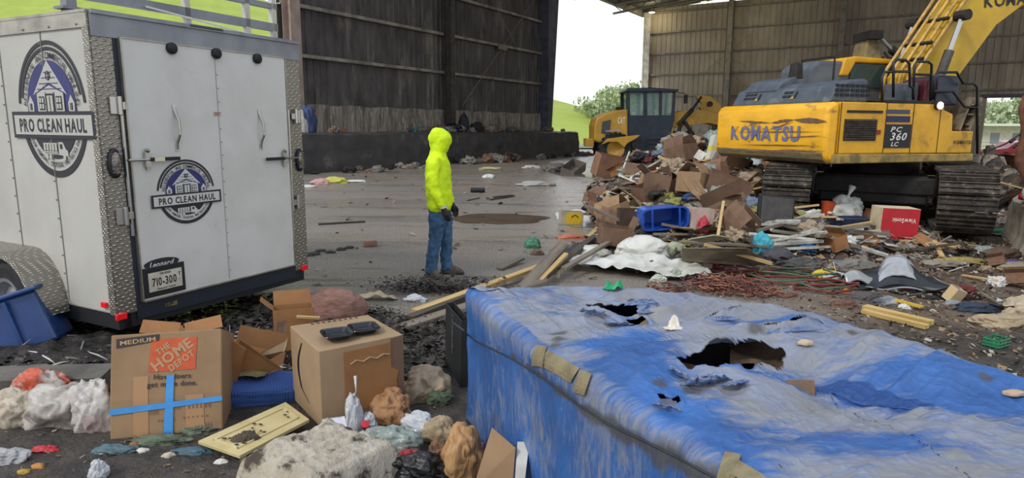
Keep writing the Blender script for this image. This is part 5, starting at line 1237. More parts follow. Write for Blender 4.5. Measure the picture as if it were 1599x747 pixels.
for i,(px,py,lab) in enumerate(((526,527,'left of the two black food trays on the tall cardboard box'),(568,518,'right of the two black food trays on the tall cardboard box'))):
    p=G(px,py,ht); mb=MB()
    def sq(r,z,n=28): return [(r*1.0*(abs(math.cos(a))**.45)*(1 if math.cos(a)>0 else -1),r*1.05*(abs(math.sin(a))**.45)*(1 if math.sin(a)>0 else -1),z) for a in [2*PI*k/n for k in range(n)]]
    rs=[(.05,.006),(.062,.008),(.078,.03),(.092,.032),(.094,.028),(.08,.024),(.066,0),(.05,0)]; vs_=[]
    for r,z in rs: vs_+=sq(r,z)
    n=28; mb.add(vs_,[(i_*n+k,i_*n+(k+1)%n,(i_+1)*n+(k+1)%n,(i_+1)*n+k) for i_ in range(len(rs)-1) for k in range(n)]+[tuple(range(n)),tuple(range((len(rs)-1)*n,len(rs)*n))[::-1]])
    o=mb.build('food_tray',flat('tray_black','1b2026',.25),None,auto=True); o.location=p+V((0,0,.004)); o.rotation_euler=(0,0,rz*.5+.35); tag(o,lab,'food tray','black food trays on the box')
# --- open cartons behind and between
cbox('cardboard_box',G(395,600),.5,.36,.28,.26,'open cardboard box with raised flaps between the two closed boxes',kraftin,tilt=-.5,roll=.35,flaps=(('f',1.9),('r',.9),('b',2.1)))
board('cardboard_sheet',[G(392,578,.12),G(445,548,.26),G(450,528,.34),G(390,560,.24)],.008,kraft2,'light cardboard flap strip leaning up between the boxes','cardboard sheet')
cbox('cardboard_box',G(452,568)+V((0,.15,0)),.35,.3,.25,.38,'upright open cardboard box just behind the box with trays',kraftin,tilt=-.1,flaps=(('l',2.4),('b',1.9)))
board('cardboard_sheet',[G(432,560,.1),G(447,560,.1),G(447,500,.36),G(432,503,.36)],.008,kraft3,'narrow dark cardboard panel standing at the left of the upright open box','cardboard sheet')
plank('wooden_frame',G(463,495,.33),G(500,497,.31),.03,.02,wood,'thin timber strip on top of the upright open box','timber strip')
for i,(c,l) in enumerate((([G(250,535,.35),G(280,505,.5),G(296,520,.45),G(290,545,.35)],'small brown cardboard flap rising left behind the box with the orange square'),([G(290,535,.35),G(300,500,.52),G(335,515,.44),G(335,535,.36)],'brown cardboard flap rising right behind the box with the orange square'),([G(346,520,.45),G(385,545,.35),G(370,600,.1),G(346,615,.06)],'big folded cardboard panel leaning right of the box with the orange square'),([G(375,530,.4),G(440,575,.15),G(360,612,.03),G(352,590,.1)],'brown cardboard wing lying across the open boxes'))): board('cardboard_sheet',c,.007,kraftin,l,'cardboard sheet')
board('foam_sheet',[G(375,535,.2),G(405,530,.2),G(425,540,.18),G(390,552,.18)],.02,M('pale_green_board','93a096','828f86',.8),'pale grey-green board scrap behind the open boxes','board')
# --- blue patterned cushion, cabinet door, foam slab
def polka():
    m=M('blue_polka_cloth','2f4f8e',None,.85); nt=m.node_tree; n=nt.nodes; l=nt.links; t=n.new('ShaderNodeTexCoord'); v=n.new('ShaderNodeTexVoronoi'); v.inputs['Scale'].default_value=55; v.inputs['Randomness'].default_value=0
    mr=n.new('ShaderNodeMapRange'); mr.inputs[1].default_value=.25; mr.inputs[2].default_value=.35; mx=n.new('ShaderNodeMix'); mx.data_type='RGBA'; l.new(t.outputs['Object'],v.inputs[0]); l.new(v.outputs['Distance'],mr.inputs[0]); l.new(mr.outputs[0],mx.inputs[0]); mx.inputs[6].default_value=lin('10172c'); mx.inputs[7].default_value=lin('2f4f8c'); l.new(mx.outputs[2],n['Principled BSDF'].inputs['Base Color']); return m
p=G(405,618); mb=MB(); mb.ico((0,0,.0),(.30,.17,.045),4,lambda q:(1/max(abs(q.x)**4+abs(q.y)**4,.15)**.25)*(1+.06*N3(q.x*4,q.y*4,1))); o=mb.build('patterned_cushion',polka(),None,smooth=True); o.location=p+V((0,0,.05)); o.rotation_euler=(.08,.05,.25); tag(o,'dark blue cushion with a fine dotted pattern lying between the boxes','cushion')
sheet('leaf_scrap',p+V((-.05,0,.125)),.2,.12,M('dry_leaf','8f8455','6d5c3a',.8,scale=12),'dry greenish leaves on the patterned blue cushion','leaves',amp=.02,fol=False,seed=4,n=14)
q=[G(310,690),G(370,713,.0),G(482,650,.03),G(445,629,.05)]
cd=board('cabinet_door',[G(309,689,.05),G(374,712,.05),G(483,655,.07),G(446,628,.08)],.02,M('cream_paint','c4b483','b3a373',.5,scale=5,c3='7d7150',s3=6,lo3=.6,hi3=.72),'cream framed cabinet door panel lying flat in front of the boxes','cabinet door')
def bil(c,u,v,off): 
    a=V(c[0]).lerp(V(c[1]),u); b2=V(c[3]).lerp(V(c[2]),u); return a.lerp(b2,v)+V((0,0,off))
cc=[G(309,689,.05),G(374,712,.05),G(483,655,.07),G(446,628,.08)]; cen_=cd.location
mb=MB()
for u0,u1,v0,v1 in ((.2,.8,.08,.1),(.2,.8,.9,.92),(.2,.23,.08,.92),(.77,.8,.08,.92)):
    qs=[bil(cc,u0,v0,.008),bil(cc,u1,v0,.008),bil(cc,u1,v1,.008),bil(cc,u0,v1,.008)]; ql=[p_-V((0,0,.01)) for p_ in qs]
    mb.add([tuple(p_-cen_) for p_ in qs+ql],[(0,1,2,3),(0,1,5,4),(1,2,6,5),(2,3,7,6),(3,0,4,7)])
mb.build('panel_moulding',M('cream_paint_edge','cdbf90','b9ab7c',.5),cd)
mb=MB(); rr=random.Random(4)
for k in range(14): pt=bil(cc,rr.uniform(.3,.8),rr.choice((.15,.4,.5,.75,.85))+rr.uniform(-.05,.05),.01)-cen_; mb.ico(tuple(pt),(rr.uniform(.006,.02),.008,.004),1)
mb.build('mud_clod',flat('clod','2d2620'),cd)
fs0=[G(398,747),G(430,665,.22),G(545,678,.2),G(600,760)]
def slab(u,v):
    a=V((-1.33,3.05,0)).lerp(V((-.55,2.8,0)),u); b2=V((-1.28,3.55,.0)).lerp(V((-.88,3.5,0)),u); p_=a.lerp(b2,v); return p_
mb=MB(); 
def sl(u,v):
    cx,cy=-1.06,3.12; x=(u-.5)*.60; y=(v-.5)*.60; e_=max(abs(u-.5),abs(v-.5))*2; z=.20*(1-e_**9)+.03*N3(x*5,y*5,1)+.012*N3(x*22,y*22,3)+.004*math.sin(x*110)
    return (x*(1+.05*N3(y*6,1,1)),y*(1+.06*N3(x*6,2,1)),max(z,0))
mb.grid(sl,90,90); o=mb.build('plaster_slab',M('pitted_foam','b9b09f','a39885',.9,scale=5,bump=.8,bscale=50,c3='4b4136',s3=7,lo3=.53,hi3=.62),None,smooth=True); o.location=(-.97,3.10,-.0); o.rotation_euler=(.0,.0,-.62); tag(o,'thick off-white foam slab speckled with dirt at the bottom edge of the photo','foam slab')
# --- bags and papers in front of the box with trays
kp=M('crumpled_kraft','a27a55','8c6543',.8,scale=6,bump=.5,bscale=18)
lump('paper_bag',G(612,655),(.13,.12,.13),kp,'crumpled brown paper bag at the right foot of the tray box','paper bag',3)
lump('paper_bag',G(552,640),(.13,.07,.08),kp,'flattened brown paper wad at the foot of the tray box','paper bag',9)
board('printed_paper',[G(502,675,.02),G(545,676,.02),G(538,650,.09),G(503,655,.09)],.003,M('printed_sheet','d2d1dc','55566a',.7,scale=18,lo=.6,hi=.66),'white printed paper sheet leaning at the foot of the tray box','paper')
clearb=M('clear_film','c9ccd0',None,.15,bump=.4,bscale=20,alpha=.8)
lump('plastic_bag',G(553,672),(.05,.05,.16),clearb,'small clear plastic bag standing between the papers','plastic bag',12,tie=True)
lump('plastic_bag',G(577,668),(.05,.05,.07),clearb,'small clear plastic bag beside the crumpled paper bag','plastic bag',15)
MB
o=MB().lathe([(.0,.0),(.022,.0),(.024,.02),(.0,.024)],16).build('jar_top',flat('cap_red','c4202c',.4),None); o.location=G(570,665,.05); o.rotation_euler=(.6,.3,0); tag(o,'red cap by the small clear plastic bag','cap')
lump('beige_bag',G(665,618),(.16,.13,.13),M('beige_film','a08e76','8a7962',.5,scale=5,bump=.5,bscale=14),'beige crumpled bag between the tray box and the tarpaulin','plastic bag',21)
lump('grass_clump',G(685,628),(.1,.07,.06),M('muted_green','4b5a44','3a4535',.8,scale=12,bump=.6),'dark green damp leaves at the foot of the tarpaulin corner','leaves',22)
lump('paper_bag',G(722,740)+V((0,.03,0)),(.115,.13,.17),M('kraft_striped','b78e60','9a7148',.75,scale=3,bump=.5,bscale=25,stretch=(6,1,1)),'tall crumpled brown paper bag standing by the tarpaulin at the bottom','paper bag',31,amp=(.25,.2,.07))
board('cardboard_sheet',[G(738,765,.1),G(800,765,.12),G(805,700,.3),G(768,668,.36)],.01,kraft,'folded tan cardboard standing against the tarpaulin at the bottom edge','cardboard sheet')
cb2=board('white_carton',[G(803,765,.16),G(818,765,.16),G(827,690,.3),G(808,690,.3)],.05,M('carton_white','c8c6c0','aaa69e',.6,scale=4),'narrow white printed carton at the right of the folded cardboard','carton')
gm_=M('grey_film','8f9a94','6f7a74',.3,scale=5,bump=.5,bscale=14,c3='b9bdb6',s3=4); blkb=M('black_bag','1a1b1e','0f1012',.25,scale=5,bump=.7,bscale=18); grn=M('green_film','4f6b58','3c5547',.4,scale=5,bump=.5,bscale=14); orb=M('orange_wrap','b9553a','a7a29a',.5,scale=6,bump=.5,bscale=14,lo=.45,hi=.55)
for i,(px,py,r,m,lab) in enumerate((
 (610,700,(.16,.09,.09),gm_,'grey-green crumpled plastic film right of the foam slab'),
 (655,678,(.14,.08,.09),clearb,'clear plastic film in front of the tarpaulin corner'),
 (568,700,(.1,.1,.07),M('pale_foam','b8b6aa','a3a196',.7,bump=.3),'rounded pale foam block above the foam slab'),
 (655,745,(.17,.09,.10),blkb,'shiny black rubbish bag at the bottom between paper bags'),
 (598,738,(.09,.09,.06),grn,'green plastic film right of the foam slab'),
 (685,720,(.07,.07,.08),M('brown_leaves','7b5a40','3f2f24',.8,scale=12,bump=.5),'brown crumpled wrapping beside the tall paper bag'),
 (690,690,(.11,.05,.1),M('tan_wrap','a89678','8a7a60',.7,scale=8,bump=.4),'tan wrapping leaning on the tarpaulin'),
 (560,750,(.1,.08,.05),whp,'white plastic wad at the bottom edge by the foam slab'),
 (30,655,(.17,.12,.14),M('cream_film','b7ab98','8f8474',.5,scale=5,bump=.5,bscale=14),'dirty cream plastic bag at the far left frame edge'),
 (100,660,(.21,.15,.17),M('white_dirty_bag','b0aaa2','8b837a',.4,scale=5,bump=.6,bscale=14),'biggest dirty white rubbish bag at the left'),
 (148,665,(.15,.12,.2),M('white_bag_print','b9b4ae','9b7e78',.4,scale=5,bump=.6,bscale=14,lo=.5,hi=.7),'white rubbish bag touching the box with the orange square'),
 (112,662,(.055,.04,.1),M('orange_red','c2472c','9b3a24',.5,bump=.4),'orange-red net bag in front of the white bags'),
 (62,630,(.2,.1,.16),orb,'orange and white torn wrapping behind the white bags'),
 (20,640,(.06,.06,.08),M('brown_dirty','3c342e','54483c',.7,scale=8),'dark soggy wad at the left frame edge'),
 (35,600,(.22,.1,.08),M('cream_film2','bdb6a4','9b9483',.5,scale=5,bump=.5),'pale film sheet heaped at the left below the beam'),
 (130,610,(.16,.1,.11),grn,'dark green plastic sack behind the box with the orange square'),
 (25,604,(.17,.06,.1),M('green_board','5f8a78','4b7263',.6,scale=5),'green plastic scrap under the grey beam'),
 (78,600,(.12,.06,.1),M('green_board2','6e9484','56796a',.6,scale=5),'lighter green plastic scrap beside the green sack'),
 (70,703,(.08,.04,.025),M('red_lid','b02530',None,.4),'flat red plastic lid at the foot of the white bags'),
 (10,718,(.12,.06,.05),M('grey_cloth','a3a3a2','85858a',.6,scale=4,bump=.3),'grey cloth scrap at the bottom left corner'),
 (155,745,(.05,.04,.07),clearb,'small clear plastic cup at the bottom left'),
 (250,690,(.17,.06,.03),M('leafy_litter','65705c','3f4638',.8,scale=14,bump=.6),'soggy green leaves under the box with the orange square'),
 (310,672,(.12,.06,.03),M('leafy_litter','65705c','3f4638',.8,scale=14,bump=.6),'soggy leaves at the right lower corner of the taped box'),
 (180,705,(.12,.05,.03),M('teal_film','4f6a72','3b4e55',.5,scale=6,bump=.4),'dark teal plastic film in front of the taped box'),
 (300,705,(.12,.05,.02),M('teal_film2','45626e','34505c',.4,scale=6,bump=.4),'dark blue-green film beside the cream cabinet door'),
 (375,560,(.1,.08,.06),M('dark_leaves','28301f','1c2018',.8,scale=14,bump=.6),'dark leaves behind the patterned cushion'),
 (430,582,(.06,.05,.05),M('shell_white','b8ae9c','8f8472',.6,bump=.3),'pale crumpled shell of packaging behind the tray box'),
 (440,572,(.05,.04,.08),M('red_green','5a2a28','2d3a26',.6,scale=12),'dark red wrapper tucked among the open boxes'),
 (395,735,(.07,.05,.06),M('dirt_clod','4a4136','332c25',.9,bump=.6),'muddy clod left of the foam slab'),
 (385,700,(.08,.06,.07),M('dirt_clod2','544a3d','3a3229',.9,bump=.6),'soil-caked lump between cabinet door and foam slab'),
 (745,705,(.05,.05,.06),M('pink_wrap','b58d86','93655f',.6,scale=10,bump=.4),'pinkish wrapping by the folded cardboard'),
 (640,715,(.06,.04,.04),flat('crimson','a42230',.5),'crimson wrapper on the black rubbish bag'))):
    lump({'bag':'plastic_bag'}.get(lab.split()[-1],'litter_bundle'),G(px,py),r,m,lab,'litter',40+i*3,amp=(.35,.28,.14))
# grey beam at the left, blue crate, rail
plank('concrete_beam',G(-120,600,.08),G(172,592,.10),.2,.13,M('beam_grey','68655f','504d48',.85,scale=4,bump=.5,bscale=15),'long grey beam lying at the left behind the bags','beam',roll=.15)
bc=empty('storage_tote',V((-3.83,4.95,.06)),.2,'dark blue plastic tote on its side at the left frame edge','storage tote'); bc.rotation_euler=(-.1,-.3,.3); bc.scale=(1.35,1.2,1.2)
cbm=M('tote_blue','24457c','1d3766',.35,scale=4)
MB().box((0,.1,.16),(.36,.3,.36),None,None,(.85,.85)).build('tote_body',cbm,bc,bevel=.02); MB().box((0,.1,.35),(.37,.32,.03)).build('rim',cbm,bc,bevel=.01); MB().box((0,-.055,.15),(.02,.02,.34)).build('rib',cbm,bc)
# stone, straps, muck items behind the boxes
lump('carpet_bundle',G(523,497),(.30,.22,.19),M('pinkish_stone','8d6a5f','6f4f46',.9,scale=9,bump=.6,bscale=25,stretch=(1,1,4)),'rounded pinkish-brown bundle on the ground behind the tray box','bundle',77,amp=(.12,.08,.03))
sheet('cream_cloth',G(590,468),.42,.16,M('cream_cloth_m','b7a884','a09070',.8,scale=5,bump=.3),'cream cloth scrap on the floor right of the pinkish bundle','cloth',rz=-.1,amp=.04,seed=6,n=24)
lump('plastic_bag',G(648,470),(.12,.07,.05),clearb,'flattened clear plastic bag on the dark chips','plastic bag',90)
dbx=cbox('crate',G(700,598)+V((.02,.15,0)),-1.25,.5,.06,.48,'dark lettered crate panel standing against the tarpaulin corner',M('crate_black','26282a','1a1b1c',.6,scale=4),tilt=-.02,cat='crate')
mb=MB(); text(mb,'MEMBERS',.07,flat('crate_print','57585a'),Matrix.Translation((0,-.008,.32))@Matrix.Rotation(PI/2,4,'X')@Matrix.Rotation(PI/2,4,'Z'),0,0,fit=.3); mb.build('crate_lettering',None,dbx,fix=False)
# ================================================================ TIMBER IN THE MIDDLE
def PL(a,b,w,t,m,lab,za=.04,zb=.04,roll=0,name='plank',cat='plank',group=None):
    A_=hit(*a) if za is None else G(a[0],a[1],za); B_=hit(*b) if zb is None else G(b[0],b[1],zb)
    return plank(name,A_,B_,w,t,m,lab,cat,group,roll)
PL((648,487),(845,416),.10,.045,wood,'long pale plank running from the dark chips towards the heap',.05,.10)
PL((622,514),(848,440),.14,.04,woodg,'long weathered grey plank nearest the tarpaulin corner',.03,.12)
PL((640,500),(760,452),.10,.08,woodd,'dark wet beam under the long pale plank',.03,.05)
PL((815,452),(880,382),.12,.06,woodg,'grey plank rising steeply behind the tarpaulin edge',.1,.3,roll=.4)
PL((832,450),(884,398),.06,.05,wood,'pale timber batten leaning beside the steep grey plank',.08,.22,roll=.2)
PL((780,420),(815,404),.09,.03,woodg,'short broken grey board on the wet floor',.02,.06)
PL((868,436),(873,398),.09,.05,M('white_flaked','bcb6a6','9c947f',.8,scale=12,bump=.3),'short upright post with flaking white paint',.0,.22,roll=1.2,name='post',cat='post')
PL((850,432),(960,345),.10,.05,woodd,'dark plank slanting up the left edge of the heap',.12,None)
PL((880,420),(1010,345),.07,.04,woodg,'thin grey plank slanting towards the blue bin',.15,None)
PL((920,370),(985,312),.11,.03,wood,'wide pale board slanting on the heap left of the blue bin',None,None)
PL((905,380),(1000,352),.05,.04,woodg,'grey batten lying low left of the blue bin',None,None)
PL((1012,322),(1050,308),.10,.05,wood,'pale timber piece above the blue bin',None,None); PL((1052,306),(1098,350),.10,.04,woodg,'grey plank sloping down right of the blue bin',None,None)
for i,(a,b,lab) in enumerate((((970,275),(1012,250),'white pipe crossing lowest on the far heap'),((985,290),(1035,262),'white pipe lying behind the other pipes on the far heap'),((1000,228),(1022,255),'upright leaning white pipe on the far heap'),((955,262),(1000,268),'white strip lying level on the far heap'),((962,240),(975,262),'short white pipe end on the far heap'),((940,283),(1005,272),'thin grey strip at the foot of the far heap'))): 
    A_=hit(*a)+V((0,0,.12)); B_=hit(*b)+V((0,0,.18)); B_=A_+(B_-A_).normalized()*min((B_-A_).length,2.4); o=MB().tube([(0,0,0),tuple(B_-A_)],.05,8).build('pipe',whp,None,smooth=True); o.location=A_; tag(o,lab,'pipe')
PL((1100,382),(1205,412),.045,.04,wood,'pale batten lying across the plywood board',.42,.2); PL((1060,378),(1200,385),.07,.03,woodg,'grey plank lying level in front of the bags',.3,.3); PL((1020,366),(1215,366),.06,.03,woodg,'long grey-pink plank below the blue bin',.35,.3)
PL((1210,372),(1330,382),.06,.03,M('grey_white_plank','a5a49c','86847c',.7,scale=5),'pale grey plank right of the turquoise cloth',.22,.15)
PL((1272,362),(1362,347),.04,.03,wood,'thin pale stick lying over the navy tote',.35,.45); PL((1290,405),(1330,385),.05,.04,wood,'short yellow batten in the middle litter',.1,.12)
PL((1195,350),(1200,370),.03,.03,M('white_stick','c4beb0',None,.6),'short white stick beside the dark television',.3,.3); PL((1120,375),(1130,315),.04,.03,wood,'upright thin lath right of the pink rug',.35,.75)
yb=M('fresh_timber','cdb173','a88a4c',.7,scale=3,bump=.25,stretch=(.3,4,4))
PL((1350,480),(1455,505),.10,.05,yb,'fresh yellow timber board with split end, in front',.03,.03); PL((1347,486),(1448,511),.07,.04,yb,'second fresh timber board, tucked under the first',.025,.025); PL((1395,468),(1440,480),.07,.02,M('yellow_trim','c9a83e','b0902f',.5),'short yellow trim behind the fresh timber boards',.05,.04)
# plywood and flat boards
def flatb(pts,m,lab,t=.02,name='board',cat='board',dz=.1): return board(name,[hit(x,y,dz if len(q_)==2 else q_[2]) for q_ in pts for x,y in (q_[:2],)],t,m,lab,cat)
board('plywood_sheet',[G(1065,408,.22),G(1175,416,.1),G(1205,412,.12),G(1165,388,.42),G(1065,388,.40)],.02,M('dusty_ply','857a66','6a604f',.85,scale=5),'dusty plywood sheet sloping towards the camera before the turquoise cloth')
board('plywood_sheet',[G(1063,392,.34),G(1100,397,.3),G(1168,410,.13),G(1160,420,.02),G(1065,404,.1)],.02,M('ply_edge','8d8168','6e6450',.85,scale=5),'plywood panel standing on edge under the sloping sheet')
board('hardboard',[G(1290,372,.14),G(1330,362,.2),G(1425,378,.08),G(1400,388,.03),G(1310,388,.03)],.015,M('tan_sheet','7c6850','665440',.85,scale=4),'brown hardboard sheet lying in front of the red box')
board('board',[G(1074,375,.45),G(1100,380,.4),G(1140,372,.5),G(1115,368,.55)],.015,M('beige_tile','a49e8a','8e8874',.8),'beige flat tile among the planks below the bags')
# ================================================================ PROMINENT THINGS ON THE HEAP
def CB(px,py,rz,w,d,h,lab,m=kraft,tilt=0,roll=0,flaps=(),dz=-.05,**k):
    p_=hit(px,py,dz); return cbox('cardboard_box',p_,rz,w,d,h,lab,m,tilt,roll,flaps,**k)
CB(955,278,.25,.95,.5,.62,'largest brown cardboard box at the far left foot of the heap',M('rusty_card','86634c','725240',.85,scale=3),tilt=.15,roll=.2,flaps=(('r',2.2),))
CB(905,272,.9,.9,.6,.35,'dark grey collapsed box at the left tip of the heap',M('grey_card','6f655c','57504a',.85,scale=3),tilt=.3,roll=-.35)
CB(1040,312,.4,.8,.4,.36,'brown taped carton on the heap above the blue bin',kraft3,tilt=.0,roll=-.25)
CB(1018,302,.2,.4,.35,.3,'small tan carton standing left of the brown taped carton',kraft,tilt=.2,roll=.3)
CB(1130,308,-.2,.72,.4,.38,'large brown carton with a dark hand hole on the heap',kraft3,tilt=.1,roll=.35)
CB(1150,345,.15,.7,.5,.42,'brown open carton lying left of the dark television',kraft3,tilt=-.5,roll=-.4,flaps=(('f',2.3),('r',1.8)))
CB(1142,266,.3,.55,.4,.42,'dark brown tall carton just below the counterweight corner',kraft3,tilt=.1,roll=.5)
CB(1080,240,.1,.6,.4,.3,'torn orange-brown carton high on the heap',kraftin,tilt=.3,roll=-.2,flaps=(('f',2.4),('l',2)))
CB(948,335,.4,.5,.35,.25,'low brown carton at the left of the leaning boards',M('dull_card','7d5e48','6a4d3a',.85),tilt=.1,roll=.1,flaps=(('l',2),))
CB(985,355,.0,.35,.3,.3,'dark brown wooden case below the slanting plank',M('case_brown','4d3a30','3a2b24',.7),tilt=.05)
CB(963,392,.1,.42,.3,.25,'brown open carton beside the white sheeting',kraft3,flaps=(('r',1.9),),roll=.1,dz=.05)
CB(1270,300,.1,.5,.4,.3,'brown carton pushed against the left track',kraft,tilt=.3,roll=.3)
CB(1186,268,.0,.55,.4,.2,'flat tan tray carton under the counterweight',kraft2,tilt=.1)
CB(1095,362,.05,.32,.25,.36,'white and pink carton standing with the red bag',M('white_pink_card','b9b0a6','a3786c',.7,scale=3),roll=.05)
CB(1365,350,.9,.3,.2,.25,'small rust-brown carton left of the red box',M('rust_card','7c5236','613d28',.8),roll=.4,tilt=.2)
dk_=CB(893,352,.1,.42,.25,.24,'small carton printed with a yellow disc, lying on the floor left of the heap',M('grey_print_card','a89f86','8f8871',.7),roll=.03,dz=0)
T=Matrix.Translation((0.03,-.006,.12))@Matrix.Rotation(PI/2,4,'X'); mb=MB(); mb.add([(.16*math.cos(a),min(.115,.14*math.sin(a)+.0),0) for a in [2*PI*k/30 for k in range(30)] if math.sin(a)>-.75],[tuple(range(len([1 for k in range(30) if math.sin(2*PI*k/30)>-.75])))],flat('disc_yellow','c9a51d'),T)
T=Matrix.Translation((0.05,-.008,.12))@Matrix.Rotation(PI/2,4,'X'); arcband(mb,.05,.07,10,170,flat('disc_dark','2b2620'),T); mb.build('yellow_print',None,dk_,fix=False)
# blue bin
bb=empty('plastic_bin',hit(1030,358,.02),0,'bright blue plastic bin tipped on its side in the heap','bin'); bb.rotation_euler=(.05,-.08,.15)
blb=M('bin_blue','2455b4','1c469a',.35,scale=3)
def binmesh(w,d,h):
    mb=MB(); n=36; vs_=[]
    def sr(k,sx,sy): a=2*PI*k/n; c_,s_=math.cos(a),math.sin(a); return (sx*abs(c_)**.4*(1 if c_>0 else -1),sy*abs(s_)**.4*(1 if s_>0 else -1))
    for (f,z) in ((.82,0),(.86,.02),(1,h),(1.07,h),(1.07,h+.03),(.97,h+.03),(.95,h-.02),(.8,.03)): vs_+=[(sr(k,w/2*f,d/2*f)[0],z,sr(k,w/2*f,d/2*f)[1]) for k in range(n)]
    mb.add(vs_,[(i*n+k,i*n+(k+1)%n,(i+1)*n+(k+1)%n,(i+1)*n+k) for i in range(7) for k in range(n)]+[tuple(range(n)),tuple(range(7*n,8*n))[::-1]]); return mb
o=binmesh(.66,.30,.4); o.v=[(x,-y+.2,z+.17) for x,y,z in o.v]; o.build('bin_body',blb,bb,auto=True); 
for s in (-1,1): MB().box((s*.2,-.245,.17),(.02,.03,.3)).build('bin_rib',blb,bb)
MB().box((-.31,-.1,.17),(.05,.2,.1)).build('bin_handle',blb,bb,bevel=.01)
# television, dark
tv=empty('television',hit(1210,362,.02),0,'dark flat television propped on the litter left of the excavator track','television'); tv.rotation_euler=(-.15,.12,.2)
MB().box((0,.03,.25),(.56,.06,.46)).build('casing',blk,tv,bevel=.012); MB().box((0,-.003,.26),(.5,.004,.38)).build('screen',M('screen_dusty','2c2b2a','403c38',.3,scale=8),tv); MB().box((0,.06,.02),(.25,.12,.03)).build('stand',blk,tv)
# red box, lettering upside down
rb=empty('monitor_box',hit(1402,375),0,'red and white cardboard monitor box standing upside down before the right track','cardboard box'); rb.rotation_euler=(0,.03,-.12)
MB().box((.0,.2,.235),(.54,.4,.47)).build('carton_body',M('box_red','b51f2b','a31b26',.55,scale=5),rb,bevel=.006)
MB().box((-.272,.2,.235),(.004,.402,.472)).build('cream_side',M('box_cream','cdbf9d','b9a985',.7,scale=5),rb); MB().box((0,.2,.4715),(.542,.402,.003)).build('box_top',M('box_cream_top','c9bda2','b9ac90',.7,scale=5),rb)
mb=MB(); cr=flat('letter_cream','dcd2c0'); T=Matrix.Translation((.05,-.004,.29))@Matrix.Rotation(PI/2,4,'X')@Matrix.Rotation(PI,4,'Z'); text(mb,'ViewSonic',.085,cr,T,0,0,fit=.34,sy=1.1); T=Matrix.Translation((.14,-.004,.035))@Matrix.Rotation(PI/2,4,'X')@Matrix.Rotation(PI,4,'Z'); text(mb,'Monitor',.03,cr,T,0,0,fit=.12); mb.build('box_lettering',None,rb,fix=False)
# white sheeting
ws=M('white_sheeting','cdcdc6','bab9b0',.35,scale=3,c3='928e84',s3=4,lo3=.6,hi3=.75)
sheet('plastic_sheeting',G(985,420,.06),1.9,.55,ws,'long crumpled white plastic sheeting spread before the heap','plastic sheeting',rz=-.42,amp=.055,seed=3,n=90,fol=True,scale=2.5)
lump('plastic_sheeting',hit(1003,398,-.02),(.36,.22,.17),ws,'puffed-up white plastic hood at the back of the sheeting','plastic sheeting',5,amp=(.2,.12,.06))
lump('plastic_sheeting',hit(925,398,-.02),(.26,.2,.1),ws,'white plastic bunched at the left end of the sheeting','plastic sheeting',8,amp=(.3,.25,.1))
for i,(px,py,r) in enumerate(((1045,433,(.16,.09,.08)),(1075,430,(.13,.08,.07)),(1028,440,(.1,.07,.06)))): lump('plastic_bag',hit(px,py),r,M('white_green_bag','c2c4b6','8f9c88',.4,scale=6,bump=.5),['white-green plastic bag at the lower end of the white sheeting','right-hand white plastic bag beside the wire tangle','small white plastic bag at the tarpaulin edge'][i],'plastic bag',100+i*7,amp=(.35,.3,.14))
lump('plastic_bag',hit(1320,345,.05),(.33,.25,.26),whp,'large white plastic bag above the navy tote','plastic bag',55,amp=(.3,.3,.12),tie=True)
MB().box((0,0,.09),(.5,.3,.2),None,None,(1.06,1.06)).build('storage_tote',M('navy_tote','1d2942','161f33',.4),None,bevel=.015); o=bpy.data.objects['storage_tote.001']; o.location=hit(1322,360,.02); tag(o,'navy blue tote under the large white plastic bag','storage tote')
o=MB().lathe([(.0,0),(.1,0),(.12,.24),(.125,.25),(.11,.25),(.09,.01),(0,.01)],20).build('bucket',M('bucket_orange','c4552f','ad4526',.45),None,auto=True); o.location=hit(1291,342,.05); tag(o,'small orange bucket left of the large white bag','bucket')
# car bumper: curved silver shell with dark inside
bu=empty('car_bumper',G(1395,452),.0,'torn-off silver and black car bumper lying curled on the dirt','car bumper')
sil=M('bumper_silver','a9abad','8f9193',.3,.4,scale=4); din=M('bumper_inside','23272c','181b1f',.4,scale=6)
def bum(u,v):
    x=-.48+1.0*u; a=(v-.15)*2.2; r=.24+.05*math.sin(u*7)
    y=-.14+r*(1-math.cos(a))*.9*1.1+.1*math.sin(u*4); z=.02+.20*v**2*math.exp(-((u-.6)/.25)**2)+.07*v+.02*math.sin(u*13+v*5)+.05*max(0,u-.85)*4
    return (x,y*1.0+.05*N3(u*4,v*4,2),z)
MB().grid(bum,44,22).build('bumper_shell',din,bu,smooth=True,solid=.008)
def bum2(u,v):
    x=-.16+.42*u+.10*v; return (x,.02+.26*v+.04*math.sin(u*5),.05+.30*math.sin(.3+u*2.3)*math.sin(.35+v*1.3)+.02*N3(u*5,v*5,1))
MB().grid(bum2,24,16).build('silver_panel',sil,bu,smooth=True,solid=.008)
MB().grid(lambda u,v:(-.55+.5*u,-.02+.16*v+.1*u,.05+.10*math.sin(v*3)+.05*math.sin(u*6)),20,12).build('silver_wing',sil,bu,smooth=True,solid=.008)
mb=MB(); mb.tube([bum(u/30,0) for u in range(31)],.012,6); mb.tube([bum(1,v/10) for v in range(11)],.01,6); mb.build('edge_lip',sil,bu,smooth=True)
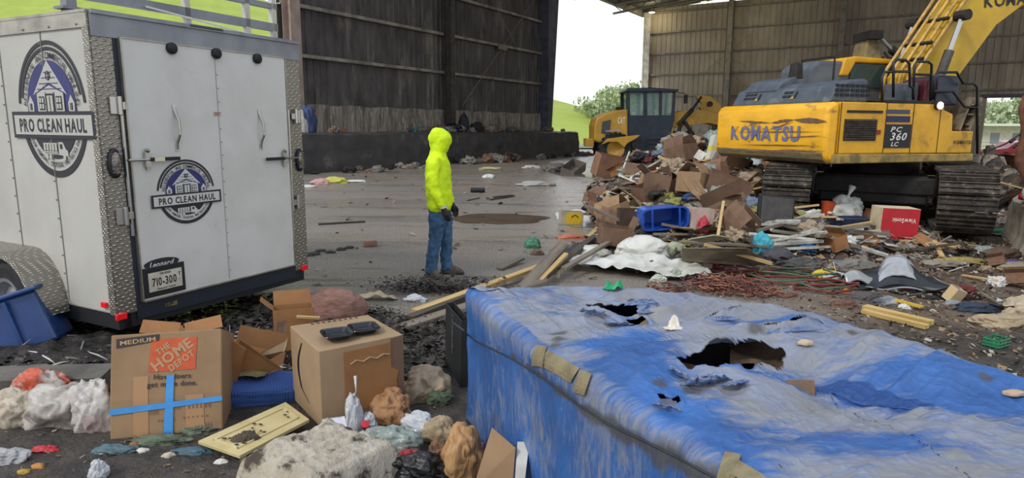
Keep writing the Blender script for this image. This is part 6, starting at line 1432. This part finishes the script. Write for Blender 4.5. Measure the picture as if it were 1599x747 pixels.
# puddle by the bumper, and on the open floor
def puddle(px,py,w,d,lab,seed,m):
    p_=G(px,py); n=48; pts=[(w*math.cos(a)*(1+.25*N3(math.cos(a)*1.5,math.sin(a)*1.5,seed)),d*math.sin(a)*(1+.3*N3(math.cos(a)*2,math.sin(a)*2,seed+3)),0) for a in [2*PI*k/n for k in range(n)]]
    o=MB().poly(pts).build('puddle',m,None,fix=False); o.location=p_+V((0,0,.006)); return tag(o,lab,'puddle')
puddle(1455,455,.5,.42,'dark puddle beside the car bumper',1,M('oily_water','25221f','1a1816',.06,scale=2)); puddle(780,342,.95,.75,'brown shallow puddle on the floor right of the person',2,M('brown_water','6b5b4b','5b4c3e',.12,scale=2))
puddle(905,340,.5,1.3,'bright reflecting film of water at the left foot of the heap',3,M('clear_water','6d6a65','5a5753',.14,scale=1,bump=.12,bscale=7)); puddle(900,268,1.2,3,'bright wet patch of floor in front of the opening',4,MATS['clear_water'])
# wire tangle and hoses
cop=[M('copper_rust','7a4433','5b3126',.6,scale=9),M('copper_tan','9c6a50','7a4d3b',.55,scale=9),M('wire_plum','54302c','3d2422',.6,scale=9)]
for (cx,cy,sx,sy,n,lab,hz) in ((1125,452,.55,.2,130,'dense tangle of reddish-brown wire beside the tarpaulin edge',.16),(1040,458,.22,.1,34,'smaller dark wire tangle left of the big reddish one',.08),(1185,462,.3,.12,50,'loose reddish wires between the wire tangle and the hose coil',.09)):
    rd=random.Random(cx); p_=G(cx,cy); mb=MB()
    for k in range(n):
        x,y=rd.gauss(0,sx*.45),rd.gauss(0,sy*.5); a=rd.uniform(0,6.28); pts=[]; r_=rd.uniform(.04,.14); z0=rd.uniform(.01,hz)*max(.15,1-(x/sx)**2)
        for j in range(9): pts.append((x,y,max(.005,z0+rd.gauss(0,.012)))); a+=rd.uniform(-.2,1.1); x+=math.cos(a)*r_*.45; y+=math.sin(a)*r_*.45
        mb.tube(pts,rd.uniform(.004,.008),4,rd.choice(cop),cap=False)
    o=mb.build('wire_tangle',None,None,fix=False); o.location=p_; tag(o,lab,'wire')
rdh=M('hose_red','7b2f2a','5d2421',.45,scale=6); grh=M('hose_green','4c6a4a','3a5439',.45,scale=6)
for i,(px,py,R_,n,lab,m) in enumerate(((1290,455,.28,3,'green and red hose coil, the round loop nearest the fresh timber',None),(1235,440,.48,4,'long flattened loops of red and green hose behind the round coil',None),(1150,425,.5,3,'red hose loops stretching left towards the plywood',rdh))):
    rd=random.Random(i); p_=G(px,py); e=empty('hose_coil',p_,-.1,lab,'hose')
    for k in range(n):
        pts=[]
        for j in range(33): a=2*PI*j/32*.94+i; r_=R_*(1-.08*k)+.02*math.sin(3*a+k); pts.append((r_*math.cos(a)*1.2+.02*k,r_*math.sin(a)*.55,.02+.03*k+.03*abs(math.sin(a*2+k))))
        mb=MB(); mb.tube(pts,.011,7); mb.build('hose_loop',m or (rdh if k%2==0 else grh),e,smooth=True)
# cloths, bags etc in the middle litter
def LMP(px,py,r,c1,c2,lab,name='cloth_heap',cat='cloth',rough=.75,dz=-.02,seed=None,amp=(.3,.3,.12),tie=False):
    lump(name,hit(px,py,dz),r,M('m_'+c1+c2,c1,c2,rough,scale=5,bump=.5,bscale=16),lab,cat,seed or px*.37+py,amp=amp,tie=tie)
LMP(1190,398,(.14,.12,.2),'3f9fb0','2f8596','turquoise cloth bundle beside the sloping plywood sheet')
LMP(1256,392,(.18,.1,.1),'2a72b8','1f5d9c','bright blue plastic bag right of the turquoise cloth','plastic_bag','plastic bag',.4)
LMP(1215,408,(.22,.16,.13),'45444a','302f34','dark grey clothing bundle right of the turquoise cloth')
LMP(1250,418,(.3,.16,.1),'3b3a39','5c5a57','dark rags behind the hose coil'); LMP(1330,418,(.3,.15,.09),'7b7770','5d5953','grey rags left of the car bumper')
LMP(1098,366,(.1,.08,.17),'b02a3c','962030','crimson bag in front of the pink carton','bag','bag',.5)
LMP(1160,366,(.2,.12,.1),'b8929a','9c7a82','pink rug bundle below the brown open carton','rug','rug'); LMP(1135,352,(.2,.12,.12),'c3a27c','a6825c','tan crumpled packing paper above the pink rug','packing_paper','paper')
LMP(1000,338,(.16,.12,.12),'a9ada6','8b9088','grey-white film left of the blue bin','plastic_film','plastic film',.4); LMP(893,372,(.25,.14,.06),'b5694c','95523b','orange-brown rags in front of the carton with a yellow disc')
LMP(832,386,(.13,.06,.12),'3f7a5c','316249','dark green plastic scrap standing on the wet floor','plastic_scrap','plastic scrap',.4,seed=3); LMP(838,396,(.1,.07,.06),'6d574a','54433a','brown clod in front of the green scrap','clod','clod')
LMP(1060,412,(.12,.1,.06),'a9b4ae','8d9a95','pale blue-white plastic among the sheeting','plastic_film','plastic film',.4); LMP(1050,395,(.2,.12,.12),'9da183','7f8468','pale green torn sack right of the white hood','sack','sack')
LMP(1115,415,(.08,.06,.06),'b02430','8d1d28','small red ball of cloth above the wire tangle'); LMP(1098,418,(.12,.1,.08),'a3948c','857770','pinkish-grey scrap above the wire tangle'); LMP(1140,410,(.16,.1,.09),'5a564f','413e39','grey-brown bundle under the plywood')
LMP(1290,432,(.15,.08,.07),'c9b13c','a8922e','yellow rubber glove heap by the hose coil','glove_heap','gloves'); LMP(1308,437,(.18,.1,.07),'b9bdb9','9ca3a0','white-grey plastic bag right of the yellow gloves','plastic_bag','plastic bag',.4)
LMP(1325,458,(.08,.05,.05),'cf7a22','a8581a','orange plastic piece at the end of the hoses','plastic_piece','plastic piece',.4); LMP(1350,468,(.2,.1,.08),'54504e','3d3a39','dark rags behind the fresh timber'); LMP(1385,475,(.15,.09,.07),'4d535c','a7a9ab','grey striped cloth behind the fresh timber boards'); LMP(1415,482,(.07,.05,.05),'d0cfca','b5b4ae','white plastic wad by the yellow trim','plastic_wad','plastic wad',.4)
LMP(1320,478,(.15,.1,.06),'6b4a3d','523629','brown scrap at the tarpaulin edge left of the timber','scrap','scrap')
LMP(1470,412,(.28,.14,.05),'8a8273','6f6759','greyish litter heap in the middle of the brown dirt','litter_heap','litter'); LMP(1500,408,(.4,.12,.05),'9d8b4a','7b6c3a','yellowish straw-like heap on the brown dirt','straw_heap','litter'); LMP(1560,400,(.3,.14,.1),'5d4a3c','45362c','brown soggy heap against the concrete barrier','soggy_heap','litter')
LMP(1578,412,(.13,.08,.06),'5a3d7a','46305f','purple plastic bag near the right frame edge','plastic_bag','plastic bag',.4); LMP(1590,422,(.25,.15,.09),'8f8474','736a5c','grey-beige litter under the purple bag','litter_heap','litter'); LMP(1575,440,(.3,.1,.06),'a59c8c','8a8272','pale plastic film at the right edge above the dark jeans','plastic_film','plastic film')
LMP(1530,355,(.26,.2,.2),'b9bab5','9c9d98','white plastic sack between the right track and the concrete barrier','plastic_bag','plastic bag',.4,amp=(.25,.2,.1)); LMP(1562,362,(.2,.08,.06),'5f9c84','4b806c','green netting at the foot of the concrete barrier','netting','netting')
LMP(1530,485,(.26,.13,.08),'2b3648','1e2634','dark denim clothes heap on the dirt at right','clothes_heap','clothes'); LMP(1485,476,(.1,.06,.05),'8b8f93','70757a','clear film scrap under the tipped carton','plastic_film','plastic film',.4); LMP(1570,508,(.3,.13,.09),'a8967a','86765e','dirty beige foam padding at the right frame edge','padding','padding'); LMP(1595,490,(.2,.16,.14),'b3a48c','948570','light beige padding lump at the right frame edge, behind the flat one','padding','padding'); LMP(1440,382,(.16,.1,.1),'8d9196','5d6064','grey plastic wad right of the red box','plastic_wad','plastic wad',.4)
LMP(1228,300,(.16,.14,.32),'b9bfc6','9aa3ab','white plastic bag hanging at the left side of the left track','plastic_bag','plastic bag',.35); LMP(1162,258,(.16,.14,.14),'3a9db0','2d8394','turquoise bag just under the counterweight','plastic_bag','plastic bag',.4); LMP(1175,262,(.22,.16,.14),'c2c8cc','a2a9ae','white bag right of the turquoise one under the counterweight','plastic_bag','plastic bag',.4); LMP(1195,262,(.2,.14,.12),'c07a44','a56435','orange-brown wrapping under the counterweight','wrapping','wrapping'); LMP(1222,258,(.2,.16,.14),'bcbdbb','9a9b99','pale sack under the counterweight corner','sack','sack')
LMP(865,268,(.5,.35,.25),'6a6660','54504b','grey fluffy lump left of the collapsed dark box','insulation_lump','insulation'); LMP(1062,232,(.5,.35,.3),'8d867a','6b655b','pale grey padding high on the heap','padding','padding'); LMP(1085,222,(.45,.3,.35),'4a453f','37332f','dark crumpled sheet at the top of the heap','crumpled_sheet','sheet'); LMP(1020,240,(.5,.3,.25),'a4653c','83502f','torn orange-brown wrapping on the far heap','wrapping','wrapping')
# yellow-white long carton near the top
board('printed_carton',[hit(1103,268,.05),hit(1118,270,.05),hit(1128,246,.45),hit(1115,242,.45)],.12,M('yellow_carton','c9b23e','b9b9ae',.6,scale=2,lo=.48,hi=.52),'long yellow and white carton left of the counterweight','carton')
# tipped small carton, green crate
o=cbox('small_carton',G(1488,474),.3,.14,.1,.16,'small tan and grey carton tipped up on the dirt',M('small_tan','bfa57a','a9a9a4',.7,scale=3,lo=.48,hi=.55),tilt=.35,roll=.35,cat='carton')
gc=empty('berry_crate',G(1555,540),.5,'small green plastic basket on the dirt near the right frame edge','basket'); gcm=M('basket_green','1f7a52','17623f',.35)
mb=MB()
for k in range(3):
    z=.01+k*.028
    for (a,b2) in (((-.09,-.06),(.09,-.06)),((.09,-.06),(.09,.06)),((.09,.06),(-.09,.06)),((-.09,.06),(-.09,-.06))): mb.tube([(a[0],a[1],z),(b2[0],b2[1],z)],.006,5)
for k in range(12):
    f=k/12; a=2*PI*f; x=.09*max(-1,min(1,1.4*math.cos(a))); y=.06*max(-1,min(1,1.4*math.sin(a))); mb.tube([(x,y,0),(x,y,.075)],.005,5)
mb.build('basket_weave',gcm,gc); MB().box((0,0,.012),(.18,.12,.006)).build('basket_base',gcm,gc)
# concrete barrier at the right with rubbish on it
a=G(1562,367); b2=G(1600,402); dr=(b2-a).normalized(); nrm=V((-dr.y,dr.x,0)); nrm=nrm if nrm.x>0 else -nrm
st=a-dr*.1; L=4.5; Rb=Matrix((dr,nrm,V((0,0,1)))).transposed() if dr.cross(nrm).z>0 else Matrix((dr,nrm,V((0,0,1)))).transposed()
mb=MB()
def bar(u,v):
    pr=[(0,0),(.06,.15),(.1,.62),(.2,.72),(.75,.72),(.9,0)]; k=v*5; i=min(4,int(k)); f=k-i; y=pr[i][0]*(1-f)+pr[i+1][0]*f; z=pr[i][1]*(1-f)+pr[i+1][1]*f
    p_=st+dr*(L*u)+nrm*(y+.03*N3(u*14,z*4,1)); return (p_.x,p_.y,max(0,z+.03*N3(u*12,y*5,3)*(z>.1)))
mb.grid(bar,90,40); 
for u in (0,1): mb.poly([bar(u,k/40) for k in range(41)])
o=mb.build('concrete_barrier',M('barrier_concrete','a89f8e','8d8474',.9,scale=3,bump=.5,bscale=14,c3='6d6557',s3=4),None,auto=True); tag(o,'weathered concrete barrier block at the right frame edge','barrier')
for px,py,r,c,d_,lab in ((1588,303,(.22,.18,.16),'b9bab6','9d9e9a','white bag on top of the concrete barrier'),(1572,302,(.1,.1,.1),'b02a33','8d222a','red bag on top of the concrete barrier'),(1598,312,(.2,.16,.12),'8c8a84','6f6d68','grey bag at the frame edge on top of the barrier')):
    lump('plastic_bag',G(px,py+8,.72)+nrm*.25,r,M('m2_'+c,c,d_,.4,scale=5,bump=.4),lab,'plastic bag',px,amp=(.25,.2,.1))
# rusty hooked arm hanging at the right edge, with its rod
ha=empty('rusty_grapple_arm',aty(1598,235,9.6).xyz,0,'rusty brown hooked steel arm with a dark rod at the right frame edge','steel arm'); q=ha.location
rust=M('rust','6b4430','4d3022',.8,scale=8,bump=.4)
def ho(px,py): p_=aty(px,py,9.6)-q; return (p_.x,0,p_.z)
MB().tube([ho(1603,150),ho(1597,170),ho(1601,200),ho(1596,230),ho(1592,250),ho(1598,266),ho(1612,290),ho(1618,360)],[.05,.06,.055,.06,.07,.065,.08,.09],10).build('hooked_arm',rust,ha,smooth=True)
MB().tube([ho(1545,235),ho(1570,225),ho(1597,207)],.012,7).build('thin_rod',bl2,ha); MB().tube([ho(1577,222),ho(1584,217)],.028,8).build('rod_collar',bl2,ha)
q2=ho(1618,360); MB().tube([q2,(q2[0]+.05,0,-q.z-.02)],[.09,.12],10).build('foot_post',rust,ha)
# ================================================================ RUBBISH ON AND AT THE BLACK LEDGE
def ledgeP(s,t,z): return BW(SL-s,t-.35,z)
ti=[('8f8a82','6f6b64','white'),('6d6860','524e48','grey'),('8a6a50','6c5140','brown'),('3a4656','2c3542','dark blue'),('4d8f92','3d7678','teal'),('2a2827','1c1b1a','black')]
rd=random.Random(11)
def protos():
    P={}
    for i,(c1,c2,nm) in enumerate(ti):
        P[nm]=(M('rag_'+nm,c1,c2,.7,scale=4,bump=.4))
    return P
RG=protos()
_lm={}
def lumpmesh(seed,mat,sub=4):
    k=(seed,mat.name)
    if k not in _lm:
        mb=MB(); mb.ico((0,0,0),1,sub,lambda q:1.05+.4*N3(q.x*1.4+seed*3,q.y*1.4,q.z*1.4)-.6*abs(N3(q.x*2.6+seed,q.y*2.6,q.z*2.6))-.4*abs(N3(q.x*6,q.y*6+seed,q.z*6)))
        mb.v=[(x,y,max(z,-.5)+.45) for x,y,z in mb.v]; _lm[k]=mb.mesh('rag_lump',mat,True)
    return _lm[k]
def inst(name,me,loc,rot,sc,label,cat,group):
    o=bpy.data.objects.new(name,me); COL.objects.link(o); o.location=loc; o.rotation_euler=rot; o.scale=sc; return tag(o,label,cat,group)
for k in range(46):
    nm=rd.choice(['white','grey','brown','grey','grey','brown','black']); s=rd.uniform(1.2,L1+.2) if rd.random()<.45 else rd.gauss(10.5,2.5); s=max(1,min(L1+.3,s)); z=rd.uniform(.14,.4)
    inst('rag_bundle',lumpmesh(k%5,RG[nm]),ledgeP(s,rd.uniform(.5,1.9),1.5),(0,0,rd.uniform(0,6)),(z*rd.uniform(.8,1.6),z,z*rd.uniform(.5,1)),'%s crumpled rubbish scraps lying on top of the black concrete ledge'%nm,'rubbish','%s rubbish on the ledge'%nm)
for k in range(60):
    nm=rd.choice(['white','grey','white','grey','brown','black']); s=rd.uniform(-1,L1+.5) if rd.random()<.6 else rd.gauss(10.5,2.0); z=rd.uniform(.08,.3)*(1.5 if abs(s-10.5)<2.5 else 1)
    inst('rag_bundle',lumpmesh(k%5,RG[nm]),ledgeP(s,rd.uniform(2.7,3.9),0),(0,0,rd.uniform(0,6)),(z*rd.uniform(.8,1.6),z,z*rd.uniform(.5,.9)),'%s crumpled rubbish scraps on the floor along the foot of the black ledge'%nm,'rubbish','%s rubbish at the ledge foot'%nm)
def onl(px,py,z,name,r,c,lab,rough=.7):
    p_=onp(px,py,ledgeP(0,1.4,0),VV); p_.z=z; return lump(name,p_,r,M('o_'+c,c,None,rough,bump=.4),lab,'rubbish',px)
onl(480,180,1.5,'clothes_bundle',(.35,.3,.7),'2d3f63','dark blue clothing heaped on the ledge beside the trailer'); onl(487,165,2.15,'red_cap',(.16,.14,.12),'b5564e','red scrap crowning the blue clothing on the ledge'); onl(471,180,1.5,'white_bundle',(.25,.2,.6),'a9a9a6','white scrap beside the blue clothing on the ledge')
onl(655,203,1.5,'teal_bag',(.3,.25,.2),'2f7f82','teal bag on the ledge behind the hood'); onl(706,200,1.5,'black_bag',(.5,.35,.3),'16171a','black rubbish bag against the wall column on the ledge',.35); onl(725,180,1.5,'navy_sheet',(.3,.2,.6),'1c222c','dark sheet hanging over the ledge right of the column')
for px,py,lab,r,c in ((478,292,'white scrap on the floor beside the trailer corner',(.3,.1,.05),'c2c0ba'),(499,288,'white and red scrap on the floor right of the trailer corner',(.28,.14,.12),'b98f8c'),(524,286,'yellow and white scrap on the floor left of the person',(.42,.2,.13),'b3b052'),(555,285,'long white scrap on the floor left of the person',(.45,.14,.06),'c8c8c4'),(763,278,'small white wad on the open floor',(.22,.14,.1),'c9cac6'),(765,266,'yellowish crumpled film on the open floor',(.5,.2,.1),'a9a67c'),(838,290,'grey flat plastic bag on the open floor',(.55,.25,.1),'9a9a96'),(690,314,'pinkish flat scrap behind the person',(.2,.1,.04),'8a6d62'),(586,269,'dark wad at the ledge foot',(.3,.2,.12),'55504a'),(830,262,'pale film by the end of the ledge',(.4,.2,.08),'b5b4ac')):
    lump('floor_scrap',G(px,py),r,M('f_'+c,c,None,.6,bump=.3),lab,'litter',px)
o=MB().tube([(-.2,0,.07),(.2,0.02,.07)],.065,12).build('black_cylinder',blk,None); o.location=G(746,301); tag(o,'short black tube lying on the floor right of the person','tube')
for a,b2,lab in (((728,313),(748,309),'short pale stick on the floor right of the person'),((765,312),(803,306),'long dark stick on the floor right of the person'),((497,350),(570,346),'thin dark bent strip on the floor by the trailer'),((770,308),(800,305),'thin grey stick beside the long dark one')): plank('stick',G(*a,.02),G(*b2,.02),.05,.03,woodg if 'pale' in lab else woodd,lab,'stick')
o=MB().box((0,0,.05),(.2,.1,.09)).build('brick',M('brick','8f6f60','75584b',.85,bump=.4),None,bevel=.008); o.location=G(578,385); o.rotation_euler=(0,0,.4); tag(o,'small reddish brick on the floor between trailer and person','brick')
for k,(px,py) in enumerate(((480,400),(500,393),(515,395),(490,398),(545,388),(532,391))): lump('dirt_clod',G(px,py),(rd.uniform(.05,.12),.05,.035),flat('clod_dark','2c2622'),'dark clods of dirt in a row right of the trailer','clod',k,group='dirt clods right of the trailer',sub=2)
# ================================================================ RANDOM INDIVIDUAL PIECES IN THE HEAP
def cardmesh(seed,mat):
    rr=random.Random(seed); a=rr.uniform(-.5,.5); mb=MB()
    mb.grid(lambda u,v:((u-.5),(v-.5)*.7,.25*max(0,u-.6)*rr.choice((1,))*a*3+.05*N3(u*4,v*4,seed)),10,7,None,lambda u,v:not(seed%2 and u>.8 and v>.7)); return mb
PRO={}
def pro(kind,col,mat,seed):
    k=(kind,col,seed)
    if k in PRO: return PRO[k]
    mb=MB()
    if kind=='sheet':
        g_=cardmesh(seed,mat); n0=len(g_.v); g_.v+= [(x,y,z-.02) for x,y,z in g_.v]; g_.f+=[tuple(i+n0 for i in f[::-1]) for f in list(g_.f)]; g_.m+=[0]*(len(g_.f)-len(g_.m)); mb=g_
    elif kind=='box':
        th=.02; w,d,h=1,.75,.6; mb.box((0,0,0),(w,d,th)); mb.box((0,-d/2,h/2),(w,th,h)); mb.box((0,d/2,h/2),(w,th,h)); mb.box((-w/2,0,h/2),(th,d,h)); mb.box((w/2,0,h/2),(th,d,h))
        rr=random.Random(seed)
        for s in (-1,1): a=rr.uniform(.3,2.4); mb.box((0,s*(d/2+.2*math.cos(a)),h+.2*math.sin(a)),(w,.4,th),None,Euler((s*a,0,0)).to_matrix())
    elif kind=='plank': mb.box((0,0,0),(2.2,.16,.06)) 
    elif kind=='stick': mb.box((0,0,0),(1.6,.06,.05))
    elif kind=='pipe': mb.tube([(-.8,0,0),(.8,0,0)],.045,8)
    elif kind=='bottle': mb.lathe([(0,0),(.1,0),(.11,.05),(.11,.28),(.04,.38),(.04,.44),(0,.44)],12)
    elif kind=='carton': mb.box((0,0,.15),(.5,.3,.3))
    me=mb.mesh(kind,mat); PRO[k]=me; return me
K3={'brown':kraft3,'tan':kraft,'orange-brown':kraftin,'dull red-brown':M('dull_card','7d5e48','6a4d3a',.85)}
WW={'pale':wood,'grey':woodg,'dark':woodd}
BG={'white':whp,'black':blkb,'grey':gm_,'blue-grey':M('bluegrey_film','6d7c8c','566373',.4,scale=4,bump=.4),'beige':M('beige_film','a08e76','8a7962',.5)}
RR={'dark red':M('rag_darkred','6d2b2b','552020',.8,scale=4,bump=.4),'dark':RG['black'],'blue':M('rag_blue','33528a','26406e',.8,scale=4,bump=.4),'off-white':M('rag_offwhite','a8a397','8b867a',.8,scale=4,bump=.4),'yellow-green':M('rag_yg','8c8a45','6d6b36',.8,scale=4),'pink':M('rag_pink','a5757a','8a5f64',.8,scale=4)}
ZN=[('high on the big heap before the wheel loader',4.9,16.8,1.25,2.4,120,1.15,'far'),
    ('on the near slope of the heap around the blue bin',2.9,12.3,1.0,1.3,90,1.0,'mid'),
    ('in the low litter in front of the excavator tracks',4.3,9.6,1.3,.8,85,.75,'near'),
    ('on the dark mound behind the concrete barrier',10.0,13.6,.7,1.4,36,.95,'mound'),
    ('on the open brown dirt at the right',6.0,8.0,1.1,1.4,42,.4,'dirt')]
rd=random.Random(21)
def proj(p):
    q=MC.to_3x3().inverted()@(V(p)-V((0,0,EYE))); return (CX-F*q.x/q.z,CY+F*q.y/q.z)
KEEP=[(1350,1445,325,400,9.9),(1325,1462,400,475,6.9),(985,1075,322,372,10.9),(1170,1235,325,385,9.6),(885,1062,375,450,7.6),(1060,1210,378,425,8.4),(1040,1340,425,480,6),(1275,1350,320,372,10.5),(1380,1599,165,262,0),(865,930,320,360,11),(1345,1460,475,515,5.5),(1180,1270,380,405,8.8)]
def rnd(zi):
    zn,cx,cy,sx,sy,n,sc,_=ZN[zi]
    for k in range(n):
        for _t in range(60):
            x,y=rd.gauss(cx,sx),rd.gauss(cy,sy)
            if zi<3 and Hd(x,y)<.07: continue
            if zi==4 and (x/y>.84 or x<3.6 or y<5): continue
            dx=(x-5.95)*.875-(y-10.75)*.484
            if 10.3<y<16 and abs(dx)<2.0: continue
            if (x/y)>.84: continue
            qx,qy=proj((x,y,Hd(x,y)+.1))
            if any(a<qx<b_ and c<qy<d_ for a,b_,c,d_,_y in KEEP): continue
            break
        else: continue
        s=rd.uniform(.3,.75)*sc; z=Hd(x,y); rz=rd.uniform(0,6.28); t=rd.gauss(0,.35); u=rd.gauss(0,.3); r=rd.random()
        if r<.24: c=rd.choice(list(K3)); inst('cardboard_sheet',pro('sheet',c,K3[c],rd.randrange(4)),(x,y,z+.12*sc),(t,u,rz),(s,s,s),'torn %s cardboard sheet %s'%(c,zn),'cardboard sheet','%s cardboard sheets %s'%(c,zn))
        elif r<(.30 if zi<2 else .27): c=rd.choice(list(K3)); inst('cardboard_box',pro('box',c,K3[c],rd.randrange(3)),(x,y,z+.04),(t,u,rz),(s*.8,s*.8,s*.8),'crushed %s cardboard box %s'%(c,zn),'cardboard box','%s crushed boxes %s'%(c,zn))
        elif r<.50: c=rd.choice(list(WW)); inst('plank',pro('plank',c,WW[c],0),(x,y,z+.1*sc),(t*.4,u*.5,rz),(s*.9,s,s),'broken %s plank %s'%(c,zn),'plank','%s planks %s'%(c,zn))
        elif r<.60: c=rd.choice(list(WW)); inst('batten',pro('stick',c,WW[c],0),(x,y,z+.14*sc),(t*.4,u*.6,rz),(s,s,s),'thin %s batten %s'%(c,zn),'batten','%s battens %s'%(c,zn))
        elif r<.76: c=rd.choice(list(BG)); s*=.4; inst('plastic_bag',lumpmesh(rd.randrange(5),BG[c]),(x,y,z),(0,0,rz),(s*1.3,s,s*.8),'crumpled %s plastic bag %s'%(c,zn),'plastic bag','%s bags %s'%(c,zn))
        elif r<.88: c=rd.choice(list(RR)); s*=.35; inst('rag',lumpmesh(rd.randrange(5),RR[c]),(x,y,z),(0,0,rz),(s*1.4,s,s*.6),'%s rag %s'%(c,zn),'rag','%s rags %s'%(c,zn))
        elif r<.94: inst('pipe',pro('pipe','white',whp,0),(x,y,z+.12*sc),(0,u,rz),(s*.9,s*.8,s*.8),'white plastic pipe piece %s'%zn,'pipe','white pipe pieces %s'%zn)
        elif r<.97: inst('bottle',pro('bottle','clear',clearb,0),(x,y,z+.05),(1.4,u,rz),(s*.6,)*3,'clear plastic bottle %s'%zn,'bottle','clear bottles %s'%zn)
        else: inst('carton',pro('carton','white',M('carton_white','c8c6c0','aaa69e',.6,scale=4),0),(x,y,z),(t,u,rz),(s*.9,)*3,'small white carton %s'%zn,'carton','white cartons %s'%zn)
for i in range(5): rnd(i)

rd=random.Random(5)
slat=M('white_slat','b5b3aa','98958b',.6,scale=5)
for k in range(46):
    px,py=rd.uniform(1205,1345),rd.uniform(352,402); p_=hit(px,py); L_=rd.uniform(.25,.8); a_=rd.gauss(.1,.5)
    if k%3: inst('slat',pro('stick','whiteslat',slat,0),p_+V((0,0,rd.uniform(.05,.16))),(rd.gauss(0,.2),rd.gauss(0,.15),a_),(L_*.8,.9,.7),'short white slat in the pale clutter left of the red box','slat','white slats left of the red box')
    else: inst('batten',pro('stick','grey',woodg,0),p_+V((0,0,rd.uniform(.05,.16))),(rd.gauss(0,.2),rd.gauss(0,.15),a_),(L_,1,.8),'grey batten in the pale clutter left of the red box','batten','grey battens left of the red box')

for k,(px,py,c) in enumerate(((400,725,'9d8a6c'),(222,705,'c6c2ba'),(263,712,'b5aa96'),(60,730,'b0793c'),(38,738,'a8892f'),(345,722,'c9c5bc'),(210,695,'8a5d3c'),(545,602,'9a8f80'),(620,482,'7e7a74'),(595,490,'b7b2a6'),(560,478,'c0bab0'))):
    lump('litter_scrap',G(px,py),(.035,.025,.02),M('ls_'+c,c,None,.7,bump=.3),'small %s'%['tan wad by the foam slab','white torn scrap below the taped box','pale pebble-like wad below the taped box','orange chip at the bottom left','yellow chip at the bottom left corner','white scrap under the cream cabinet door','brown scrap at the taped box corner','grey scrap by the tray box','grey pebble right of the pinkish bundle','pale pebble beside the cream cloth','off-white chip behind the pinkish bundle'][k],'litter',200+k,sub=3)
